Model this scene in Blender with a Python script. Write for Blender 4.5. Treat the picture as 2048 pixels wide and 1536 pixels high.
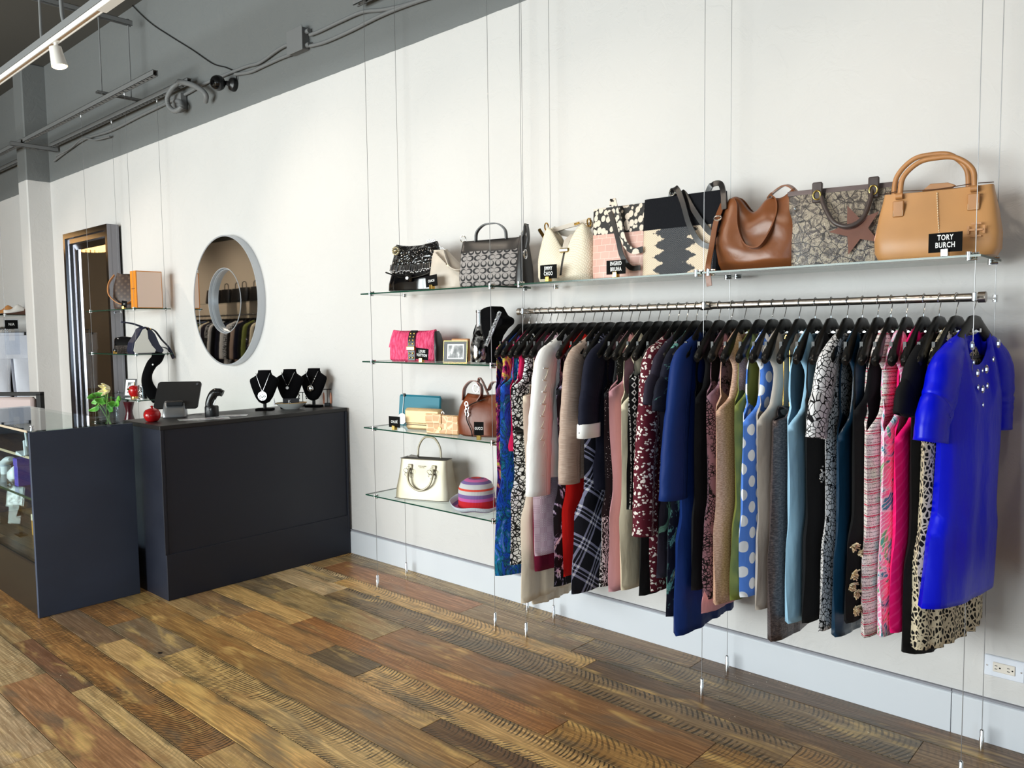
import bpy, bmesh, math, random
from math import sin, cos, pi, radians, sqrt, exp
from mathutils import Vector, Matrix, noise as mnoise
random.seed(7)
SC = bpy.context.scene
COL = SC.collection
for o in list(bpy.data.objects):
    bpy.data.objects.remove(o)

# ------------------------------------------------------------------ camera
# room frame: wall with the racks is y = 0, x runs along it, camera stands at y = -3.165
F_PX = 1571.36
YAW, PIT, ROL = -0.7342845, 0.069408, -0.01198312
CAM = Vector((0, -3.165, 1.5))
_f = Vector((sin(YAW)*cos(PIT), cos(YAW)*cos(PIT), -sin(PIT)))
_r = Vector((cos(YAW), -sin(YAW), 0)); _u = _r.cross(_f)
RV = _r*cos(ROL)+_u*sin(ROL); UV_ = -_r*sin(ROL)+_u*cos(ROL)
cd = bpy.data.cameras.new('camera'); cam = bpy.data.objects.new('camera', cd); COL.objects.link(cam)
cd.sensor_fit = 'HORIZONTAL'; cd.sensor_width = 36; cd.lens = 36*F_PX/2048; cd.clip_start = .05
m3 = Matrix((RV, UV_, -_f)).transposed()
cam.matrix_world = Matrix.Translation(CAM) @ m3.to_4x4()
SC.camera = cam

def at(px, py, x=None, y=None, z=None):
    """measured point of the room: where the sight line of a photo pixel meets a real plane"""
    d = _f*F_PX+RV*(px-1024)-UV_*(py-768)
    if x is not None: t = (x-CAM.x)/d.x
    elif y is not None: t = (y-CAM.y)/d.y
    else: t = (z-CAM.z)/d.z
    return CAM+d*t

# ------------------------------------------------------------------ world, light, exposure
SC.view_settings.view_transform = 'Standard'; SC.view_settings.look = 'None'
SC.view_settings.gamma = 1; SC.view_settings.use_curve_mapping = False
SC.view_settings.exposure = 0.0
W = bpy.data.worlds.new('World'); SC.world = W; W.use_nodes = True
bg = W.node_tree.nodes['Background']; bg.inputs[0].default_value = (.80, .90, 1, 1); bg.inputs[1].default_value = 1.0

def area(name, loc, rot, sx, sy, power, col):
    l = bpy.data.lights.new(name, 'AREA'); l.shape = 'RECTANGLE'; l.size = sx; l.size_y = sy
    l.energy = power; l.color = col
    o = bpy.data.objects.new(name, l); COL.objects.link(o); o.location = loc; o.rotation_euler = rot
    o['kind'] = 'structure'
    return o
# daylight through the shop front behind and to the right of the camera
area('storefront_daylight', (-5.2, -8.72, 1.8), (radians(90), 0, 0), 6.6, 3.3, 1180, (1, .98, 1.0))
area('side_daylight', (4.0, -8.72, 1.75), (radians(90), 0, 0), 3.0, 3.1, 120, (.66, .80, 1))
def spot(loc, tgt, power, size=100, blend=1.0, col=(1, .86, .70), rad=.04):
    l = bpy.data.lights.new('track_lamp_light', 'SPOT'); l.energy = power; l.color = col
    l.spot_size = radians(size); l.spot_blend = blend; l.shadow_soft_size = rad
    o = bpy.data.objects.new('track_lamp_light', l); COL.objects.link(o); o.location = loc
    o.rotation_euler = (Vector(tgt)-Vector(loc)).to_track_quat('-Z', 'Y').to_euler()
    return o

# ------------------------------------------------------------------ colour and node helpers
def C(r, g=None, b=None):
    if g is None: g = b = r
    f = lambda c: (c/255/12.92) if c/255 <= .04045 else ((c/255+.055)/1.055)**2.4
    return (f(r), f(g), f(b), 1)

class G:
    def __init__(s, name, rough=.6, metal=0.0, spec=.5):
        s.m = bpy.data.materials.new(name); s.m.use_nodes = True
        s.t = s.m.node_tree; s.p = s.t.nodes['Principled BSDF']
        s.set('Roughness', rough); s.set('Metallic', metal); s.set('Specular IOR Level', spec)
    def node(s, typ, **kw):
        n = s.t.nodes.new(typ)
        for k, v in kw.items(): setattr(n, k, v)
        return n
    def put(s, sock, v):
        if isinstance(v, bpy.types.NodeSocket): s.t.links.new(v, sock)
        elif v is not None:
            try: sock.default_value = v
            except Exception:
                sock.default_value = (v[0], v[1], v[2])
    def set(s, k, v): s.put(s.p.inputs[k], v); return s
    def uv(s): return s.node('ShaderNodeTexCoord').outputs['UV']
    def obj(s): return s.node('ShaderNodeTexCoord').outputs['Object']
    def pos(s): return s.node('ShaderNodeNewGeometry').outputs['Position']
    def map(s, v, sc=(1, 1, 1), loc=(0, 0, 0), rot=(0, 0, 0)):
        n = s.node('ShaderNodeMapping'); s.put(n.inputs[0], v); s.put(n.inputs[1], loc); s.put(n.inputs[2], rot); s.put(n.inputs[3], sc)
        return n.outputs[0]
    def math(s, op, a, b=0.0, c=None, clamp=False):
        n = s.node('ShaderNodeMath', operation=op, use_clamp=clamp); s.put(n.inputs[0], a); s.put(n.inputs[1], b)
        if c is not None: s.put(n.inputs[2], c)
        return n.outputs[0]
    def sep(s, v):
        n = s.node('ShaderNodeSeparateXYZ'); s.put(n.inputs[0], v); return n.outputs
    def comb(s, x, y, z=0.0):
        n = s.node('ShaderNodeCombineXYZ')
        for i, v in enumerate((x, y, z)): s.put(n.inputs[i], v)
        return n.outputs[0]
    def noise(s, v, scale=5, detail=3, rough=.5, dist=0.0, out='Fac'):
        n = s.node('ShaderNodeTexNoise'); s.put(n.inputs['Vector'], v); s.put(n.inputs['Scale'], scale)
        s.put(n.inputs['Detail'], detail); s.put(n.inputs['Roughness'], rough); s.put(n.inputs['Distortion'], dist)
        return n.outputs[out]
    def vor(s, v, scale=5, feature='F1', rand=1.0, out='Distance'):
        n = s.node('ShaderNodeTexVoronoi', feature=feature); s.put(n.inputs['Vector'], v); s.put(n.inputs['Scale'], scale)
        s.put(n.inputs['Randomness'], rand)
        return n.outputs[out]
    def wave(s, v, scale=5, dist=0.0, detail=2, dscale=1.0, dirn='X', prof='SIN'):
        n = s.node('ShaderNodeTexWave', bands_direction=dirn, wave_profile=prof); s.put(n.inputs['Vector'], v)
        s.put(n.inputs['Scale'], scale); s.put(n.inputs['Distortion'], dist); s.put(n.inputs['Detail'], detail)
        s.put(n.inputs['Detail Scale'], dscale)
        return n.outputs['Fac']
    def ramp(s, f, stops, const=False):
        n = s.node('ShaderNodeValToRGB'); s.put(n.inputs[0], f); cr = n.color_ramp
        if const: cr.interpolation = 'CONSTANT'
        while len(cr.elements) > 1: cr.elements.remove(cr.elements[-1])
        cr.elements[0].position = stops[0][0]; cr.elements[0].color = s.c4(stops[0][1])
        for p, c in stops[1:]:
            e = cr.elements.new(p); e.color = s.c4(c)
        return n.outputs[0]
    @staticmethod
    def c4(c): return (c, c, c, 1) if isinstance(c, (int, float)) else c
    def mix(s, f, a, b, mode='MIX'):
        n = s.node('ShaderNodeMix', data_type='RGBA', blend_type=mode); s.put(n.inputs['Factor'], f)
        s.put(n.inputs['A'], a) if not isinstance(a, tuple) else setattr(n.inputs[6], 'default_value', a)
        s.put(n.inputs['B'], b) if not isinstance(b, tuple) else setattr(n.inputs[7], 'default_value', b)
        if not isinstance(a, tuple): s.t.links.new(a, n.inputs[6])
        if not isinstance(b, tuple): s.t.links.new(b, n.inputs[7])
        return n.outputs[2]
    def step(s, v, lo, hi):
        n = s.node('ShaderNodeMapRange', interpolation_type='SMOOTHSTEP'); s.put(n.inputs[0], v)
        s.put(n.inputs[1], lo); s.put(n.inputs[2], hi); return n.outputs[0]
    def bump(s, h, strength=.3, dist=.002):
        n = s.node('ShaderNodeBump'); s.put(n.inputs['Strength'], strength); s.put(n.inputs['Distance'], dist)
        s.put(n.inputs['Height'], h); s.set('Normal', n.outputs[0]); return s
    def base(s, c): s.set('Base Color', c); return s

MATS = {}
def solid(name, col, rough=.55, metal=0.0, spec=.5, **kw):
    if name in MATS: return MATS[name]
    g = G(name, rough, metal, spec); g.base(col)
    for k, v in kw.items(): g.set(k.replace('_', ' '), v)
    MATS[name] = g.m
    return g.m

def glassmat(name, col=(1, 1, 1, 1), rough=0.0):
    if name in MATS: return MATS[name]
    # thin pane: mostly lets light pass, mirrors at grazing angles
    m = bpy.data.materials.new(name); m.use_nodes = True; t = m.node_tree; t.nodes.clear()
    o = t.nodes.new('ShaderNodeOutputMaterial'); mx = t.nodes.new('ShaderNodeMixShader')
    tr = t.nodes.new('ShaderNodeBsdfTransparent'); gl = t.nodes.new('ShaderNodeBsdfGlossy'); fr = t.nodes.new('ShaderNodeFresnel')
    tr.inputs[0].default_value = col; gl.inputs['Roughness'].default_value = rough; fr.inputs[0].default_value = 1.5
    ge = t.nodes.new('ShaderNodeNewGeometry'); iv = t.nodes.new('ShaderNodeMath'); iv.operation = 'SUBTRACT'; iv.inputs[0].default_value = 1; t.links.new(ge.outputs['Backfacing'], iv.inputs[1])
    ml = t.nodes.new('ShaderNodeMath'); ml.operation = 'MULTIPLY'; t.links.new(fr.outputs[0], ml.inputs[0]); t.links.new(iv.outputs[0], ml.inputs[1])
    t.links.new(ml.outputs[0], mx.inputs[0]); t.links.new(tr.outputs[0], mx.inputs[1]); t.links.new(gl.outputs[0], mx.inputs[2])
    t.links.new(mx.outputs[0], o.inputs[0])
    MATS[name] = m
    return m

# ------------------------------------------------------------------ mesh builder
def catmull(pts, n=6):
    pts = [Vector(p) for p in pts]; out = []
    P = [pts[0]*2-pts[1]]+pts+[pts[-1]*2-pts[-2]]
    for i in range(1, len(P)-2):
        for k in range(n):
            t = k/n; a, b, c, d = P[i-1], P[i], P[i+1], P[i+2]
            out.append(.5*((2*b)+(-a+c)*t+(2*a-5*b+4*c-d)*t*t+(-a+3*b-3*c+d)*t**3))
    out.append(pts[-1])
    return out

class MB:
    def __init__(s): s.v = []; s.f = []; s.uv = []; s.off = None
    def add(s, vs, fs, uvs=None):
        n = len(s.v); s.v += [tuple(p) for p in vs]; s.f += [tuple(i+n for i in q) for q in fs]
        s.uv += list(uvs) if uvs else [(p[0], p[2]) for p in vs]
        return s
    def box(s, lo, hi, rotz=0, at_=None, ch=0.0):
        x0, y0, z0 = lo; x1, y1, z1 = hi
        if ch <= 0:
            vs = [(x, y, z) for z in (z0, z1) for y in (y0, y1) for x in (x0, x1)]
            fs = [(0, 2, 3, 1), (4, 5, 7, 6), (0, 1, 5, 4), (1, 3, 7, 5), (3, 2, 6, 7), (2, 0, 4, 6)]
        else:  # all edges chamfered
            cx, cy, cz = (x0+x1)/2, (y0+y1)/2, (z0+z1)/2; hx, hy, hz = (x1-x0)/2, (y1-y0)/2, (z1-z0)/2
            ch = min(ch, hx*.9, hy*.9, hz*.9)
            bm = bmesh.new(); bmesh.ops.create_cube(bm, size=1)
            for v in bm.verts: v.co = Vector((v.co.x*2*hx, v.co.y*2*hy, v.co.z*2*hz))
            bmesh.ops.bevel(bm, geom=bm.edges[:], offset=ch, segments=1, affect='EDGES', profile=.5)
            bm.verts.index_update()
            vs = [(v.co.x+cx, v.co.y+cy, v.co.z+cz) for v in bm.verts]; fs = [tuple(v.index for v in f.verts) for f in bm.faces]; bm.free()
        if rotz:
            c = at_ or ((x0+x1)/2, (y0+y1)/2); ca, sa = cos(rotz), sin(rotz)
            vs = [(c[0]+(p[0]-c[0])*ca-(p[1]-c[1])*sa, c[1]+(p[0]-c[0])*sa+(p[1]-c[1])*ca, p[2]) for p in vs]
        return s.add(vs, fs)
    def tube(s, pts, r, n=8, ry=None, side=None, cap=True, closed=False, ang=0):
        """r may be a number or list; ry = radius along 'side' cross direction; side = reference vector"""
        pts = [Vector(p) for p in pts]; N = len(pts); rings = []
        up = Vector(side) if side is not None else None
        prev = None
        for i, p in enumerate(pts):
            if closed: t = pts[(i+1) % N]-pts[i-1]
            else: t = pts[min(i+1, N-1)]-pts[max(i-1, 0)]
            if t.length < 1e-9: t = Vector((0, 0, 1))
            t.normalize()
            if up is not None: a = up-t*up.dot(t)
            elif prev is None: a = Vector((1, 0, 0)) if abs(t.x) < .9 else Vector((0, 1, 0)); a = a-t*a.dot(t)
            else: a = prev-t*prev.dot(t)
            if a.length < 1e-6: a = prev if prev is not None else Vector((0, 1, 0)).cross(t)
            a.normalize(); prev = a; b = t.cross(a)
            r1 = r[i] if isinstance(r, (list, tuple)) else r
            r2 = (ry[i] if isinstance(ry, (list, tuple)) else ry) if ry is not None else r1
            rings.append([p+a*r1*cos(2*pi*k/n+ang)+b*r2*sin(2*pi*k/n+ang) for k in range(n)])
        vs = [v for R in rings for v in R]; fs = []
        M = N if closed else N-1
        for i in range(M):
            j = (i+1) % N
            for k in range(n): fs.append((i*n+k, i*n+(k+1) % n, j*n+(k+1) % n, j*n+k))
        L = 0; uvs = []
        for i in range(N):
            if i: L += (pts[i]-pts[i-1]).length
            rr = r[i] if isinstance(r, (list, tuple)) else r
            uvs += [(2*pi*rr*k/n, L) for k in range(n)]
        if cap and not closed:
            fs.append(tuple(range(n-1, -1, -1))); fs.append(tuple((N-1)*n+k for k in range(n)))
        return s.add(vs, fs, uvs)
    def strap(s, pts, w, t, side):
        """flat strap: width w along 'side', thickness t"""
        return s.tube(pts, w/2*1.414, 4, ry=t/2*1.414, side=side, ang=pi/4)
    def cyl(s, c, r, h, n=16, r2=None, axis='z', cap=True):
        c = Vector(c); r2 = r if r2 is None else r2
        d = {'x': Vector((1, 0, 0)), 'y': Vector((0, 1, 0)), 'z': Vector((0, 0, 1))}[axis]
        return s.tube([c, c+d*h], [r, r2], n, cap=cap)
    def lathe(s, prof, c=(0, 0, 0), n=24, cap0=True, cap1=True, sx=1, sy=1):
        vs = []; fs = []; uvs = []
        for i, (r, z) in enumerate(prof):
            for k in range(n):
                a = 2*pi*k/n; vs.append((c[0]+r*cos(a)*sx, c[1]+r*sin(a)*sy, c[2]+z)); uvs.append((k/n, z))
        for i in range(len(prof)-1):
            for k in range(n): fs.append((i*n+k, i*n+(k+1) % n, (i+1)*n+(k+1) % n, (i+1)*n+k))
        if cap0: fs.append(tuple(range(n-1, -1, -1)))
        if cap1: fs.append(tuple((len(prof)-1)*n+k for k in range(n)))
        return s.add(vs, fs, uvs)
    def loft(s, rows, n=40, p=3.5, cap0=True, cap1=True, wr=0.0, seed=0, wf=14):
        """superellipse sections: row = (z, halfwidth, halfdepth, cx=0, cy=0, sag=0)"""
        vs = []; fs = []; uvs = []
        for i, row in enumerate(rows):
            z, hw, hd = row[:3]; cx = row[3] if len(row) > 3 else 0; cy = row[4] if len(row) > 4 else 0; sg = row[5] if len(row) > 5 else 0
            for k in range(n):
                a = 2*pi*(k+.5)/n; ca, sa = cos(a), sin(a)
                x = hw*math.copysign(abs(ca)**(2/p), ca); y = hd*math.copysign(abs(sa)**(2/p), sa)
                q = Vector((cx+x, cy+y, z-sg*max(0, 1-(x/hw)**2)))
                if wr:
                    d = mnoise.noise(Vector((q.x*wf+seed, q.y*wf, q.z*wf*.8)))+.5*mnoise.noise(Vector((q.x*wf*2.3, q.y*wf*2.3+seed, q.z*wf*2)))
                    nrm = Vector((ca*hd, sa*hw, 0)).normalized(); q += nrm*d*wr
                vs.append(q); uvs.append((q.x if sa < 0 else 2*hw-q.x, q.z))
        for i in range(len(rows)-1):
            for k in range(n): fs.append((i*n+k, i*n+(k+1) % n, (i+1)*n+(k+1) % n, (i+1)*n+k))
        if cap0: fs.append(tuple(range(n-1, -1, -1)))
        if cap1: fs.append(tuple((len(rows)-1)*n+k for k in range(n)))
        return s.add(vs, fs, uvs)
    def grid(s, fn, nu, nv, uvf=None):
        vs = []; fs = []; uvs = []
        for j in range(nv+1):
            for i in range(nu+1):
                q = fn(i/nu, j/nv); vs.append(q); uvs.append(uvf(i/nu, j/nv) if uvf else (q[0], q[2]))
        for j in range(nv):
            for i in range(nu):
                a = j*(nu+1)+i; fs.append((a, a+1, a+nu+2, a+nu+1))
        return s.add(vs, fs, uvs)
    def poly(s, pts2, d0, d1, plane='xz'):
        """extruded polygon; plane xz extrudes along y, yz along x, xy along z"""
        f = {'xz': lambda a, b, d: (a, d, b), 'yz': lambda a, b, d: (d, a, b), 'xy': lambda a, b, d: (a, b, d)}[plane]
        n = len(pts2); vs = [f(a, b, d0) for a, b in pts2]+[f(a, b, d1) for a, b in pts2]
        fs = [tuple(range(n)), tuple(range(2*n-1, n-1, -1))]+[(i, i+n, (i+1) % n+n, (i+1) % n) for i in range(n)]
        return s.add(vs, fs)
    def ball(s, c, r, sx=1, sy=1, sz=1, n=12, m=8):
        vs = []; fs = []
        for j in range(m+1):
            t = pi*j/m
            for k in range(n):
                a = 2*pi*k/n; vs.append((c[0]+r*sx*sin(t)*cos(a), c[1]+r*sy*sin(t)*sin(a), c[2]-r*sz*cos(t)))
        for j in range(m):
            for k in range(n): fs.append((j*n+k, j*n+(k+1) % n, (j+1)*n+(k+1) % n, (j+1)*n+k))
        return s.add(vs, fs)
    def xf(s, M):
        s.v = [tuple(M @ Vector(p)) for p in s.v]; return s
    def build(s, name, m, parent=None, smooth=True, merge=1e-5, angle=40, solidify=0, subsurf=0, bevel=0):
        me = bpy.data.meshes.new(name); me.from_pydata(s.v, [], s.f)
        ul = me.uv_layers.new(name='UVMap'); lv = [0]*len(me.loops); me.loops.foreach_get('vertex_index', lv)
        buf = []
        for i in lv: buf += s.uv[i][:2]
        ul.data.foreach_set('uv', buf)
        bm = bmesh.new(); bm.from_mesh(me)
        if merge: bmesh.ops.remove_doubles(bm, verts=bm.verts, dist=merge)
        bmesh.ops.recalc_face_normals(bm, faces=bm.faces)
        for f in bm.faces: f.smooth = smooth
        if smooth:
            ca = radians(angle)
            for e in bm.edges:
                if len(e.link_faces) == 2 and e.calc_face_angle(0) > ca: e.smooth = False
        bm.to_mesh(me); bm.free()
        me.materials.append(m)
        o = bpy.data.objects.new(name, me); COL.objects.link(o)
        if parent: o.parent = parent
        if bevel:
            b = o.modifiers.new('bevel', 'BEVEL'); b.width = bevel; b.segments = 2; b.limit_method = 'ANGLE'
        if solidify:
            q = o.modifiers.new('thick', 'SOLIDIFY'); q.thickness = solidify; q.offset = 0
        if subsurf:
            q = o.modifiers.new('sub', 'SUBSURF'); q.levels = q.render_levels = subsurf
        return o

def tag(o, label=None, cat=None, group=None, kind=None):
    if label: o['label'] = label
    if cat: o['category'] = cat
    if group: o['group'] = group
    if kind: o['kind'] = kind
    return o
def thing(name, label, cat, loc=(0, 0, 0), rz=0, group=None, rx=0):
    o = bpy.data.objects.new(name, None); COL.objects.link(o); o.location = loc; o.rotation_euler = (rx, 0, rz)
    o.empty_display_size = .05
    return tag(o, label, cat, group)
def struct(o): o['kind'] = 'structure'; return o
def kids(o): return [c for c in bpy.data.objects if c.parent == o]
def copy_tree(src, loc, rz=0, label=None, _ch={}):
    r = src.copy(); COL.objects.link(r); r.location = loc; r.rotation_euler = (0, 0, rz)
    if label: r['label'] = label
    if src.name not in _ch: _ch[src.name] = [(c, kids(c)) for c in kids(src)]
    for c, gs in _ch[src.name]:
        d = c.copy(); COL.objects.link(d); d.parent = r
        for g in gs:
            e = g.copy(); COL.objects.link(e); e.parent = d
    return r
def text(body, size, m, parent, loc, rot, sx=.62, depth=.0004, offset=.012, name='lettering', align='CENTER'):
    cu = bpy.data.curves.new('t', 'FONT'); cu.body = body; cu.size = size; cu.extrude = depth; cu.offset = size*offset*1.0
    cu.align_x = align; cu.align_y = 'CENTER'; cu.resolution_u = 3; cu.space_line = .78; cu.space_character = 1.12
    ob = bpy.data.objects.new('t', cu); COL.objects.link(ob)
    dg = bpy.context.evaluated_depsgraph_get(); me = bpy.data.meshes.new_from_object(ob.evaluated_get(dg))
    bpy.data.objects.remove(ob); bpy.data.curves.remove(cu)
    me.transform(Matrix.Diagonal((sx, 1, 1, 1))); me.materials.clear(); me.materials.append(m); me.name = name
    o = bpy.data.objects.new(name, me); COL.objects.link(o); o.parent = parent; o.location = loc; o.rotation_euler = rot
    return o
LAMP_W = 24
# ------------------------------------------------------------------ common materials
CHROME = solid('chrome', C(225, 226, 228), .18, 1.0)
STEEL = solid('brushed_steel', C(165, 160, 155), .32, 1.0)
GOLD = solid('gold_metal', C(212, 170, 90), .22, 1.0)
BRASS = solid('brass', C(190, 165, 95), .3, 1.0)
SILVER = solid('silver', C(205, 205, 208), .2, 1.0)
BLACKP = solid('black_plastic', C(18, 18, 20), .35)
WHITEP = solid('white_card', C(235, 235, 235), .5)
BLACKC = solid('black_card', C(5, 5, 6), .8, spec=.15)
VELVET = solid('black_velvet', C(6, 6, 8), .95, spec=.1)
GREYP = solid('grey_paint_metal', C(116, 117, 118), .55)
GLASS = glassmat('clear_glass', (.93, .975, .96, 1))
GEDGE = solid('glass_edge', C(20, 62, 48), .15)
ACRYL = glassmat('clear_acrylic', (.97, .97, .98, 1))
WIRE = solid('steel_cable', C(150, 150, 152), .4, .8)
MIRROR = solid('mirror', C(235, 235, 235), .02, 1.0)

def wallmat(name, low, high, zsplit=3.19):
    g = G(name, .62, spec=.35); p = g.pos(); z = g.sep(p)[2]
    wob = g.math('MULTIPLY', g.math('SUBTRACT', g.noise(p, 9, 2), .5), .008)
    f = g.math('GREATER_THAN', g.math('ADD', z, wob), zsplit)
    n1 = g.noise(p, 1.3, 3)
    lowv = g.mix(g.step(n1, .3, .75), low, tuple(c*.965 for c in low[:3])+(1,))
    g.base(g.mix(f, lowv, high))
    g.set('Roughness', g.ramp(f, [(0, .58), (1, .7)]))
    pm = g.map(p, (1, 1, 1.0)); a = g.noise(pm, 7, 5, .62, .9); b = g.step(g.vor(g.noise(pm, 3.2, 3, out='Color'), 6), .1, .5)
    c = g.noise(pm, 45, 2)
    h = g.math('ADD', g.math('MULTIPLY', g.step(a, .46, .60), 1.0), g.math('MULTIPLY', c, .12))
    h = g.math('ADD', h, g.math('MULTIPLY', b, .5))
    g.bump(h, .22, .004)
    return g.m
WALLM = wallmat('plaster_wall', C(207, 204, 202), C(112, 114, 114))
TANW = wallmat('far_plaster', C(214, 200, 180), C(96, 92, 84))
CEILM = solid('ceiling_paint', C(84, 82, 78), .8)

# ------------------------------------------------------------------ shell
XL, XR, YF, ZC = -17.0, 6.0, -8.5, 4.45
struct(MB().box((XL, 0, -.02), (XR, .15, ZC+.1)).build('wall_back', WALLM, smooth=False))
struct(MB().box((XL-.15, YF-.2, -.02), (XL, .15, ZC+.1)).build('wall_left', TANW, smooth=False))
struct(MB().box((XR, YF-.2, -.02), (XR+.15, .15, ZC+.1)).build('wall_right', WALLM, smooth=False))
struct(MB().box((XL, YF-.2, ZC), (XR, .15, ZC+.1)).build('ceiling', CEILM, smooth=False))
# shop front: piers, sill and lintel around two window openings
wf = MB()
OPEN = ((-8.55, -1.85), (2.45, 5.55))
edges_ = [XL]+[e for o in OPEN for e in o]+[XR]
for a, b in zip(edges_[::2], edges_[1::2]): wf.box((a, YF-.15, 0), (b, YF, ZC))
for a, b in OPEN: wf.box((a, YF-.15, 0), (b, YF, .18)); wf.box((a, YF-.15, 3.5), (b, YF, ZC))
struct(wf.build('wall_front', TANW, smooth=False))
for i, (a, b) in enumerate(OPEN):
    w = bpy.data.objects.new('window_%d' % (i+1), None); COL.objects.link(w); struct(w)
    f = MB(); n = (4, 2)[i]
    for k in range(n+1):
        x = a+(b-a)*k/n; f.box((x-.03, YF-.10, .18), (x+.03, YF-.02, 3.5))
    f.box((a, YF-.1, .18), (b, YF-.02, .24)); f.box((a, YF-.1, 3.44), (b, YF-.02, 3.5))
    f.build('window_frame', BLACKP, w, smooth=False)
    for k in range(n):
        x0, x1 = a+(b-a)*k/n+.03, a+(b-a)*(k+1)/n-.03
        MB().box((x0, YF-.07, .24), (x1, YF-.06, 3.44)).build('pane', GLASS, w, smooth=False)
# partition opposite the till, seen only in the mirrors
struct(MB().box((XL, -4.45, 0), (-10.2, -4.3, ZC)).build('wall_partition', TANW, smooth=False))
# pilaster on the wall by the tall mirror
pc = MB().box((-10.02, -.235, 0), (-9.74, .02, ZC), ch=.012); struct(pc.build('wall_pilaster', WALLM, smooth=False))

# baseboard in boards
bb = bpy.data.objects.new('baseboard_back', None); COL.objects.link(bb); struct(bb)
BBM = solid('baseboard_paint', C(208, 211, 217), .4)
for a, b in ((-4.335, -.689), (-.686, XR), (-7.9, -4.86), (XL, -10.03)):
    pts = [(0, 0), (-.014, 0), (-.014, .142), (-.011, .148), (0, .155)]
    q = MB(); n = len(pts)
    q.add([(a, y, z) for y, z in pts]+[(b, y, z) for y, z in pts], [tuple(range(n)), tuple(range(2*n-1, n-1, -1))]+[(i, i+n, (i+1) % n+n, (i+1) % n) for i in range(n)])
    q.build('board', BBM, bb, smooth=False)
    if a > -4.4: MB().box((a, -.0125, .1535), (b, 0, .162)).build('shade_strip', solid('grey_shade_line', C(142, 142, 150), .6), bb, smooth=False)  # shade line along the board top, painted as a darker grey strip

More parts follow.
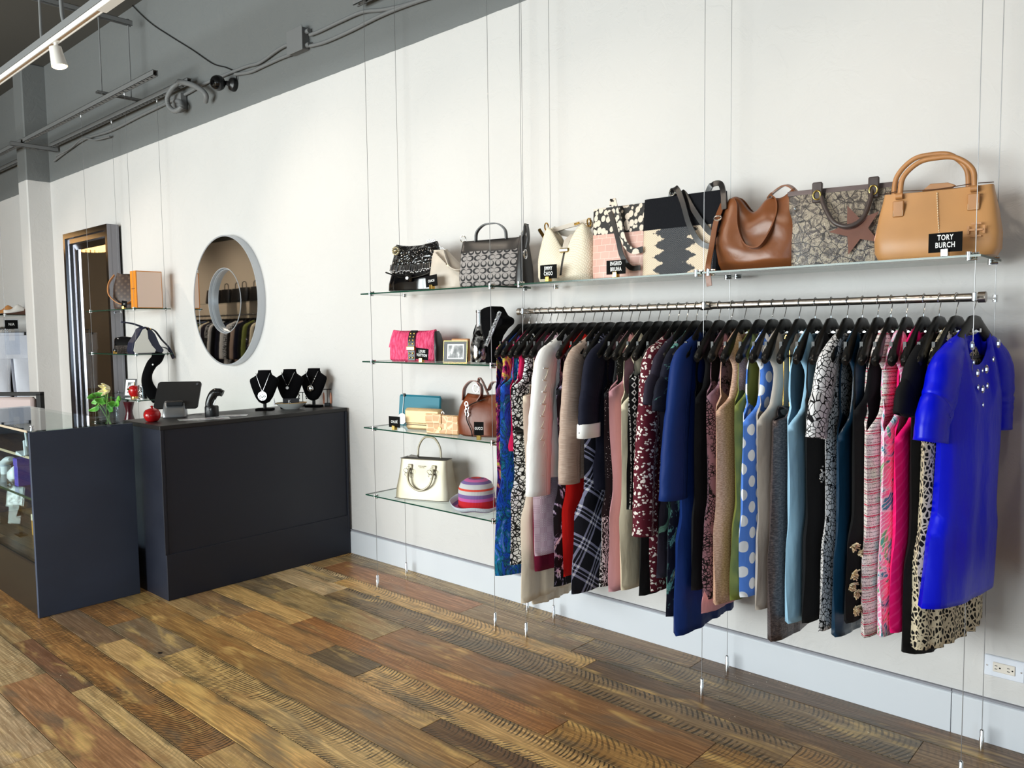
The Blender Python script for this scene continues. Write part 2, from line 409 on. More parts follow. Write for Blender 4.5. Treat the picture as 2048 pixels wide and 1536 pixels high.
# ------------------------------------------------------------------ plank floor
def plankmat():
    g = G('reclaimed_oak', .4, spec=.45)
    oi = g.node('ShaderNodeObjectInfo'); co = g.pos(); rnd = oi.outputs['Random']; al = oi.outputs['Alpha']
    off = g.comb(g.math('MULTIPLY', rnd, 37.0), g.math('MULTIPLY', rnd, 91.0), 0.0)
    va = g.node('ShaderNodeVectorMath', operation='ADD'); g.put(va.inputs[0], co); g.put(va.inputs[1], off); v = va.outputs[0]
    # long grain
    grain = g.noise(g.map(v, (1.6, 26, 1)), 3.0, 6, .6, .8)
    fine = g.noise(g.map(v, (6, 160, 1)), 3.0, 3, .6)
    cath = g.wave(g.map(v, (.55, 7.5, 1)), 3.2, 7.0, 3, 1.2, 'Y')
    base = oi.outputs['Color']
    dk = g.mix(1.0, base, (.52, .44, .38, 1), 'MULTIPLY'); lt = g.mix(1.0, base, (1.45, 1.36, 1.2, 1), 'MULTIPLY')
    c = g.mix(g.step(grain, .34, .68), dk, base)
    c = g.mix(g.math('MULTIPLY', g.step(grain, .52, .8), .55), c, lt)
    c = g.mix(g.math('MULTIPLY', g.step(cath, .5, .95), .5), c, dk)
    c = g.mix(g.math('MULTIPLY', g.step(fine, .45, .75), .5), c, dk)
    # broad stain patches: grey weathering and red-brown
    pt = g.noise(g.map(v, (1.2, 3.2, 1)), 1.7, 4, .6, .6)
    c = g.mix(g.math('MULTIPLY', g.step(pt, .53, .70), .62), c, C(88, 80, 68))
    pr = g.noise(g.map(v, (1.1, 4.0, 1), (5, 3, 0)), 1.5, 3, .6, .4)
    c = g.mix(g.math('MULTIPLY', g.step(pr, .55, .72), .5), c, C(134, 78, 36))
    py = g.noise(g.map(v, (1.3, 5.0, 1), (9, 1, 4)), 1.9, 3, .6, .4)
    c = g.mix(g.math('MULTIPLY', g.step(py, .56, .72), .55), c, C(208, 164, 96))
    # circular-saw marks: arcs across the board
    gen = g.node('ShaderNodeTexCoord').outputs['Generated']; gy = g.sep(gen)[1]; s = g.sep(v)
    edge = g.math('ABSOLUTE', g.math('MULTIPLY', g.math('SUBTRACT', gy, .5), 2.0))
    en = g.noise(g.map(v, (2.2, 5, 1), (7, 7, 0)), 2.0, 3, .6)
    ew = g.math('MULTIPLY', g.step(g.math('ADD', edge, g.math('MULTIPLY', g.math('SUBTRACT', en, .5), 1.6)), .72, 1.15), .62)
    c = g.mix(ew, c, C(70, 60, 44))
    bow = g.math('SUBTRACT', gy, g.math('ADD', .1, g.math('MULTIPLY', rnd, .8)))
    xx = g.math('ADD', s[0], g.math('MULTIPLY', g.math('MULTIPLY', bow, bow), .11))
    jit = g.math('MULTIPLY', g.math('SUBTRACT', g.noise(g.map(v, (1, .6, 1)), 4.0, 2), .5), .06)
    per = g.math('ADD', 230.0, g.math('MULTIPLY', rnd, 170.0))
    saw = g.math('SINE', g.math('MULTIPLY', g.math('ADD', xx, jit), per))
    brk = g.noise(g.map(v, (22, 5, 1)), 2.0, 3, .6)
    msk = g.step(g.math('ADD', g.noise(g.map(v, (1.3, 6.0, 1), (2, 8, 0)), 1.5, 3, .6), g.math('MULTIPLY', edge, .16)), .43, .60)
    sm = g.math('MULTIPLY', g.math('MULTIPLY', g.step(saw, -.05, .65), g.step(brk, .36, .50)), g.math('MULTIPLY', msk, al))
    c = g.mix(g.math('MULTIPLY', sm, .9), c, C(44, 34, 22))
    # knots and nail holes, small pale filler flecks
    kd = g.vor(g.map(v, (1, 1.6, 1)), 2.3)
    c = g.mix(g.math('SUBTRACT', 1.0, g.step(kd, .025, .05)), c, C(28, 20, 16))
    fl = g.math('MULTIPLY', g.step(g.noise(v, 90, 2), .70, .74), g.step(g.noise(v, 2.0, 2), .56, .64))
    c = g.mix(fl, c, C(216, 196, 168))
    hs = g.node('ShaderNodeHueSaturation'); g.put(hs.inputs['Hue'], .511); g.put(hs.inputs['Saturation'], .95); g.put(hs.inputs['Value'], 1.75); g.put(hs.inputs['Color'], c); c = hs.outputs[0]
    g.base(c)
    g.set('Roughness', g.ramp(grain, [(.3, .42), (.7, .28)]))
    h = g.math('SUBTRACT', g.math('MULTIPLY', grain, .5), g.math('MULTIPLY', sm, 1.0))
    g.bump(g.math('ADD', h, g.math('MULTIPLY', fine, .2)), .25, .002)
    return g.m
PLANK = plankmat()
GROUND = solid('subfloor', C(26, 19, 14), .9)
fl = struct(MB().box((XL, YF-.2, -.1), (XR, .15, -.016)).build('floor', GROUND, smooth=False))
TAN = (168, 134, 92); GOLDN = (203, 158, 98); OAK = (196, 146, 84); RED = (140, 92, 60); BRN = (132, 98, 66); DRK = (88, 64, 46); ORG = (160, 104, 56); GRY = (136, 116, 92); PAL = (206, 178, 142); YEL = (176, 136, 80); PNK = (172, 136, 112)
ROWS = [0, -.147, -.34, -.465, -.64, -.86, -1.01, -1.17, -1.28, -1.456, -1.64, -1.785, -1.945, -2.037, -2.235, -2.42, -2.57, -2.74, -2.9, -3.08, -3.25, -3.43]
# per row: board ends measured in the photo, each with colour and strength of the saw marks
RD = {0: [(-4.3, GRY, .2), (-2.54, (150, 124, 86), .7), (-1.69, BRN, .5), (.1, (96, 70, 54), .3)],
 1: [(-4.2, BRN, .2), (-2.955, (150, 92, 58), .1), (-2.2, (142, 116, 84), .4), (-.744, (140, 112, 80), .8), (.6, BRN, .3)],
 2: [(-3.9, YEL, .3), (-2.05, (196, 152, 92), .7), (-.6, (92, 64, 42), .2), (.8, BRN, .5)],
 3: [(-3.75, (190, 144, 72), .1), (-1.058, (128, 104, 76), 1.0), (.4, (158, 116, 66), .8)],
 4: [(-4.0, (150, 124, 84), .2), (-3.017, (160, 134, 92), .2), (-1.303, (140, 92, 56), .0), (.4, (150, 108, 60), .6)],
 5: [(-3.5, (150, 104, 62), .2), (-1.808, (158, 96, 50), .2), (0, (172, 124, 66), .7)],
 6: [(-3.826, (164, 144, 112), .2), (-3.1, (176, 122, 72), .2), (-2.748, (102, 84, 62), .6), (-.9, (206, 160, 100), 1.0), (.3, OAK, .3)],
 7: [(-3.9, (140, 96, 66), .1), (-2.19, (196, 146, 88), .2), (-.5, (98, 66, 42), .9)],
 8: [(-4.4, (150, 128, 104), .2), (-1.87, (160, 114, 62), .1), (-.5, (172, 126, 74), .2)],
 9: [(-4.2, (160, 138, 112), .1), (-3.605, (132, 112, 92), .2), (-1.5, (210, 168, 106), 1.0), (-.2, (170, 130, 80), .8)],
 10: [(-5, (150, 130, 108), .1), (-3.97, (124, 96, 78), .1), (-3.33, (212, 168, 112), .1), (-1.6, (214, 160, 88), .0)],
 11: [(-5, GRY, .3), (-2.63, (168, 110, 58), 1.0), (-1.1, (196, 152, 96), .1)],
 12: [(-4.324, (140, 92, 66), .2), (-3.537, (122, 76, 56), .1), (-2.2, (208, 170, 118), .2)],
 13: [(-5, PAL, .1), (-3.83, (192, 162, 124), .3), (-1.9, (168, 112, 78), .1)],
 14: [(-4.6, PAL, .1), (-3.1, (190, 160, 130), .1), (-1.2, (204, 168, 124), .2)],
 15: [(-5.4, (160, 130, 100), .3), (-3.6, (214, 190, 156), .1), (-1.5, (182, 148, 112), .3)],
 16: [(-4.9, (190, 156, 120), .2), (-2.7, (200, 170, 130), .2)]}
PALET = [TAN, GOLDN, OAK, (150, 112, 80), BRN, ORG, GRY, PAL, YEL, PNK, TAN]
nplank = 0
for r in range(len(ROWS)-1):
    y1, y0 = ROWS[r], ROWS[r+1]; ends = []
    rd = RD.get(r, [])
    x = -12.6
    first = rd[0][0] if rd else -4
    segs = []
    xs = first
    while xs > -12.2:   # fill to the left of the measured boards
        L = random.uniform(1.0, 2.3); segs.insert(0, (max(xs-L, -12.6), xs, random.choice(PALET), random.choice((0, .2, .6, 1))))
        xs -= L
    # rd entries: (right end of board, colour, saw)
    px = first
    for (e, c_, s_) in rd[1:]:
        segs.append((px, e, c_, s_)); px = e
    if rd: segs.append((segs[0][0], segs[0][0], rd[0][1], rd[0][2])) if False else None
    while px < 1.6:
        L = random.uniform(.9, 2.0); segs.append((px, min(px+L, 1.8), random.choice(PALET), random.choice((0, .3, .8)))); px += L
    for (a, b, c_, s_) in segs:
        if b-a < .05: continue
        dz = random.uniform(-.0008, .0)
        o = MB().box((a+.0007, y0+.0007, -.015), (b-.0007, y1-.0007, dz), ch=.0016).build('plank', PLANK, fl, smooth=False)
        c_ = tuple(c_[i]*.82+(172, 134, 92)[i]*.18 for i in range(3)); cc = C(*c_); o.color = (cc[0], cc[1], cc[2], s_); nplank += 1
rest = MB(); y = -3.43
while y > YF:
    x = XL
    while x < XR:
        L = random.uniform(1.2, 2.4); rest.box((x+.001, max(y-.17, YF)+.001, -.015), (min(x+L, XR)-.001, y-.001, 0)); x += L
    y -= .17
for r in range(len(ROWS)-1):
    for a, b in ((XL, -12.6), (1.8, XR)): rest.box((a+.001, ROWS[r+1]+.001, -.015), (b-.001, ROWS[r]-.001, 0))
o = rest.build('plank', PLANK, fl, smooth=False); o['kind'] = 'stuff'; o.color = C(*TAN)[:3]+(.3,)
# ------------------------------------------------------------------ cable-hung glass shelves
YFW, YBW = -.345, -.072; ZT = 3.505
def wire(x, y, label, group):
    t = thing('suspension_cable', label, 'cable', (x, y, 0), group=group)
    MB().tube([(0, 0, .06), (0, 0, ZT)], .0013, 6).build('cable', WIRE, t)
    MB().lathe([(.0085, 0), (.0085, .042), (.0072, .044), (.0072, .068), (.004, .072), (.002, .073)], n=14).build('floor_anchor', CHROME, t)
    MB().lathe([(.004, -.03), (.006, -.026), (.006, 0)], (0, 0, ZT), n=10).build('top_grip', CHROME, t)
    return t
WX = [(-3.626, 'left'), (-2.683, 'mid')]
wire(-3.628, YFW, 'front steel cable at the left end of the handbag shelves by the black counter', 'cables of the short shelves')
wire(-3.69, YBW, 'back steel cable at the left end of the handbag shelves by the black counter', 'cables of the short shelves')
wire(-2.68, YFW, 'front steel cable at the right end of the short shelves, before the first hanging dress', 'cables of the short shelves')
wire(-2.70, YBW, 'back steel cable at the right end of the short shelves, behind the hanging dresses', 'cables of the short shelves')
wire(-2.472, YFW, 'front steel cable at the left end of the long bag shelf over the rail', 'cables of the long shelf')
wire(-2.52, YBW, 'back steel cable at the left end of the long bag shelf over the rail', 'cables of the long shelf')
wire(-1.522, YFW, 'front steel cable at the middle of the long shelf, by the black tote', 'cables of the long shelf')
wire(-1.548, YBW, 'back steel cable at the middle of the long shelf, near the wall', 'cables of the long shelf')
wire(-.582, YFW, 'front steel cable at the right end of the long shelf, by the camel bag', 'cables of the long shelf')
wire(-.576, YBW, 'back steel cable at the right end of the long shelf, nearest the wall socket', 'cables of the long shelf')
for x, y, l in ((-7.80, YFW, 'front left'), (-6.84, YFW, 'front right'), (-7.82, YBW, 'back left'), (-6.85, YBW, 'back right')):
    wire(x, y, l+' steel cable of the far shelves beside the tall mirror', 'cables of the far shelves')
for x, y, l in ((-10.35, YFW, 'front'), (-10.37, YBW, 'back')):
    wire(x, y, l+' steel cable of the shoe shelf beyond the white pilaster', 'cables of the shoe shelf')

def clampm(q, x, y, z, s=1):
    q.cyl((x, y-.004*s, z-.017), .009, .026, 10); q.tube([(x-.004, y, z+.003), (x+.028, y, z+.003)], .0055, 8); q.tube([(x-.002, y, z-.013), (x+.024, y, z-.013)], .005, 8)
def gshelf(x0, x1, z, label, cables, group):
    t = thing('glass_shelf', label, 'shelf', ((x0+x1)/2, -.205, z-.008), group=group)
    cx = (x0+x1)/2; hw = (x1-x0)/2; y0, y1 = -.152, .155
    MB().box((-hw, y0+.0012, .0), (hw, y1, .008), ch=.0008).build('pane', GLASS, t, smooth=False)
    e = MB()
    e.box((-hw, y0, .0005), (hw, y0+.0012, .0075)); e.box((-hw-.001, y0, .0005), (-hw, y1, .0075)); e.box((hw, y0, .0005), (hw+.001, y1, .0075))
    e.build('polished_edge', GEDGE, t, smooth=False)
    for wx, wy in cables:
        q = MB(); clampm(q, wx-cx, wy+.205, .008, 1 if wy < -.2 else -1); q.build('clamp', CHROME, t)
    return t
cabS = [(-3.628, YFW), (-3.69, YBW), (-2.68, YFW), (-2.70, YBW)]
for z, l in ((1.717, 'top glass shelf of the short unit, with the black patent bag'), (1.327, 'second glass shelf of the short unit, with the pink clutch'),
             (.941, 'third glass shelf of the short unit, with the teal pouch'), (.545, 'lowest glass shelf of the short unit, with the silver tote')):
    gshelf(-3.705, -2.672, z, l, [(max(-3.66, a) if a < -3.6 else a, b) for a, b in cabS], 'glass shelves of the short unit')
gshelf(-2.512, -1.531, 1.717, 'left pane of the long glass shelf, with the cream snakeskin bag', [(-2.49, YFW), (-2.495, YBW), (-1.553, YFW), (-1.565, YBW)], 'panes of the long shelf')
gshelf(-1.522, -.566, 1.717, 'right pane of the long glass shelf, with the camel handbag', [(-1.50, YFW), (-1.52, YBW), (-.600, YFW), (-.594, YBW)], 'panes of the long shelf')
cabF = [(-7.80, YFW), (-7.82, YBW), (-6.84, YFW), (-6.85, YBW)]
for z, l in ((1.717, 'top glass shelf of the far unit, with the orange box'), (1.327, 'middle glass shelf of the far unit, with the navy and white backpack'),
             (.935, 'third glass shelf of the far unit, with the red jar'), (.545, 'lowest glass shelf of the far unit, behind the counter')):
    gshelf(-7.875, -6.80, z, l, cabF, 'glass shelves of the far unit')
gshelf(-11.6, -10.30, 1.737, 'glass shelf with shoes beyond the white pilaster', [(-10.35, YFW), (-10.37, YBW)], 'shoe shelf')

# ------------------------------------------------------------------ hanging rails
RZ, RY = 1.585, -.28
def rail(x0, x1, y, z, label, cat='rail', joint=None, caps=(1, 1), cabs=()):
    t = thing('clothes_rail', label, cat, ((x0+x1)/2, y, z)); c = (x0+x1)/2
    MB().tube([(x0-c, 0, 0), (x1-c, 0, 0)], .0135, 20).build('tube', STEEL, t)
    for f, s in ((x0-c, -1), (x1-c, 1)):
        MB().tube([(f-.018 if s > 0 else f-.004, 0, 0), (f+.004 if s > 0 else f+.018, 0, 0)], .0175, 20).build('end_cap', STEEL, t)
    if joint is not None: MB().tube([(joint-c-.022, 0, 0), (joint-c+.022, 0, 0)], .0175, 20).build('joint_sleeve', STEEL, t)
    for cx, cy in cabs:
        q = MB(); q.tube([(cx-c, 0, 0), (cx-c, cy-y, .0)], .005, 8); q.cyl((cx-c, cy-y, -.012), .008, .024, 10); q.build('bracket', CHROME, t)
    return t
rail(-2.552, -.566, RY, RZ, 'long brushed steel rail carrying the dresses under the glass shelf', joint=-1.545, cabs=((-2.472, YFW), (-1.522, YFW), (-.582, YFW), (-2.52, YBW), (-1.548, YBW), (-.576, YBW)))

# ------------------------------------------------------------------ struts, conduit and camera on the grey upper wall
def channel(name, label, x0, x1, y, z, h=.042, w=.04, along='x', cat='channel', group=None, slots=True):
    t = thing(name, label, cat, ((x0+x1)/2 if along == 'x' else y, y if along == 'x' else (x0+x1)/2, z), group=group, rz=0 if along == 'x' else pi/2)
    L = (x1-x0)/2; q = MB()
    q.box((-L, -w/2, h-.003), (L, w/2, h)); q.box((-L, -w/2, 0), (L, -w/2+.003, h)); q.box((-L, w/2-.003, 0), (L, w/2, h))
    q.box((-L, -w/2, 0), (L, -w/2+.010, .003)); q.box((-L, w/2-.010, 0), (L, w/2, .003))
    q.build('channel', GREYP, t, smooth=False)
    if slots:
        s = MB(); k = -L+.05
        while k < L-.05: s.box((k, -w/2+.010, .0005), (k+.05, w/2-.010, .0025)); k += .075
        s.build('slotted_web', GREYP, t, smooth=False)['kind'] = 'stuff'
    return t
channel('strut_channel', 'front grey strut holding the far shelf cables', -9.36, -6.25, YFW, 3.508, group='far struts')
channel('strut_channel', 'back grey strut nearest the wall over the far shelves', -9.40, -6.25, YBW, 3.508, group='far struts')
channel('strut_channel', 'grey strut running left from the bracket beyond the pilaster, front one', -12.0, -9.42, YFW, 3.508, group='left struts')
channel('strut_channel', 'grey strut running left from the bracket beyond the pilaster, by the wall', -12.0, -10.03, YBW, 3.508, group='left struts')
channel('strut_channel', 'front strut over the dresses, its end just in view above the junction box', -4.06, .6, YFW, 3.508, group='near struts')
channel('strut_channel', 'back strut over the dresses near the wall', -4.06, .6, YBW, 3.508, group='near struts')
channel('cross_bracket', 'perforated grey cross bracket before the pilaster under the far struts', -.47, -.02, -9.40+.0, 3.464, along='y', w=.042)
channel('cross_bracket', 'short grey cross bracket laid over the two far struts', -.43, -.06, -7.2, 3.552, along='y', h=.02, slots=False)
# hanging trapeze above the far struts
channel('trapeze_bar', 'grey bar running out from the wall under the ceiling, two rods hanging from it', -2.6, -.11, -7.2, 4.19, along='y', cat='bar', slots=False)
for y, l in ((-.385, 'left threaded rod between the trapeze bar and the far struts'), (-.14, 'right threaded rod between the trapeze bar and the far struts')):
    t = thing('threaded_rod', l, 'rod', (-7.2, y, 3.55), group='threaded rods')
    MB().tube([(0, 0, 0), (0, 0, .64)], .006, 8).build('rod', GREYP, t)
    MB().cyl((0, 0, .64+.042), .012, .012, 6).build('nut', GREYP, t)
for y in (-2.2, -.9):
    t = thing('threaded_rod', 'ceiling rod carrying the trapeze bar, '+('outer one' if y < -2 else 'inner one'), 'rod', (-7.2, y, 4.232), group='ceiling rods')
    MB().tube([(0, 0, 0), (0, 0, .218)], .006, 8).build('rod', GREYP, t)

def pipe(name, label, pts, r, m=GREYP, cat='pipe', straps=(), rings=0):
    p0 = Vector(pts[0]); t = thing(name, label, cat, p0)
    q = catmull([Vector(p)-p0 for p in pts], 7); MB().tube(q, r, 10).build('pipe', m, t)
    for k in straps:
        c = Vector(k)-p0; MB().box((c.x-.012, c.y-.002, c.z-r*2.2), (c.x+.012, c.y+r*1.4, c.z+r*2.2), ch=.002).build('saddle', m, t)
    return t
def wl(l, y=-.02): return [tuple(at(px, py, y=y)) for px, py in l]
pipe('conduit', 'upper painted conduit along the grey wall right of the junction box', wl([(620, 70), (640, 62), (680, 43), (725, 24), (770, 19), (830, 4), (900, -25), (980, -50)]), .012)
pipe('conduit', 'lower painted conduit along the grey wall right of the junction box', wl([(620, 92), (650, 84), (700, 62), (760, 32), (820, 8), (900, -18), (980, -42)]), .012)
pipe('conduit', 'upper painted conduit between the black camera and the junction box', wl([(590, 84), (560, 97), (520, 125), (490, 134), (430, 158), (400, 172)]), .012)
pipe('conduit', 'lower painted conduit between the black camera and the junction box', wl([(592, 105), (560, 117), (525, 133), (500, 144), (470, 149)]), .012)
pipe('conduit', 'painted conduit along the grey wall from the camera to the far corner', wl([(400, 172), (372, 188), (330, 208), (280, 232), (220, 262), (170, 278), (130, 305), (108, 322)]), .013)
pipe('conduit', 'wavy painted cable under the conduit beside the pilaster', wl([(220, 273), (190, 280), (165, 277), (140, 297), (112, 312)], -.035), .009)
t = thing('junction_box', 'square grey junction box on the upper wall among the conduits', 'box', at(604, 86, y=0))
MB().box((-.088, -.055, -.07), (.088, 0, .075), ch=.004).build('box', GREYP, t, smooth=False)
MB().box((-.094, -.062, -.078), (.094, -.056, .082), ch=.002).build('lid', GREYP, t, smooth=False)
for sx, z in ((1, .045), (1, -.045), (-1, .02), (-1, -.05)):
    MB().tube([(sx*.088, -.022, z), (sx*.125, -.022, z)], .017, 12).build('connector', GREYP, t)
# flexible conduit loop
c0 = at(352, 200, y=-.06)
t = thing('flexible_conduit', 'looped grey flexible conduit at the end of the far struts', 'conduit', c0)
lp = [tuple(at(x, y, y=yy)-c0) for x, y, yy in [(358, 165, -.09), (345, 176, -.12), (335, 195, -.13), (338, 213, -.12), (350, 222, -.10), (362, 215, -.08), (362, 205, -.06), (353, 203, -.05), (347, 212, -.03)]]
q = catmull(lp, 9); MB().tube(q, [.019+.003*(i % 2) for i in range(len(q))], 10).build('loop', GREYP, t)
MB().box((-.06, .0, -.085), (.08, .055, .045), ch=.003).build('wall_box', GREYP, t, smooth=False)
pp = catmull([tuple(at(x, y, y=yy)-c0) for x, y, yy in [(358, 163, -.09), (385, 170, -.10), (405, 182, -.09), (412, 192, -.08), (411, 203, -.06)]], 6)
MB().tube(pp, .021, 10).build('elbow', GREYP, t)
# camera
cc = at(470, 170, y=0)
t = thing('security_camera', 'small round black camera clinging to the grey upper wall', 'camera', cc)
MB().lathe([(.05, 0), (.052, .012), (.046, .035), (.02, .05), (.016, .075)], n=24).xf(Matrix.Rotation(pi/2, 4, 'X')).build('mount', BLACKP, t)
MB().ball((-.045, -.115, .0), .057, n=24, m=16).build('head', solid('gloss_black', C(14, 14, 16), .15), t)
MB().lathe([(.022, 0), (.02, .006), (.004, .008)], n=16).xf(Matrix.Translation((-.03, -.165, -.012)) @ Matrix.Rotation(pi/2+.2, 4, 'X')).build('lens', solid('lens_black', C(5, 5, 7), .05), t)
pipe('black_cable', 'thin black cable drooping across the grey wall to the camera', wl([(232, -30), (262, 8), (300, 45), (340, 72), (385, 100), (425, 127), (452, 135), (470, 145), (474, 160)], -.012), .004, BLACKP, 'cable')

# ------------------------------------------------------------------ lighting track with lamps
TY = -1.385
t = thing('light_track', 'white lighting track under a grey strut crossing the ceiling', 'track', (-5.0, TY, 3.27))
WT = solid('white_enamel', C(232, 228, 222), .4)
q = MB(); q.box((-9, -.018, 0), (4.2, .018, .008)); q.box((-9, -.018, -.022), (4.2, -.012, 0)); q.box((-9, .012, -.022), (4.2, .018, 0)); q.build('rail', WT, t, smooth=False)
MB().box((-9, -.010, -.012), (4.2, .010, -.001)).build('conductor', solid('copper_strip', C(190, 150, 105), .4, .4), t, smooth=False)
MB().box((-9, -.021, .010), (4.2, .021, .052)).build('strut', GREYP, t, smooth=False)
for x in (-4.0, -.5, 2.0):
    MB().tube([(x, 0, .052), (x, 0, 1.18)], .008, 8).build('hanging_rod', GREYP, t)
MB().box((.43, -.03, -.03), (.68, .03, .0), ch=.004).build('feed_box', WT, t, smooth=False)
tx = at(112, 60, y=TY).x
pipe('riser_conduit', 'grey conduit with a ribbed sleeve rising above the white track lamp', [(tx+.02, TY+.03, 4.44), (tx+.02, TY+.03, 3.8), (tx+.02, TY+.03, 3.45), (tx+.06, TY+.03, 3.335)], .012)
LAMPG = G('lamp_glow', .5); LAMPG.base(C(255, 235, 200)); LAMPG.set('Emission Color', (1, .80, .52, 1)); LAMPG.set('Emission Strength', 22.0)
def tracklamp(x, tgt, power, label, size=96, TY=TY):
    t = thing('track_lamp', label, 'lamp', (x, TY, 3.248), group='white track lamps')
    MB().box((-.035, -.015, 0), (.035, .015, .022), ch=.003).cyl((0, 0, -.03), .012, .03, 12).build('adapter', WT, t)
    d = (Vector(tgt)-Vector((x, TY, 3.13))).normalized()
    a = Vector((0, 0, -.055)); b = Vector((0, 0, -.055))+Vector((d.x*.25, d.y*.25, -1)).normalized()*.085
    d2 = (b-a).normalized()
    q = MB(); q.tube([a-d2*.03, a-d2*.028, a, b, b+d2*.001, b-d2*.012], [.02, .034, .036, .045, .041, .038], 24, cap=False)
    q.tube([a-d2*.03, a-d2*.0299], [.0001, .02], 24, cap=False); q.build('shade', WT, t)
    MB().tube([b-d2*.006, b+d2*.005, b+d2*.010], [.0405, .037, .018], 20).build('bulb', LAMPG.m, t)
    l = spot(Vector((x, TY, 3.248))+b+d2*.016, tgt, power, size)
    return t
lx = at(112, 92, y=TY).x
LAMPS = [(lx, (lx+1.2, 0, 1.4), 'white track lamp glowing under the track at the upper left')]
for x, n in ((-9.6, 'over the tall mirror'), (-7.8, 'over the far shelves'), (-3.55, 'past the visible one, over the short shelves'), (-2.6, 'over the left part of the dress rail'), (-1.3, 'over the right part of the dress rail'), (0.0, 'right above the camera, beyond the dresses')):
    LAMPS.append((x, (x+.9, 0, 1.3), 'white track lamp out of view '+n))
for x, tg, l in LAMPS: tracklamp(x, tg, LAMP_W*(1.5 if x > -3 else 2.6 if x < -4.5 else 1.6), l)
t = thing('light_track', 'added white lighting track that brightens the partition seen in the mirrors', 'track', (-13.6, -2.5, 3.27))  # track and its three lamps are added to brighten the mirrored partition
q = MB(); q.box((-2.6, -.018, -.02), (2.6, .018, .008)); q.build('rail', WT, t, smooth=False); MB().box((-2.6, -.021, .010), (2.6, .021, .052)).build('strut', GREYP, t, smooth=False)
for x in (-2.0, 2.0): MB().tube([(x, 0, .052), (x, 0, 1.18)], .008, 8).build('hanging_rod', GREYP, t)
for x, n in ((-15.2, 'left'), (-13.2, 'middle'), (-11.4, 'right')): tracklamp(x, (x, -4.3, 1.7), 110, 'added white track lamp brightening the partition, '+n+' of three', TY=-2.5)
# ------------------------------------------------------------------ black counter and display case
def lam(name, a, rough):
    g = G(name, rough, spec=.4); p = g.obj(); n = g.noise(g.map(p, (1, 1, 1.6)), 2.2, 4, .6)
    g.base(g.mix(g.step(n, .35, .75), a, tuple(min(1, c*1.18) for c in a[:3])+(1,))); g.set('Roughness', g.ramp(n, [(.3, rough-.06), (.7, rough+.08)]))
    return g.m
NAVY = lam('black_laminate', C(27, 30, 42), .45); NAVY2 = lam('blue_black_laminate', C(56, 64, 82), .5); TOPM = lam('black_top', C(30, 28, 28), .36)
t = thing('sales_counter', 'black laminate sales counter standing end-on to the wall with a cash register', 'counter', (-4.6, -.64, 0))
def bx(lo, hi, name, m, par, ch=.0015):
    L = par.matrix_world.translation if False else par.location
    return MB().box((lo[0]-L.x, lo[1]-L.y, lo[2]-L.z), (hi[0]-L.x, hi[1]-L.y, hi[2]-L.z), ch=ch).build(name, m, par, smooth=False)
bx((-4.36, -1.243, .0), (-4.342, -.018, .966), 'front_panel', NAVY, t)
bx((-4.344, -1.262, .0), (-4.335, -.018, .262), 'kick_board', NAVY, t, .002)
bx((-4.82, -1.262, 0), (-4.342, -1.243, .966), 'end_panel', NAVY, t)
bx((-4.344, -1.268, .262), (-4.335, -1.252, .966), 'edge_strip', NAVY, t); bx((-4.344, -.03, .0), (-4.333, -.016, .966), 'edge_strip', NAVY, t)
bx((-4.83, -1.270, .966), (-4.333, -.016, .990), 'countertop', TOPM, t, .002)
bx((-4.82, -1.243, 0), (-4.80, -.018, .966), 'back_panel', NAVY, t)
bx((-5.40, -1.20, .70), (-4.84, -.02, .725), 'side_desk', TOPM, t); bx((-5.40, -1.20, 0), (-5.38, -.02, .70), 'desk_leg_panel', NAVY, t)

t = thing('display_case', 'long glass display case with a blue-black end panel in front of the counter', 'display case', (-5.43, -1.58, 0))
bx((-4.622, -1.832, 0), (-4.600, -1.305, .992), 'end_panel', NAVY2, t)
bx((-6.262, -1.832, 0), (-6.240, -1.340, .992), 'end_panel', NAVY2, t)
bx((-6.24, -1.822, 0), (-4.622, -1.806, .272), 'kick_panel', solid('black_brown_laminate', C(34, 30, 25), .35), t)
bx((-6.24, -1.826, .272), (-4.622, -1.800, .288), 'bottom_track', BLACKP, t)
bx((-6.24, -1.80, .262), (-4.622, -1.345, .276), 'deck', solid('case_deck', C(98, 84, 72), .3), t)
bx((-6.24, -1.36, 0), (-4.622, -1.342, .262), 'back_kick', NAVY, t)
bx((-6.238, -1.822, .289), (-4.624, -1.816, .985), 'front_glass', GLASS, t, 0)
bx((-6.262, -1.834, .992), (-4.604, -1.342, 1.000), 'top_glass', GLASS, t, 0)
bx((-6.262, -1.8365, .990), (-4.622, -1.8325, 1.002), 'glass_edge_strip', solid('tan_reflection', C(188, 172, 150), .4), t, 0)  # tan reflection along the glass edge, put into its colour
bx((-6.24, -1.80, .615), (-4.626, -1.40, .622), 'glass_shelf', GLASS, t, 0)
bx((-6.24, -1.803, .612), (-4.626, -1.800, .625), 'shelf_edge', GEDGE, t, 0)
bx((-6.24, -1.74, .812), (-4.626, -1.44, .819), 'glass_shelf', GLASS, t, 0)
bx((-6.24, -1.744, .808), (-4.626, -1.740, .822), 'shelf_edge', solid('shelf_edge_tan', C(196, 180, 158), .3), t, 0)
bx((-6.24, -1.352, .29), (-4.622, -1.345, .985), 'back_door', GLASS, t, 0)
L0 = t.location
for (x, y) in ((-4.66, -1.80), (-6.20, -1.80)):
    q = MB(); q.cyl((x-L0.x, y-L0.y, 1.0), .011, .006, 14).cyl((x-L0.x, y-L0.y, 1.006), .007, .012, 14).cyl((x-L0.x, y-L0.y, 1.018), .011, .004, 14); q.build('glass_clamp', CHROME, t)
for z in (.612, .809):
    for x in (-4.66, -5.45):
        MB().cyl((x-L0.x, -1.79-L0.y, z-.014), .008, .014, 10).build('shelf_pin', CHROME, t)

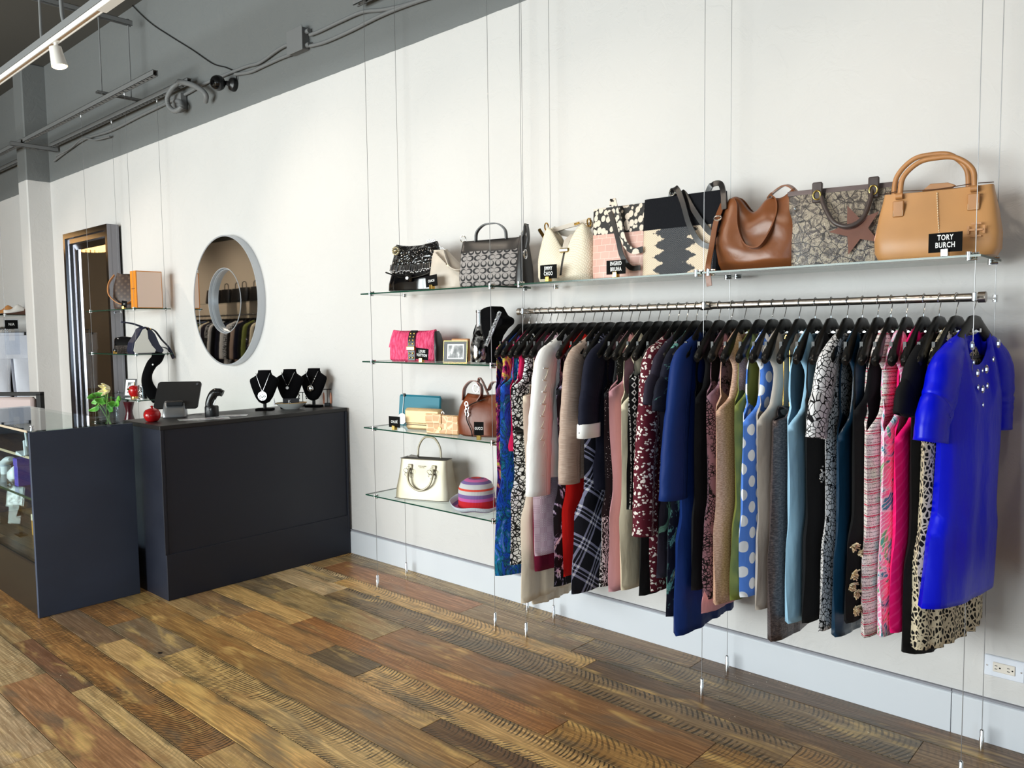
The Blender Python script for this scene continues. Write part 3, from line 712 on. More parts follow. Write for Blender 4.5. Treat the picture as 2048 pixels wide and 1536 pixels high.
PEARL = solid('white_porcelain', C(225, 230, 238), .25); LEATHW = solid('white_leatherette', C(214, 222, 234), .5)
def on(px, py, z): return at(px, py, z=z)
# inside the case, top to bottom
t = thing('necklace_stand', 'white easel stand on the top inner shelf of the display case', 'stand', (-5.02, -1.78+.06, .819))
MB().tube([(0, 0, .0), (-.03, 0, .13)], .006, 8).build('mast', LEATHW, t); MB().poly([(-.09, 0), (.02, 0), (.02, .006), (-.075, .02)], -.04, .04).tube([(.03, -.02, 0), (-.05, .0, .075)], .011, 8).build('easel', LEATHW, t)
for i, (x, y) in enumerate(((-4.98, -1.60), (-5.10, -1.60), (-5.22, -1.62))):
    t = thing('bracelet', ('sparkling crystal bracelet on the top inner shelf nearest the end panel', 'crystal bracelet on the top inner shelf, middle of three', 'crystal bracelet on the top inner shelf beside the white easel')[i], 'bracelet', (x, y, .819), group='crystal bracelets')
    q = MB()
    for k in range(14): a = 2*pi*k/14; q.ball((.022*cos(a), .022*sin(a), .006), .0055, n=6, m=4)
    q.build('stones', solid('crystal', C(214, 228, 235), .08, .6), t, smooth=False)
t = thing('jewellery_bust', 'small white shell-shaped jewellery holder on the lower inner shelf', 'holder', (-5.40, -1.695, .622))
q = MB(); q.loft([(0, .035, .022), (.02, .06, .036, .01), (.055, .05, .038, .02), (.085, .02, .02, .038), (.10, .003, .003, .045)], n=20, p=2.2); q.build('shell', PEARL, t)
t = thing('jewellery_holder', 'long white hand-shaped jewellery holder on the lower inner shelf', 'holder', (-5.66, -1.65, .622))
q = MB(); q.tube([(-.14, 0, .04), (-.06, 0, .07), (.02, 0, .10), (.07, 0, .105)], [.02, .035, .034, .018], 12, ry=[.015, .022, .02, .012]); q.cyl((-.06, 0, 0), .03, .05, 16); q.build('form', LEATHW, t)
PURP = solid('violet_card', C(74, 66, 176), .5)
t = thing('gift_box', 'violet gift box on the lower inner shelf, taller one', 'box', (-5.19, -1.70, .622)); MB().box((-.035, -.04, 0), (.03, .04, .16), ch=.002).build('box', PURP, t, smooth=False); MB().box((-.037, -.042, .12), (.032, .042, .163), ch=.002).build('lid', PURP, t, smooth=False)
t = thing('gift_box', 'violet gift box on the lower inner shelf, low wide one', 'box', (-5.33, -1.62, .622)); MB().box((-.06, -.04, 0), (.06, .04, .10), ch=.002).build('box', PURP, t, smooth=False); MB().box((-.062, -.042, .07), (.062, .042, .103), ch=.002).build('lid', PURP, t, smooth=False)
t = thing('ring', 'small silver beaded ring on the lower inner shelf', 'ring', (-5.27, -1.755, .622)); q = MB()
for k in range(9): q.ball((-.024+.006*k, .006*sin(k*2), .007+.012*abs(sin(k*.9))), .006, n=6, m=4)
q.build('beads', SILVER, t, smooth=False)
t = thing('cocktail_stand', 'clear acrylic martini-glass shaped ring stand on the case floor', 'stand', (-5.43, -1.665, .276))
MB().box((-.05, -.025, 0), (.05, .025, .008), ch=.002).build('foot', ACRYL, t, smooth=False)
MB().box((-.008, -.008, .008), (.008, .008, .11), ch=.001).build('stem', ACRYL, t, smooth=False)
q = MB(); q.poly([(0, .11), (.085, .20), (.078, .20), (0, .12), (-.078, .20), (-.085, .20)], -.02, .02); q.build('bowl', ACRYL, t, smooth=False)
t = thing('picture_frame', 'small clear frame with a grey picture on the case floor', 'frame', (-5.80, -1.60, .276), rz=.75, rx=-.2)
MB().box((-.06, -.004, .11), (.06, .004, .24), ch=.001).build('frame', ACRYL, t, smooth=False)
g = G('grey_picture', .3); g.base(g.ramp(g.noise(g.obj(), 26, 5), [(.35, C(70, 72, 80)), (.6, C(215, 220, 228))])); MB().box((-.048, -.0065, .122), (.048, -.004, .228)).build('picture', g.m, t, smooth=False)
MB().box((-.04, .0, 0), (.04, .01, .12)).build('prop', ACRYL, t, smooth=False)
t = thing('bracelet_roll', 'stacked cream bangles on the case floor at the left frame edge', 'bangles', (-5.89, -1.70, .276)); q = MB()
for k in range(4): q.lathe([(.038, .018*k), (.047, .018*k+.003), (.047, .018*k+.013), (.038, .018*k+.016)], n=22)
q.build('bangles', solid('cream_enamel', C(214, 208, 198), .3), t)
t = thing('perfume_box', 'small amber box on the case floor against the end panel', 'box', (-5.36, -1.60, .276)); MB().box((-.02, -.02, 0), (.02, .02, .13), ch=.002).build('box', solid('amber', C(190, 138, 60), .35), t, smooth=False); MB().box((-.021, -.021, .09), (.021, .021, .131), ch=.002).build('lid', solid('amber_lid', C(226, 216, 196), .4), t, smooth=False)

# ------------------------------------------------------------------ on the case: vase with flowers
ZC_ = 1.0
p = on(216, 852, 1.0); t = thing('glass_vase', 'square clear glass vase standing on the display case', 'vase', (p.x, p.y, 1.0), rz=.35)
VG = glassmat('vase_glass', (.86, .89, .91, 1))
q = MB()
for lo, hi in (((-.042, -.042, 0), (.042, .042, .012)), ((-.042, -.042, .012), (-.038, .042, .115)), ((.038, -.042, .012), (.042, .042, .115)), ((-.038, -.042, .012), (.038, -.038, .115)), ((-.038, .038, .012), (.038, .042, .115))): q.box(lo, hi)
q.build('vessel', VG, t, smooth=False)
MB().box((-.0375, -.0375, .0125), (.0375, .0375, .045)).build('water', glassmat('water', (.93, .96, .97, 1)), t, smooth=False)
LEAF = solid('leaf_green', C(92, 160, 58), .45); STEM = solid('stem_green', C(110, 150, 70), .5)
t2 = thing('cut_flower', 'pale yellow daffodil-like flower with green leaves in the square vase', 'flower', (p.x, p.y, 1.012), rz=.2)
q = MB()
for e in ((-.10, 0, .12), (-.05, .02, .17), (.035, -.01, .19), (.01, .02, .15), (-.09, -.02, .16), (.06, .02, .13)):
    q.tube(catmull([(-e[0]*.3, 0, .0), (e[0]*.3, e[1], .09), e], 5), .0022, 6)
q.build('stems', STEM, t2)
def leaf(par, base, tip, w, m=LEAF, name='leaf'):
    base = Vector(base); tip = Vector(tip); d = tip-base; s = d.cross(Vector((.3, -1, .2))).normalized()*w; n = d.cross(s).normalized()
    def fn(u, v): return tuple(base+d*v+s*(2*u-1)*sin(pi*min(1, v*.97+.02))**.8*(1-.25*v)+n*(.012*(1-(2*u-1)**2)-.03*v*v))
    return MB().grid(fn, 4, 7).build(name, m, par, solidify=.0012)
random.seed(3)
for e in ((-.10, 0, .12), (-.05, .02, .17), (-.09, -.02, .16), (.06, .02, .13), (.0, 0, .14)):
    for k in range(3):
        b = Vector(e)*random.uniform(.7, 1); tip = b+Vector((random.uniform(-.07, .06), random.uniform(-.04, .02), random.uniform(-.04, .035)))
        leaf(t2, b, tip, random.uniform(.014, .021))
PET = solid('pale_yellow_petal', C(244, 238, 196), .5); fc = Vector((.036, -.012, .192))
for k in range(7):
    a = 2*pi*k/7; dv = Vector((cos(a)*.040, -.014, sin(a)*.040)); leaf(t2, fc, fc+dv, .0125, PET, 'petal')
MB().tube([fc+Vector((0, 0, 0)), fc+Vector((.004, -.02, 0))], [.006, .012], 12).build('corona', solid('orange_yellow', C(238, 186, 60), .5), t2)

# ------------------------------------------------------------------ things on the counter
ZK = .990
RED_ = solid('red_lacquer', C(176, 22, 26), .12)
def pot(loc, lab, s=1.0):
    t = thing('red_pot', lab, 'pot', loc)
    MB().lathe([(0.024*s, 0), (.034*s, .006*s), (.045*s, .026*s), (.047*s, .042*s), (.041*s, .058*s), (.036*s, .062*s)], n=28).build('body', RED_, t)
    MB().lathe([(.038*s, .062*s), (.036*s, .068*s), (.018*s, .076*s), (.006*s, .078*s), (.006*s, .084*s), (.009*s, .089*s), (.003*s, .093*s)], n=28).build('lid', RED_, t)
    return t
p = on(305, 843, ZK); pot((p.x, p.y, ZK), 'small round red lacquered pot on the counter corner beside the tablet')
# tablet till
p = on(352, 835, ZK); t = thing('tablet_stand', 'silver wedge stand of the tablet till on the counter', 'stand', (p.x-.03, p.y+.01, ZK), rz=radians(62))
ALU = solid('matte_aluminium', C(176, 178, 182), .32, .85)
q = MB(); q.loft([(0, .066, .052, 0, 0), (.006, .070, .055), (.03, .070, .052, 0, .003), (.085, .062, .03, 0, .02), (.098, .056, .016, 0, .030)], n=36, p=6); q.build('base', ALU, t)
MB().box((-.05, -.036, .07), (.05, .0, .10), ch=.006).build('cradle', BLACKP, t, smooth=False)
t = thing('tablet', 'black tablet tilted on the silver stand with its back to the shop', 'tablet', (p.x-.035, p.y+.022, ZK+.040), rz=radians(45)); 
q = MB()
R = .018
out = []
for cx, cy, a0 in ((.132-R, .185-R, 0), (-.132+R, .185-R, 90), (-.132+R, R, 180), (.132-R, R, 270)):
    for k in range(5): a = radians(a0+k*22.5); out.append((cx+R*cos(a), cy+R*sin(a)))
q.poly(out, -.005, .005); q.xf(Matrix.Translation((0, -.018, .012)) @ Matrix.Rotation(radians(-32), 4, 'X')); q.build('body', BLACKP, t, smooth=False)
q = MB(); q.cyl((.108, -.006, .165), .008, -.0015, 16, axis='y'); q.xf(Matrix.Translation((0, -.018, .012)) @ Matrix.Rotation(radians(-32), 4, 'X')); q.build('lens', solid('grey_lens', C(70, 70, 74), .2), t)
# scanner
p = on(421, 834, ZK); t = thing('barcode_scanner', 'black handheld barcode scanner upright in its cradle on the counter', 'scanner', (p.x-.02, p.y+.02, ZK), rz=radians(45))
MB().lathe([(.040, 0), (.041, .004), (.041, .058), (.037, .066)], n=28).build('cradle', BLACKP, t)
q = MB(); q.tube(catmull([(-.012, 0, .05), (-.010, 0, .085), (.004, 0, .12), (.022, 0, .145), (.05, 0, .148), (.07, 0, .140)], 5), [.026]*8+[.027]*6+[.026]*4+[.024]*4+[.021]*4, 16); q.build('handset', solid('black_gloss_grip', C(14, 14, 16), .22), t)
MB().poly([(.022, .070), (.036, .102), (.030, .106), (.016, .078)], -.026, -.020).build('trigger', WHITEP, t, smooth=False)
text('T\u00b7\u00b7\u00b7T', .016, WHITEP, t, (0, -.0415, .045), (pi/2, 0, 0), depth=.0003)
a = on(385, 837, ZK); b = on(405, 836, ZK)
pipe('power_cable', 'thin grey cable lying between the tablet stand and the scanner', [tuple(on(374, 832, ZK)+Vector((0, 0, .003))), tuple(on(388, 829, ZK)+Vector((0, 0, .003))), tuple(on(403, 829, ZK)+Vector((0, 0, .003)))], .0018, solid('grey_cable', C(120, 120, 122), .5), 'cable')
# leaflets
g = G('printed_leaflet', .35); n = g.noise(g.obj(), 30, 4, out='Color'); f = g.step(g.noise(g.obj(), 22, 3), .45, .55)
g.base(g.mix(f, C(206, 208, 214), g.mix(.5, n, C(110, 112, 130)))); LEAFL = g.m
for i, (px, py, rz, l) in enumerate(((425, 838, 1.2, 'printed leaflet under the barcode scanner'), (462, 832, .95, 'printed leaflet lying right of the barcode scanner'), (398, 839, 1.25, 'printed leaflet at the counter edge before the scanner'))):
    p = on(px, py, ZK); t = thing('leaflet', l, 'leaflet', (p.x-.02, p.y, ZK+.0006*i), rz=rz, group='leaflets'); MB().box((-.105, -.05, 0), (.105, .05, .0006)).build('sheet', LEAFL, t, smooth=False)
# dish with cards
p = on(578, 819, ZK); t = thing('oval_dish', 'boat-shaped cream dish holding business cards on the counter', 'dish', (p.x-.02, p.y+.03, ZK), rz=radians(62))
def bo(sc, z0, dz): return [(r*sc, z0+z) for r, z in ((.045, 0), (.05, .004), (.075, .022), (.098, .040))]
MB().lathe(bo(1, 0, 0)+[(.094, .041), (.070, .026), (.04, .010), (0.001, .009)], n=36, cap1=False, sx=1.05, sy=.62).build('bowl', solid('stoneware', C(206, 208, 206), .4), t)
MB().lathe([(.098, .040), (.100, .043), (.094, .044), (.092, .041)], n=36, cap0=False, cap1=False, sx=1.05, sy=.62).build('rim', solid('ochre_rim', C(204, 164, 96), .4), t)
t2 = thing('business_cards', 'stack of dark grey cards with a white letter standing in the dish', 'cards', (p.x-.02, p.y+.03, ZK+.012), rz=radians(62))
for k in range(5): MB().box((-.052, -.012+.005*k, 0), (.052, -.0115+.005*k, .058)).build('card', solid('dark_grey_card', C(50, 50, 54), .5), t2, smooth=False)
text('K', .03, WHITEP, t2, (-.012, -.0126, .038), (pi/2, 0, 0), sx=.95, depth=.0002); text('- - -', .014, WHITEP, t2, (.02, -.0126, .026), (pi/2, 0, 0), depth=.0002)
# velvet busts with necklaces
def bust(px, py, yy, rz, lab, style, nlab):
    p = at(px, py, y=yy); x, y = p.x, yy
    t = thing('display_bust', lab, 'display bust', (x, y, ZK), rz=rz, group='velvet busts')
    MB().box((-.055, -.032, 0), (.055, .032, .013), ch=.002).build('foot', VELVET, t, smooth=False)
    MB().cyl((0, .0, .013), .011, .04, 14).build('post', BLACKP, t)
    prof = [(.045, .012), (.055, .034), (.085, .056), (.12, .072), (.16, .088), (.19, .097), (.205, .095), (.22, .070), (.232, .050), (.25, .042), (.262, .042)]
    NZ = [(prof[i][0]+(prof[i+1][0]-prof[i][0])*k/3, prof[i][1]+(prof[i+1][1]-prof[i][1])*k/3) for i in range(len(prof)-1) for k in range(3)]+[prof[-1]]
    def ysh(z): return -.012+.02*((z-.045)/.2)**1.5
    rows = [(z, w, .012+.016*min(1, w/.05), 0, .004+ysh(z)) for z, w in NZ]
    MB().loft(rows, n=32, p=2.6).build('bust', VELVET, t)
    n = thing('necklace', nlab, 'necklace', (x, y, ZK), rz=rz, group='necklaces on the busts')
    def yf(z): # front surface
        w = next((ww for zz, ww in NZ if zz >= z), .05); return ysh(z)+.004-(.012+.016*min(1, w/.05))-.003
    zb = {0: .125, 1: .150, 2: .150}[style]
    pts = []
    for k in range(13):
        u = k/12*2-1; xx = u*.047; z = zb+(.245-zb)*abs(u)**1.15; pts.append((xx, yf(z), z))
    MB().tube(pts, .0019, 6).build('chain', SILVER, n)
    if style == 0:
        q = MB(); q.cyl((.0, yf(zb)-.002, zb-.028), .030, -.004, 28, axis='y'); q.build('pendant', SILVER, n)
        q = MB(); random.seed(5)
        for k in range(16):
            a = random.uniform(0, 6.28); r = random.uniform(.006, .026); q.ball((r*cos(a), yf(zb)-.006, zb-.028+r*sin(a)), .0042, sy=.4, n=8, m=4)
        q.build('relief', solid('oxidised_silver', C(150, 156, 156), .15, 1), n)
    elif style == 1:
        MB().cyl((0, yf(zb)-.001, zb-.010), .010, -.004, 18, axis='y').build('pendant', solid('pearl_disc', C(235, 235, 238), .3), n)
        q = MB(); [q.ball((pts[i][0], pts[i][1], pts[i][2]), .0035, n=8, m=5) for i in (3, 5, 7, 9)]; q.build('beads', SILVER, n)
    else:
        MB().ball((0, yf(zb)-.010, zb-.022), .023, sy=.6, n=18, m=12).build('pendant', CHROME, n)
        q = MB(); [q.ball(pts[i], .0045, n=8, m=5) for i in (8, 9, 10)]; q.build('beads', CHROME, n)
    return t
bust(530, 816, -.44, radians(38), 'black velvet bust, leftmost of three, with a big round silver pendant', 0, 'silver chain with a large round relief pendant on the leftmost bust')
bust(580, 812, -.27, radians(34), 'black velvet bust in the middle of three, behind the dish', 1, 'fine silver chain with a small pearl disc on the middle bust')
bust(628, 811, -.115, radians(28), 'black velvet bust, rightmost of three, nearest the wall', 2, 'silver chain with a shiny ball pendant on the rightmost bust')
def estand(px, py, z, h, w, lab, style):
    p = on(px, py, ZK); t = thing('earring_stand', lab, 'stand', (p.x, p.y, ZK), rz=radians(45), group='earring stands')
    MB().box((-.018, -.014, 0), (.018, .014, .022), ch=.002).build('foot', BLACKP, t, smooth=False)
    MB().tube([(0, 0, .022), (0, 0, h)], .0025, 8).build('post', BLACKP, t); MB().tube([(-w, 0, h), (w, 0, h)], .003, 8).build('bar', BLACKP, t)
    for s in (-1, 1):
        e = thing('earring', ('coral drop earring, ' if style else 'small crystal earring, ')+('left' if s < 0 else 'right')+' one on the '+('outer' if style else 'inner')+' black stand', 'earring', (p.x+s*w*.85*cos(radians(45)), p.y+s*w*.85*sin(radians(45)), ZK+h-.004), group='earrings')
        if style:
            MB().tube([(0, 0, 0), (0, 0, -.02)], .0015, 6).build('hook', SILVER, e); MB().lathe([(.0005, -.10), (.006, -.09), (.007, -.05), (.004, -.02), (.001, -.018)], n=10).build('drop', solid('coral', C(226, 150, 118), .35), e)
        else:
            q = MB(); [q.ball((.004*sin(k*2.2), 0, -.008-.010*k), .006, n=6, m=4) for k in range(4)]; q.build('crystals', SILVER, e, smooth=False)
estand(606, 812, 0, .095, .03, 'low black earring stand between the middle and right busts', 0)
estand(655, 812, 0, .115, .028, 'black T-shaped earring stand at the wall end of the counter', 1)
p = on(549, 820, ZK); t = thing('ring_cone', 'tiny silver ring cone on the counter between bust and dish', 'ring holder', (p.x, p.y, ZK))
MB().lathe([(.010, 0), (.011, .004), (.008, .012), (.010, .022), (.006, .03), (.0055, .045)], n=16).build('base', ACRYL, t)
MB().lathe([(.0075, .034), (.006, .05), (.001, .078)], n=14).build('cone', SILVER, t)

# ------------------------------------------------------------------ mirrors
t = thing('round_mirror', 'large round wall mirror with a raised silver ring around a smaller inner mirror', 'mirror', (-5.845, 0, 1.752))
def disc(r0, r1, y, n=72):
    q = MB(); vs = []; fs = []
    for k in range(n):
        a = 2*pi*k/n; vs += [(r0*cos(a), y, r0*sin(a)), (r1*cos(a), y, r1*sin(a))]
    for k in range(n): j = (k+1) % n; fs.append((2*k, 2*k+1, 2*j+1, 2*j))
    if r0 < 1e-4: pass
    return q.add(vs, fs)
def ring(par, name, m, r, y0, y1, th): # cylinder wall around y axis
    q = MB(); n = 72; vs = []; fs = []
    for k in range(n):
        a = 2*pi*k/n
        for rr, yy in ((r, y0), (r+th, y0), (r+th, y1), (r, y1)): vs.append((rr*cos(a), yy, rr*sin(a)))
    for k in range(n):
        j = (k+1) % n
        for e in range(4): f = (e+1) % 4; fs.append((4*k+e, 4*j+e, 4*j+f, 4*k+f))
    return q.add(vs, fs).build(name, m, par)
RIMS = solid('silver_paint', C(196, 200, 206), .32, .5)
ring(t, 'outer_rim', RIMS, .500, -.062, -.0, .010); ring(t, 'inner_rim', RIMS, .252, -.062, -.012, .006); ring(t, 'inner_rim', RIMS, .245, -.040, -.018, .004)
disc(.258, .500, -.060).build('mirror_ring', MIRROR, t, smooth=False)
disc(.0, .252, -.020).build('inner_mirror', MIRROR, t, smooth=False)
disc(.0, .505, -.008).build('back_plate', BLACKP, t, smooth=False)

t = thing('tall_mirror', 'tall leaning mirror with a broad faceted chrome frame behind the counter', 'mirror', (-8.46, -.10, 0.0))
x0, x1, zt = -.575, .575, 2.545; fw = .17
FM = solid('dark_chrome', C(128, 128, 134), .16, 1.0)
def frame_side(ax0, az0, ax1, az1, nx, nz):
    # three-step profile from outer edge (w=0) to inner edge (w=1): depth
    prof = [(0, .075), (0, -.035), (.30, -.035), (.36, -.012), (.62, -.012), (.68, .018), (1, .03), (1, .075)]
    q = MB(); n = len(prof); vs = []
    for (ax, az, mx, mz) in ((ax0, az0, *nx), (ax1, az1, *nz)):
        for w, d in prof: vs.append((ax+mx*fw*w, d, az+mz*fw*w))
    q.add(vs, [(i, i+1, n+i+1, n+i) for i in range(n-1)]); return q
frame_side(x0, .02, x0, zt, (1, 1), (1, -1)).build('frame_side', FM, t, smooth=False)
frame_side(x1, .02, x1, zt, (-1, 1), (-1, -1)).build('frame_side', FM, t, smooth=False)
frame_side(x0, zt, x1, zt, (1, -1), (-1, -1)).build('frame_top', FM, t, smooth=False)
frame_side(x0, .02, x1, .02, (1, 1), (-1, 1)).build('frame_bottom', FM, t, smooth=False)
MB().box((x0+fw-.01, .04, .02+fw-.01), (x1-fw+.01, .045, zt-fw+.01)).build('mirror_glass', MIRROR, t, smooth=False)
MB().box((x0+.02, .076, .02), (x1-.02, .085, zt-.02)).build('backing', BLACKP, t, smooth=False)
# ------------------------------------------------------------------ far shelf unit contents
def sign(par_loc, lines, w=.075, h=.052, rz=0.0, label='', size=.019, clip=GOLD, tilt=0.0, z0=.014):
    t = thing('name_card', label, 'sign', par_loc, rz=rz, group='black name cards')
    c = MB().box((-w/2, -.001, z0), (w/2, .001, z0+h)); M = Matrix.Rotation(tilt, 4, 'Y'); c.xf(M); c.build('card', BLACKC, t, smooth=False)
    MB().box((-.011, -.012, 0), (.011, .012, .024), ch=.0015).build('clip', clip, t, smooth=False)
    n = len(lines)
    for i, l in enumerate(lines):
        zc = z0+h*.5+(n-1-2*i)*size*.50+(.003 if n > 1 else 0)
        text(l, size, WHITEP, t, (M @ Vector((0, -.0016, zc))), (pi/2, tilt, 0), sx=.68, depth=.0003, offset=.02)
    return t
MONO = G('brown_monogram', .5); uvm = MONO.uv(); a = MONO.vor(MONO.map(uvm, (1, 1, 1), rot=(0, 0, .785)), 26, rand=.0); b = MONO.vor(MONO.map(uvm, (1, 1, 1), (.02, .01, 0)), 34, rand=.2)
f = MONO.math('MULTIPLY', MONO.math('SUBTRACT', 1.0, MONO.step(a, .22, .3)), .55)
MONO.base(MONO.mix(f, C(62, 45, 38), C(104, 84, 66))); MONO = MONO.m
TANL = solid('tan_leather', C(196, 132, 74), .45)
t = thing('monogram_bag', 'dark brown patterned shoulder bag with a hanging tan strap on the far top shelf', 'handbag', (-7.16, -.235, 1.717), rz=.80)
MB().loft([(0, .13, .065), (.02, .145, .075), (.10, .15, .07), (.20, .14, .05), (.27, .125, .025, 0, 0, .0), (.31, .115, .010, 0, 0, .025), (.325, .110, .006, 0, 0, .03)], n=40, p=3, wr=.003).build('body', MONO, t)
MB().strap(catmull([(-.13, -.01, .30), (-.165, -.05, .22), (-.15, -.085, .12), (-.06, -.10, .045), (.03, -.10, .06), (.10, -.085, .16), (.125, -.04, .27), (.115, -.005, .31)], 7), .026, .006, (0, -1, .2)).build('strap', TANL, t)
sign((-7.05, -.345, 1.717), ['L\u00b7V'], .055, .055, .5, 'tiny black name card before the brown patterned bag', .016, tilt=.15)
ORB = solid('orange_card', C(214, 132, 34), .5); PCH = solid('peach_panel', C(232, 202, 184), .5)
t = thing('gift_box', 'tall orange box with a pale peach end face on the far top shelf', 'box', (-6.86, -.225, 1.717))
MB().box((-.055, -.11, 0), (.055, .11, .315), ch=.002).build('box', ORB, t, smooth=False)
MB().box((.0555, -.103, .007), (.0575, .103, .308)).build('end_face', PCH, t, smooth=False)
MB().box((-.0565, -.111, .0), (.0565, -.109, .315)).build('front_face', ORB, t, smooth=False)
text('LOUIS VUITTON', .012, solid('brown_ink', C(120, 66, 20), .6), t, (-.005, -.112, .165), (pi/2, 0, 0), sx=.62, depth=.0002)
# middle shelf
SEQ = G('sequined_brown', .3); vq = SEQ.vor(SEQ.uv(), 110, rand=.3); SEQ.base(SEQ.mix(SEQ.step(vq, .2, .5), C(70, 58, 50), C(22, 16, 14))); SEQ.set('Metallic', .5); SEQ.bump(vq, .8, .004)
t = thing('evening_bag', 'small dark sequined bag with a shiny black flap on the far middle shelf', 'handbag', (-7.32, -.24, 1.327), rz=.75)
MB().loft([(0, .085, .05), (.015, .095, .055), (.09, .092, .045), (.13, .085, .03)], n=32, p=3).build('body', SEQ.m, t)
MB().loft([(.07, .088, .050), (.125, .088, .038), (.142, .082, .02)], n=32, p=4).build('flap', solid('patent_black', C(10, 10, 12), .06), t)
MB().tube(catmull([(-.08, 0, .135), (-.02, .02, .147), (.08, .0, .13), (.12, -.03, .08), (.10, -.03, .02)], 6), .005, 8).build('strap', BLACKP, t)
sign((-7.27, -.35, 1.327), ['JC'], .04, .032, .4, 'tiny name card before the sequined bag', .014, z0=.012)
NVY = solid('navy_leather', C(26, 32, 56), .45); CRM = solid('off_white_leather', C(226, 222, 214), .5)
t = thing('backpack', 'navy backpack with an off-white side panel slumped on the far middle shelf', 'backpack', (-6.90, -.21, 1.327))
MB().poly([(-.155, 0), (-.17, .03), (-.155, .10), (-.11, .165), (-.085, .215), (-.05, .235), (-.01, .225), (.035, .17), (.07, .08), (.105, .03), (.09, .002)], -.055, .06, 'yz').build('body', NVY, t, smooth=False, bevel=.008)
MB().poly([(-.145, .008), (-.158, .03), (-.143, .10), (-.10, .16), (-.075, .208), (-.05, .218), (-.035, .20), (-.03, .13), (.00, .07), (.03, .035), (.025, .01)], .061, .066, 'yz').build('side_panel', CRM, t, smooth=False, bevel=.002)
MB().strap(catmull([(.02, -.03, .225), (.03, .04, .20), (.03, .10, .12), (.03, .16, .05), (.04, .20, -.04)], 6), .03, .006, (1, 0, 0)).build('shoulder_strap', NVY, t)
MB().strap(catmull([(.0, .06, .05), (.0, .11, .055), (.02, .16, .03), (.04, .19, -.05)], 6), .035, .006, (1, 0, 0)).build('shoulder_strap', NVY, t)
MB().strap(catmull([(.0, -.05, .232), (.0, -.13, .26), (-.0, -.22, .275)], 6), .03, .012, (1, 0, 0)).build('top_handle', NVY, t)
MB().cyl((.04, -.035, .215), .010, .02, 12, axis='x').cyl((.05, -.01, .215), .006, .02, 12, axis='x').build('buckle', GOLD, t)
# third shelf
p = at(318, 800, y=-.24)
t = thing('display_neck', 'slender black display neck with a pale ring bead on the far third shelf', 'display bust', (-6.86, -.22, .935))
def neckp(pts, w, th): 
    q = MB(); c = catmull(pts, 6); n = len(c); q.tube(c, [th]*n, 14, ry=[w(i/(n-1)) for i in range(n)], side=(0, -1, .2)); return q
pts = [(0, .05, .005), (0, .0, .06), (0, -.035, .14), (0, -.03, .22), (0, .01, .30), (0, .055, .345), (0, .075, .40)]
MB().tube(catmull(pts, 6), [.060-.022*min(1, i/18)+.016*max(0, (i-20)/16) for i in range(37)], 16, ry=[.045]*37, side=(0, 1, .3)).build('neck', VELVET, t)
MB().lathe([(.07, 0), (.07, .012), (.05, .016)], (0, .04, 0), n=20, sy=.7).build('foot', VELVET, t); MB().ball((.045, .0, .30), .008, n=8, m=6).build('bead', WHITEP, t)
p = at(285, 797, y=-.24); t = thing('vase', 'brushed silver cylinder vase with a relief figure on the far third shelf', 'vase', (-6.985, -.24, .935))
MB().lathe([(.040, 0), (.040, .115), (.037, .117), (.037, .02), (.001, .018)], n=28, cap1=False).build('cylinder', SILVER, t)
q = MB(); random.seed(2); [q.ball((random.uniform(.01, .03), -.035+random.uniform(-.004, .006), random.uniform(.01, .11)), .009, n=8, m=6) for k in range(22)]; q.build('relief', SILVER, t)
t = thing('red_jar', 'round red lidded jar with a gold band on the far third shelf', 'jar', (-7.14, -.25, .935))
MB().lathe([(.03, .012), (.045, .03), (.052, .06), (.050, .085), (.04, .10), (.024, .108), (.01, .11)], n=28).build('body', RED_, t); MB().lathe([(.035, 0), (.033, .012)], n=28).build('foot', GOLD, t); MB().cyl((0, 0, .11), .004, .03, 8).build('knob', GOLD, t); MB().box((-.024, -.054, .072), (.024, -.046, .086)).build('label_band', GOLD, t)
t = thing('picture_frame', 'small black frame with a portrait leaning on the far third shelf', 'frame', (-7.33, -.22, .935), rz=.5, rx=-.18)
q = MB(); q.box((-.06, -.005, 0), (-.05, .005, .16)).box((.05, -.005, 0), (.06, .005, .16)).box((-.05, -.005, 0), (.05, .005, .01)).box((-.05, -.005, .15), (.05, .005, .16)); q.build('frame', BLACKP, t, smooth=False)
BW = G('grey_photo', .35); BW.base(BW.ramp(BW.noise(BW.map(BW.obj(), (1, 1, .55)), 42, 5), [(.38, C(20, 20, 22)), (.52, C(110, 110, 112)), (.66, C(235, 235, 235))])); BW = BW.m
MB().box((-.05, -.001, .01), (.05, .002, .15)).build('mount', WHITEP, t, smooth=False); MB().box((-.026, -.0025, .03), (.026, -.001, .13)).build('picture', BW, t, smooth=False)
# lowest shelf, seen over the counter
t = thing('ring_handle_bag', 'black bag with two round ring handles on the far lowest shelf', 'handbag', (-6.95, -.20, .545), rz=.4)
MB().loft([(0, .11, .05), (.1, .12, .05), (.20, .11, .03)], n=28, p=4).build('body', BLACKP, t)
for s in (-1, 1): MB().tube([(.045*cos(a*pi/10), s*.03, .245+.045*sin(a*pi/10)) for a in range(20)], .006, 8, closed=True).build('ring_handle', BLACKP, t)
t = thing('vase', 'dark burgundy waisted vase on the far lowest shelf', 'vase', (-7.25, -.26, .545))
MB().lathe([(.05, 0), (.06, .04), (.055, .15), (.03, .24), (.028, .27), (.045, .34), (.05, .35)], n=24).build('body', solid('burgundy_glaze', C(66, 18, 28), .2), t)
# on the low desk behind the counter
t = thing('desk_tray', 'black tray with a silver cylinder on the low desk behind the counter', 'tray', (-5.05, -1.02, .725))
MB().box((-.15, -.12, 0), (.15, .12, .02), ch=.003).build('tray', BLACKP, t, smooth=False); MB().lathe([(.02, .02), (.02, .10), (.016, .105)], n=16).build('cylinder', SILVER, t)

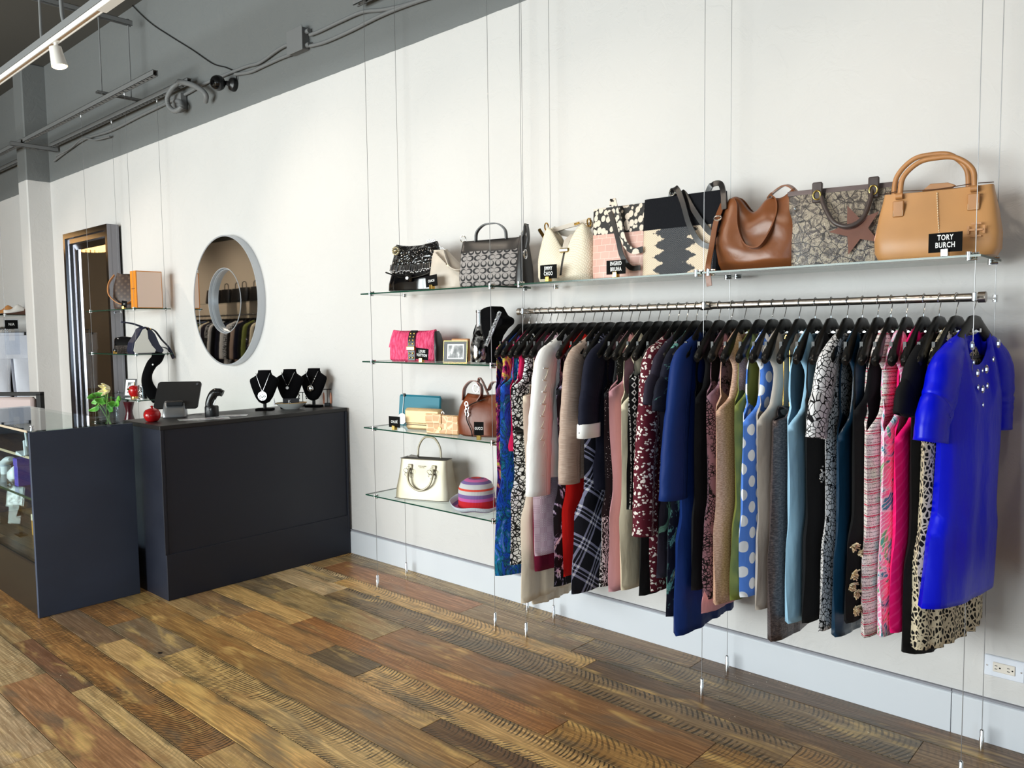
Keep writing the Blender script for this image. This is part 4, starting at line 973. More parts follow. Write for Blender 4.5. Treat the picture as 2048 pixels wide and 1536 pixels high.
# ------------------------------------------------------------------ beyond the pilaster
t = rail(-11.6, -10.32, RY, RZ, 'far chrome rail of trousers beyond the white pilaster', cabs=((-10.35, YFW),))
WHT = G('white_trouser_cloth', .8); WHT.base(C(222, 226, 238)); WHT.bump(WHT.noise(WHT.obj(), 6, 3), .4, .02); WHT = WHT.m
def trousers(x, lab, m=WHT, k=0, rz=0.0, yy=RY):
    t = thing('trousers', lab, 'trousers', (x, yy, .52), rz=rz, group='white trousers on the far rail')
    H = 1.0
    for s in (-1, 1):
        def fn(u, v, s=s):
            z = H-.0-v*H; a = 2*pi*u; wv = .115-.03*v if v < .25 else .1075-.045*(v-.25)
            cy = s*(.115+.004*v) if v > .25 else s*(.115)
            return (.018*(1+.3*v)*sin(a)+.006*sin(v*9+u*12), cy+wv*cos(a)*(.98), z)
        MB().grid(fn, 24, 24).build('leg', m, t, merge=1e-4)
    def hip(u, v):
        z = H-v*.30; a = 2*pi*u; return (.028*sin(a)+.006*sin(u*20)*v, (.225+.01*v)*cos(a), z+.01)
    MB().grid(hip, 36, 8).build('hips', m, t, merge=1e-4)
    def wb(u, v): a = 2*pi*u; return (.031*sin(a), .228*cos(a), H+.012-v*.035)
    MB().grid(wb, 36, 2).build('waistband', m, t, merge=1e-4, solidify=.003)
    h = thing('clip_hanger', 'chrome clip hanger of the '+lab, 'hanger', (x, yy, RZ), rz=rz, group='clip hangers')
    MB().tube([(0, -.20, -.055), (0, .20, -.055)], .004, 8).build('bar', CHROME, h)
    MB().tube(catmull([(0, 0, -.055), (0, 0, -.03), (0, .018, -.01), (0, .018, .008), (0, 0, .0175), (0, -.016, .006)], 5), .002, 8).build('hook', CHROME, h)
    for y in (-.14, .14): MB().box((-.024, y-.011, -.085), (.036, y+.011, -.045), ch=.002).build('clip', BLACKP if True else CHROME, h, smooth=False)
    return t
trousers(-10.42, 'white trousers hung by clips, nearest the pilaster'); trousers(-10.53, 'white trousers hung second from the pilaster')
DKT = solid('dark_trouser_cloth', C(24, 22, 26), .8)
trousers(-10.62, 'dark trousers hung third from the pilaster', DKT)
for i in range(6): trousers(-10.72-.1*i, 'pale trousers further along the far rail, number hung behind the dark pair' if False else ('pale trousers behind the dark pair on the far rail'), WHT)
# acrylic sign on the rail
t = thing('rail_sign', 'clear acrylic sign tag with a black label hanging before the white trousers', 'sign', (-10.30, -.30, 1.42))
q = MB(); q.box((-.002, -.075, -.14), (.002, -.03, .27)).box((-.002, .03, -.14), (.002, .075, .27)).box((-.002, -.03, .17), (.002, .03, .27)).box((-.002, -.03, -.14), (.002, .03, .02)); q.build('plate', glassmat('milky_acrylic', (.93, .95, .98, 1)), t, smooth=False)
MB().box((.003, -.065, .155), (.006, .065, .255)).build('label', BLACKC, t, smooth=False)
text('N/A', .04, WHITEP, t, (.0065, 0, .205), (pi/2, 0, pi/2), sx=.8)
# shoes
def shoe(loc, rz, m, sole, lab, name='wedge_shoe'):
    t = thing(name, lab, 'shoe', loc, rz=rz, group='shoes on the far shelf')
    def up(u, v):
        a = pi*(u); x = -.12+.24*v; w = .038*sin(pi*min(1, .12+v*.86))**.5; hgt = .035+.05*exp(-((v-.42)/.18)**2)
        return (x, w*cos(a), .02+.045*(1-v)**2+hgt*sin(a)**.8*(1 if v > .15 else .5))
    MB().grid(up, 14, 20).build('upper', m, t, solidify=.003)
    MB().poly([(-.125, 0), (.05, 0), (.12, .0), (.13, .012), (.06, .02), (0, .03), (-.06, .062), (-.125, .075), (-.135, .04)], -.034, .034).build('wedge_sole', sole, t, smooth=False, bevel=.004)
    return t
CRK = solid('cork_brown', C(84, 52, 38), .7); WSH = solid('white_shoe_leather', C(228, 222, 216), .4); BSH = solid('taupe_suede', C(120, 100, 90), .9)
shoe((-10.42, -.215, 1.737), -pi/2, WSH, CRK, 'white wedge mule on the far shelf, right-hand one')
shoe((-10.55, -.17, 1.737), -pi/2, BSH, CRK, 'taupe wedge mule behind the white one')
shoe((-10.72, -.23, 1.737), -pi/2, TANL, BLACKP, 'tan flat shoe furthest along the far shelf')
# armchair with cushions behind the case
t = thing('armchair', 'armchair with a dark wooden frame and pinkish grey padded back behind the display case', 'armchair', (-7.65, -1.32, 0), rz=radians(38))
DW = solid('dark_wood', C(14, 10, 10), .55, spec=.25); UPH = G('rose_grey_linen', .85); UPH.base(C(190, 172, 170)); UPH.bump(UPH.noise(UPH.obj(), 220, 2), .3, .002); UPH = UPH.m
WB, HB = .36, 1.0
for s in (-1, 1):
    MB().box((s*WB-.022, .25, 0), (s*WB+.022, .30, HB), ch=.003).build('rear_leg', DW, t, smooth=False)
    MB().box((s*WB-.022, -.32, 0), (s*WB+.022, -.27, .62), ch=.003).build('front_leg', DW, t, smooth=False)
    MB().box((s*WB-.025, -.33, .62), (s*WB+.025, .27, .645), ch=.003).build('armrest', DW, t, smooth=False)
MB().box((-WB-.022, .25, HB-.02), (WB+.022, .30, HB+.012), ch=.003).build('top_rail', DW, t, smooth=False)
MB().box((-WB, -.30, .28), (WB, .28, .33), ch=.003).build('seat_frame', DW, t, smooth=False)
MB().loft([(.33, .335, .29), (.35, .345, .30), (.43, .34, .295), (.45, .31, .27)], n=36, p=8).build('seat_cushion', UPH, t)
MB().box((-WB+.03, .215, .46), (WB-.03, .285, HB-.03), ch=.02).build('back_pad', UPH, t)
t = thing('cushion', 'soft pink patterned cushion on the armchair', 'cushion', (-7.70, -1.40, .45), rz=radians(35), rx=-.25)
PKP = G('pink_pattern', .8); PKP.base(PKP.mix(PKP.step(PKP.vor(PKP.obj(), 9, 'DISTANCE_TO_EDGE'), .02, .05), C(130, 116, 124), C(214, 192, 192))); 
def cush(u, v, s=1):
    x = u*2-1; z = v*2-1; k = (1-x*x)*(1-z*z); return (x*.26*(1-.06*(1-z*z)), s*.085*k**.55, (z*.22*(1-.06*(1-x*x)))+.22)
q = MB(); q.grid(lambda u, v: cush(u, v, 1), 16, 16).grid(lambda u, v: cush(u, v, -1), 16, 16); q.build('cover', PKP.m, t, merge=1e-3, angle=80)
# ------------------------------------------------------------------ fabrics
def cloth(name, fn, rough=.82, weave=500, wb=.15, sheen=0.0, spec=.25, metal=0.0, wr=.55):
    g = G(name, rough, metal, spec); uv = g.uv(); c = fn(g, uv); g.base(c)
    if sheen: g.set('Sheen Weight', sheen)
    h = g.math('ADD', g.math('MULTIPLY', g.noise(g.map(uv, (1, .35, 1)), 16, 3), 1.0), g.math('MULTIPLY', g.noise(uv, weave, 1), .03*wb/.15))
    g.bump(h, wr, .012)
    return g.m
def plain(c): return lambda g, uv: c
def leafp(g, uv):
    w = g.map(uv, (1, 1, 1), rot=(0, 0, .4)); d = g.vor(w, 50, 'DISTANCE_TO_EDGE'); d2 = g.vor(g.map(uv, (1, 1, 1), (.3, .1, 0)), 30, 'DISTANCE_TO_EDGE')
    f = g.math('MINIMUM', g.step(d, .07, .10), g.step(d2, .03, .05)); return g.mix(f, C(10, 10, 12), C(226, 226, 228))
def mosaic(sc, lo, hi, a, b, sx=1, sy=1):
    def fn(g, uv):
        d = g.vor(g.map(uv, (sx, sy, 1)), sc, 'DISTANCE_TO_EDGE'); return g.mix(g.step(d, lo, hi), a, b)
    return fn
def dotted(g, uv):
    s = g.sep(uv); P_ = .082
    r = None
    for ox, oy in ((0, 0), (.5, .5)):
        a = g.math('SUBTRACT', g.math('FRACT', g.math('ADD', g.math('DIVIDE', s[0], P_), ox)), .5); b = g.math('SUBTRACT', g.math('FRACT', g.math('ADD', g.math('DIVIDE', s[1], P_*1.15), oy)), .5)
        d = g.math('SQRT', g.math('ADD', g.math('MULTIPLY', a, a), g.math('MULTIPLY', b, b))); r = d if r is None else g.math('MINIMUM', r, d)
    return g.mix(g.step(r, .215, .23), C(232, 236, 244), C(84, 132, 222))
def watercol(stops, sc=9, sx=1, sy=.5):
    def fn(g, uv):
        n = g.noise(g.map(uv, (sx, sy, 1)), sc, 5, .7, 1.6); return g.ramp(n, stops)
    return fn
def tartan(g, uv):
    m = g.map(uv, (1, 1, 1), rot=(0, 0, .60)); s = g.sep(m)
    def lines(c, P_, offs):
        fr = g.math('FRACT', g.math('DIVIDE', c, P_)); out = None
        for o, w in offs:
            f = g.math('LESS_THAN', g.math('ABSOLUTE', g.math('SUBTRACT', fr, o)), w); out = f if out is None else g.math('MAXIMUM', out, f)
        return out
    P_ = .115; o = [(.2, .045), (.36, .02), (.52, .045)]
    f = g.math('MULTIPLY', g.math('ADD', lines(s[0], P_, o), lines(s[1], P_, o)), .5)
    return g.ramp(f, [(0, C(24, 24, 34)), (.5, C(150, 150, 180)), (1.0, C(240, 240, 248))])
def glen(g, uv):
    s = g.sep(uv)
    def st(c, P_, k, duty): return g.math('MULTIPLY', g.math('LESS_THAN', g.math('FRACT', g.math('DIVIDE', c, P_)), duty), g.math('LESS_THAN', g.math('FRACT', g.math('DIVIDE', c, P_/k)), .5))
    f = g.math('MULTIPLY', g.math('ADD', st(s[0], .07, 8, .5), st(s[1], .065, 8, .55)), .5)
    return g.ramp(f, [(0, C(222, 196, 208)), (.5, C(206, 174, 190)), (1, C(240, 228, 234))])
def florals(bgc, fgc, sc=34, lo=.30, hi=.36):
    def fn(g, uv):
        n = g.node('ShaderNodeVectorMath', operation='ADD'); g.put(n.inputs[0], uv); nn = g.node('ShaderNodeVectorMath', operation='SCALE'); g.put(nn.inputs[0], g.noise(uv, 60, 2, out='Color')); nn.inputs['Scale'].default_value = .022; g.put(n.inputs[1], nn.outputs[0])
        d = g.vor(n.outputs[0], sc); return g.mix(g.step(d, lo, hi), fgc, bgc)
    return fn
def tweed(g, uv):
    s = g.sep(uv); n = g.noise(g.map(uv, (60, 9, 1)), 6, 3, .6); z = g.math('ADD', s[1], g.math('MULTIPLY', g.math('SUBTRACT', n, .5), .006))
    a = g.math('FRACT', g.math('DIVIDE', z, .040)); red = g.math('MULTIPLY', g.math('LESS_THAN', a, .30), g.math('GREATER_THAN', g.math('FRACT', g.math('DIVIDE', z, .0095)), .55))
    blk = g.math('MULTIPLY', g.math('LESS_THAN', g.math('FRACT', g.math('DIVIDE', z, .0125)), .25), g.step(g.noise(g.map(uv, (260, 260, 1)), 1, 1), .44, .5))
    c = g.mix(red, C(236, 226, 222), C(206, 40, 82)); c = g.mix(g.math('MULTIPLY', blk, .85), c, C(40, 30, 36)); ck = g.vor(uv, 190, rand=.5); return g.mix(g.step(ck, .5, .7), c, C(196, 176, 176))
def tropic(g, uv):
    n = g.noise(g.map(uv, (1.2, .8, 1)), 9, 3, .55, 2.2); c = g.ramp(n, [(.30, C(88, 190, 200)), (.38, C(40, 140, 170)), (.44, C(236, 240, 244)), (.49, C(240, 130, 180)), (.58, C(244, 158, 196)), (.62, C(110, 196, 120)), (.68, C(60, 170, 190)), (.75, C(235, 240, 245))])
    w = g.wave(g.map(uv, (1, 1, 1), rot=(0, 0, .8)), 26, 6, 2, 1.2); return g.mix(g.math('MULTIPLY', g.step(w, .78, .9), .7), c, C(240, 244, 246))
def lacep(bgc, fgc, sc=40, w=.05):
    def fn(g, uv):
        n = g.noise(uv, 9, 2, .5, 1.0); d = g.vor(uv, sc, 'DISTANCE_TO_EDGE'); f = g.math('MULTIPLY', g.math('SUBTRACT', 1.0, g.step(d, w, w*1.6)), g.step(n, .40, .5)); return g.mix(f, bgc, fgc)
    return fn
def geot(g, uv):
    s = g.sep(uv); x = g.math('ABSOLUTE', g.math('SUBTRACT', g.math('ABSOLUTE', s[0]), .205)); zz = g.math('SUBTRACT', g.math('FRACT', g.math('DIVIDE', s[1], .030)), .5)
    dia = g.math('ADD', g.math('DIVIDE', x, .010), g.math('MULTIPLY', g.math('ABSOLUTE', zz), 2.6)); ringd = g.math('LESS_THAN', g.math('ABSOLUTE', g.math('SUBTRACT', dia, .85)), .28)
    n = g.noise(uv, 130, 2); bord = g.math('MULTIPLY', g.math('LESS_THAN', g.math('ABSOLUTE', g.math('SUBTRACT', x, .022)), .0028), g.step(n, .46, .52))
    return g.mix(g.math('MAXIMUM', ringd, bord), C(12, 12, 14), C(232, 230, 226))
def beadp(g, uv):
    s = g.sep(uv); d = g.vor(uv, 150, rand=.8); low = g.math('LESS_THAN', s[1], .30); pa = g.wave(g.map(uv, (1, 1, 1)), 22, 14, 2, 2.0)
    f1 = g.math('SUBTRACT', 1.0, g.step(d, .16, .24)); f2 = g.step(pa, .62, .72); st = g.step(g.noise(g.map(uv, (30, 3, 1)), 2, 1), .42, .5)
    return g.mix(g.math('ADD', g.math('MULTIPLY', f1, st), g.math('MULTIPLY', f2, low), clamp=True), C(10, 10, 12), C(214, 214, 214))
def meadow(g, uv):
    d = g.vor(uv, 17); col = g.vor(uv, 17, out='Color'); s = g.sep(col); c = g.ramp(s[0], [(0, C(206, 40, 34)), (.30, C(232, 190, 60)), (.52, C(200, 110, 40)), (.72, C(206, 130, 170)), (.88, C(150, 140, 60))], const=True)
    n = g.noise(uv, 55, 2); e = g.math('ADD', d, g.math('MULTIPLY', g.math('SUBTRACT', n, .5), .35)); c = g.mix(g.step(e, .42, .46), c, C(236, 232, 226)); ln = g.vor(uv, 34, 'DISTANCE_TO_EDGE')
    c = g.mix(g.math('SUBTRACT', 1.0, g.step(ln, .015, .03)), c, C(60, 50, 40)); return g.mix(g.math('SUBTRACT', 1.0, g.step(d, .07, .1)), c, C(40, 20, 20))
BLUEABS = [(.28, C(10, 18, 60)), (.40, C(16, 60, 170)), (.46, C(30, 100, 215)), (.50, C(12, 24, 80)), (.56, C(20, 130, 150)), (.60, C(40, 90, 210)), (.66, C(140, 170, 225)), (.72, C(14, 30, 110))]
MULTI = [(.34, C(24, 20, 60)), (.42, C(70, 40, 140)), (.48, C(14, 14, 20)), (.53, C(196, 40, 120)), (.58, C(232, 214, 60)), (.64, C(30, 50, 120)), (.7, C(110, 190, 130))]
DKFLOR = [(.40, C(14, 16, 30)), (.52, C(20, 22, 40)), (.56, C(110, 170, 160)), (.60, C(20, 24, 34)), (.66, C(190, 200, 160)), (.70, C(16, 18, 30))]
FM_ = {
 'multi': cloth('multicolour_print', watercol(MULTI, 14)), 'blueabs': cloth('blue_abstract_print', watercol(BLUEABS, 17, 1, .45), .6),
 'pinkblk': cloth('hot_pink_cloth', plain(C(224, 30, 92))), 'leaf': cloth('white_leaf_print', leafp), 'champ': cloth('champagne_satin', plain(C(226, 212, 190)), .42, spec=.5),
 'maroon': cloth('maroon_cloth', plain(C(110, 14, 46))), 'glen': cloth('pink_check', glen), 'white': cloth('white_cotton', plain(C(236, 234, 232)), .8),
 'lilac': cloth('black_lilac_print', watercol([(.44, C(12, 12, 18)), (.53, C(14, 14, 22)), (.57, C(180, 170, 205)), (.62, C(225, 215, 215)), (.66, C(14, 14, 20))], 14)),
 'red': cloth('red_crepe', plain(C(222, 26, 18)), .7), 'taupe': cloth('taupe_linen', lambda g, uv: g.mix(g.step(g.noise(g.map(uv, (8, 90, 1)), 4, 2), .35, .7), C(168, 144, 130), C(190, 168, 154))),
 'tartan': cloth('black_white_tartan', tartan), 'navy': cloth('navy_wool', plain(C(18, 20, 38))), 'bead': cloth('beaded_black', beadp, .5),
 'dusty': cloth('dusty_pink', plain(C(206, 150, 158)), .75), 'cream': cloth('cream_crepe', plain(C(226, 214, 186)), .75), 'geo': cloth('black_geometric_trim', geot),
 'black': cloth('black_cloth', plain(C(12, 12, 15)), .85), 'burg': cloth('burgundy_floral', florals(C(84, 18, 34), C(228, 218, 212), 68, .34, .40)),
 'purmint': cloth('dark_mint_print', watercol([(.45, C(44, 38, 52)), (.6, C(40, 36, 50)), (.64, C(130, 180, 160)), (.68, C(40, 36, 50))], 8)), 'dkflor': cloth('dark_floral_print', watercol(DKFLOR, 9)),
 'royal': cloth('royal_navy_jersey', plain(C(12, 42, 104)), .65), 'mauve': cloth('mauve_black_lace', lacep(C(140, 104, 116), C(16, 12, 16), 85, .08)),
 'pinkl': cloth('pink_lining', plain(C(228, 160, 166)), .5, spec=.4), 'gold': cloth('rose_gold_crinkle', lambda g, uv: g.mix(g.step(g.noise(g.map(uv, (30, 110, 1)), 3, 3), .4, .65), C(190, 146, 120), C(226, 188, 162)), .55, spec=.45),
 'olive': cloth('olive_green_silk', plain(C(116, 124, 58)), .5, spec=.4), 'polka': cloth('blue_polka_dots', dotted), 'silver': cloth('silver_beige', plain(C(186, 176, 166)), .5, spec=.5),
 'bronze': cloth('crinkled_bronze', lambda g, uv: g.mix(g.step(g.noise(g.map(uv, (26, 60, 1)), 3, 4, .7), .40, .66), C(62, 52, 54), C(112, 98, 96)), .4, metal=.35, spec=.6, wr=.9),
 'sky': cloth('light_blue_knit', plain(C(158, 202, 230)), .85), 'mosaic': cloth('white_mosaic_print', mosaic(82, .05, .09, C(10, 10, 14), C(232, 230, 232), 1, .8)),
 'teal': cloth('dark_teal_satin', plain(C(14, 52, 78)), .3, spec=.6), 'tweed': cloth('pink_white_tweed', tweed, .95, wr=.8), 'tropic': cloth('tropical_print', tropic),
 'hot': cloth('hot_pink_lace', lambda g, uv: g.mix(g.math('MULTIPLY', g.step(g.wave(g.map(uv, (1, 1, 1), rot=(0, 0, .785)), 12, 0, 0), .8, .95), .35), C(240, 10, 110), C(255, 70, 150)), .7),
 'leo': cloth('black_cream_animal_print', mosaic(105, .10, .16, C(214, 200, 172), C(14, 12, 14), 1, .55)), 'blue': cloth('cobalt_satin', plain(C(0, 14, 205)), .36, spec=.3, wr=.45),
 'meadow': cloth('bright_meadow_print', meadow)}
INNER = solid('pale_lining', C(196, 182, 178), .7)

# ------------------------------------------------------------------ hangers
def zarm(a): return 1.526-.03*a-3.2*min(.03, max(0, a-.006))**2-.68*max(0, a-.026)*(1 if a < .2 else 1)
HANG = solid('black_satin_wood', C(8, 8, 9), .36, spec=.35)
def make_hanger():
    t = thing('hanger', 'x', 'hanger', (0, RY, RZ))
    ys = [-.214, -.208, -.19, -.16, -.12, -.08, -.05, -.028, -.012, 0, .012, .028, .05, .08, .12, .16, .19, .208, .214]
    rv = [.004, .015, .019, .019, .019, .0195, .021, .023, .0245, .025, .0245, .023, .021, .0195, .019, .019, .019, .015, .004]
    rx = [.004, .012, .016, .015, .0125, .0105, .010, .010, .010, .010, .010, .010, .010, .0105, .0125, .015, .016, .012, .004]
    pts = []
    for y, r in zip(ys, rv):
        z = zarm(abs(y))-RZ-r*.8; pts.append((.016*(abs(y)/.21)**2, y, z-.004*(1-min(1, abs(y)/.03))))
    MB().tube(pts, rx, 12, ry=rv, side=(1, 0, 0)).build('body', HANG, t)
    MB().box((-.005, -.165, -.198), (.005, .165, -.188), ch=.002).box((-.005, -.165, -.19), (.005, -.157, -.14)).box((-.005, .157, -.19), (.005, .165, -.14)).build('trouser_bar', HANG, t, smooth=False)
    hk = [(0, 0, -.066), (0, 0, -.046), (0, .012, -.020), (0, .0165, -.004), (0, .013, .010), (0, 0, .0172), (0, -.013, .010), (0, -.0165, -.002), (0, -.014, -.010)]
    MB().tube(catmull(hk, 5), .0019, 8).build('hook', CHROME, t)
    MB().box((-.0095, -.034, -.112), (.0095, -.022, -.100)).box((-.0095, .022, -.112), (.0095, .034, -.100)).build('notch_clip', CHROME, t, smooth=False)
    return t
HPROTO = make_hanger(); hfirst = [True]
def hang(x, yaw, label, group='black hangers on the long rail', y=RY, tilt=0):
    if hfirst[0]: o = HPROTO; hfirst[0] = False; o.location = (x, y, RZ); o.rotation_euler = (0, 0, yaw)
    else: o = copy_tree(HPROTO, (x, y, RZ), yaw)
    o['label'] = label; o['group'] = group
    return o

def lerp_path(nodes, z):
    if z >= nodes[0][0]: return nodes[0][1]
    for (z0, w0), (z1, w1) in zip(nodes, nodes[1:]):
        if z >= z1:
            t = (z0-z)/(z0-z1+1e-9); t = t*t*(3-2*t); return w0+(w1-w0)*t
    return nodes[-1][1]
def body_panels(par, m, zb, sw=.165, nw=.075, nd=.07, ua=.20, bw=.20, ww=.19, hw=.215, hem=.6, T=.024, Th=.03, fold=.006, fk=5, sleeved=False, seed=0, hemd=0.0, gap=.020, name='body', top=None, close=False, lean=0.0):
    """front and back cloth panels joined at shoulder and side seam; zb is the local z origin"""
    zt = zarm(sw)+.007 if top is None else top
    zu = zt-ua; zw = zu-.20
    nodes = [(zt, sw), (zt-ua*.35, sw-(.0 if sleeved else .022)), (zu+ua*.22, sw-(.0 if sleeved else .012)), (zu, bw), (min(zw, (zu+hem)/2), ww), ((zw+hem)/2 if hem < zw-.1 else hem+.02, (ww+hw)/2+.012), (hem, hw)]
    nodes.sort(key=lambda n: -n[0])
    M_, N_ = 22, 44
    # rows concentrated on the armhole
    vs_ = [(zt-(ua)*(j/14)) for j in range(14)]+[zu-(zu-hem)*(j/(N_-14)) for j in range(N_-13)]
    q = MB(); rnd = random.Random(seed); ph = rnd.uniform(0, 6.3); ph2 = rnd.uniform(0, 6.3)
    for sx in (1, -1):
        vs = []; uvs = []; fs = []
        for j, ze in enumerate(vs_):
            w = lerp_path(nodes, ze)
            v = (zt-ze)/(zt-hem); k = 1-v
            Tz = .009+(T-.009)*min(1, (zt-ze)/.16)**.8 if ze > zu else T+(Th-T)*((zu-ze)/(zu-hem))
            if ze <= zu: g_ = 0
            else:
                u_ = (zt-ze)/ua; g_ = gap*min(1, 3.2*u_)*(1-u_**4)*(0 if sleeved else 1)
            for i in range(M_+1):
                s = i/M_*2-1; a = abs(s)*sw; y = s*w
                if top is None:
                    z0 = zarm(a)+.007 if a >= nw else zarm(nw)+.007-(nd if sx > 0 else min(nd, .025))*(max(0, 1-(a/nw)**2.2))**.6
                else: z0 = top-(nd if sx > 0 else nd*.4)*(1-s*s)
                z = ze+(z0-zt)*max(0, k)**2.2-hemd*(abs(s)**2)*v**4
                prof = max(0, 1-abs(s)**2.6)**.55
                f = fold*min(1, v*1.6)*(sin(s*fk*2.2+ph+sx)+.6*sin(s*fk*4.7+ph2))*(1-abs(s)**6)
                f += .004*mnoise.noise(Vector((s*2.2+seed, z*5, sx*3)))*min(1, v*4)
                x = sx*max(0, (Tz*prof+g_+f*.5+(fold*.0)))
                if abs(s) > .999 and ze <= zu+1e-6: x = .006*sin(z*11+ph)*v
                if j == 0: x = 0 if (a >= nw and top is None) else sx*(.012*prof+.002)
                if top is not None and j == 0: x = sx*(T*prof*.9)
                y += lean*v*v
                y += .006*mnoise.noise(Vector((seed*1.7, z*4.5, s)))*abs(s)*min(1, v*4)
                vs.append((x, y, z-zb)); uvs.append(((y if sx > 0 else math.copysign(2*w-abs(y), y)), z-zb))
        n = M_+1
        for j in range(len(vs_)-1):
            for i in range(M_): a = j*n+i; fs.append((a, a+1, a+n+1, a+n))
        q.add(vs, fs, uvs)
    return q.build(name, m, par, merge=2e-4, angle=70, solidify=.0016)
def sleeve(par, m, zb, side, L, r0=.075, r1=.055, sw=.19, out=.05, rx0=.026, rx1=.022, name='sleeve', fwd=0.0, curl=0.0, seed=0):
    yt = sw-.005; zt_ = zarm(sw)
    if side > 0: out = min(out, .0)-.012; yt -= .004
    pts = [Vector((0, side*(yt-.095), zarm(yt-.095)-.020-zb)), Vector((0, side*(yt-.045), zarm(yt-.045)-.032-zb)), Vector((0, side*(yt+.004), zt_-.058-zb)), Vector((fwd*.3, side*(yt+.018+out*.35), zt_-.11-(L-.05)*.25-zb)), Vector((fwd*.7, side*(yt+.022+out*.75+curl*.5), zt_-.08-(L-.05)*.65-zb)), Vector((fwd, side*(yt+.022+out+curl), zt_-.06-L-zb))]
    c = catmull(pts, 7); n = len(c)
    rr = []; ry = []
    for i in range(n):
        u = i/(n-1); k = min(1, i/15); w_ = mnoise.noise(Vector((i*.5, seed, 0)))
        rr.append((.012+(rx0-.012)*k**.7)*(1-u)+rx1*u+.004*w_*k if u > .01 else .012)
        ry.append(((.020+(r0-.020)*min(1, i/14)**1.1)*(1-max(0, u-.4)/.6)+r1*max(0, u-.4)/.6)+.006*mnoise.noise(Vector((i*.55, seed+5, 0)))*k)
    return MB().tube(c, rr, 20, ry=ry, side=(1, 0, 0), cap=False).build(name, m, par, solidify=.0018, angle=80)
def spag(par, m, zb, y, ztop_body, x=.012):
    MB().tube(catmull([(x, y, ztop_body-zb), (x*.8, y, zarm(abs(y))-.03-zb), (0, y, zarm(abs(y))+.004-zb), (-x*.8, y, zarm(abs(y))-.03-zb), (-x, y, ztop_body-zb)], 6), .0016, 6).build('strap', m, par)

GAR = []
def garment(px, name, cat, short, label, fab, hem, yaw=0.0, sleeves=None, straps=None, x=None, extra=None, hmat=None, **kw):
    """px: photo column of the hook; hem: photo point of the near hem corner"""
    if x is None: x = at(px, 634, y=RY).x
    hw = kw.get('hw', .215); hz = at(hem[0], hem[1], y=RY-hw).z
    hang(x, yaw, 'black wooden hanger with chrome hook carrying the '+short)
    t = thing(name, label, cat, (x, RY, hz), rz=yaw, group='garments on the long rail')
    sd = len(GAR)+1; m = FM_[fab]
    b = body_panels(t, m, hz, hem=hz, seed=sd, sleeved=sleeves is not None, **kw)
    if sleeves:
        for s in (-1, 1): sleeve(t, FM_[sleeves.get('fab', fab)] if isinstance(sleeves.get('fab', fab), str) else m, hz, s, sw=kw.get('sw', .165), seed=sd, **{k: v for k, v in sleeves.items() if k != 'fab'})
    if straps:
        for s in (-1, 1): spag(t, m if straps is True else straps, hz, s*kw.get('spy', .10) if False else s*.11, kw.get('top', 1.3)-.005)
    if extra: extra(t, hz)
    GAR.append(t)
    return t
ua = dict(short=0)
def D(*a, **k): return garment(*a, **k)
D(1045.6, 'dress', 'dress', 'multicoloured dress', 'sleeveless multicoloured dress with yellow, magenta and navy print, leftmost on the long rail', 'multi', (1000, 1120), hw=.20, bw=.20, sw=.19, nw=.10)
def sheer(t, hz):
    body_panels(t, FM_['blueabs'], hz, sw=.20, bw=.235, ww=.245, hw=.275, hem=hz-.06, top=hz+.45, ua=.1, T=.035, Th=.035, fold=.010, nd=0, name='sheer_overlay', seed=77)
D(1058.3, 'dress', 'dress', 'blue abstract dress', 'blue and teal abstract watercolour dress with a wide sheer hem', 'blueabs', (968, 1150), hw=.262, bw=.215, ww=.215, T=.028, Th=.045, fold=.010, nw=.08, hemd=-.01)
D(1072.5, 'top', 'top', 'hot pink top', 'hot pink sleeveless top with black sides between the blue and the leaf print dress', 'pinkblk', (1000, 900), hw=.20, sw=.17, bw=.195)
def belt(t, hz):
    z = 1.03-hz; MB().tube([(.030*cos(a*pi/12), .212*sin(a*pi/12), z) for a in range(24)], .004, 6, closed=True).build('belt', BLACKP, t)
D(1083.3, 'dress', 'dress', 'leaf print dress', 'white leaves on black print sleeveless dress with a thin black belt', 'leaf', (1010, 1128), hw=.245, bw=.225, ww=.205, sw=.17, T=.028, Th=.036, extra=belt, nd=.1)
def slip_layer(t, hz): body_panels(t, FM_['champ'], hz, sw=.10, bw=.20, ww=.19, hw=.15, hem=hz-.045, top=hz+.5, ua=.1, T=.02, Th=.03, fold=.012, nd=0, name='under_layer', seed=31)
D(1100, 'dress', 'slip dress', 'champagne slip dress', 'champagne satin slip dress with thin straps and the longest draped hem at the left', 'champ', (1062, 1205), hw=.23, bw=.20, ww=.19, sw=.15, top=1.245, nd=.03, ua=.05, T=.022, Th=.04, fold=.014, hemd=.02, straps=True, extra=slip_layer)
D(1113.5, 'dress', 'dress', 'maroon dress', 'plain maroon sleeveless dress squeezed behind the pink checked one', 'maroon', (1098, 1150), hw=.175, bw=.185, ww=.17, sw=.16)
def flask(t, hz): pass
D(1129.6, 'dress', 'dress', 'pink checked dress', 'pale pink checked sheath dress with a straight hem', 'glen', (1068, 1112), hw=.235, bw=.215, ww=.215, T=.030, Th=.036, fold=.002, sw=.16, nd=.06, ua=.22)
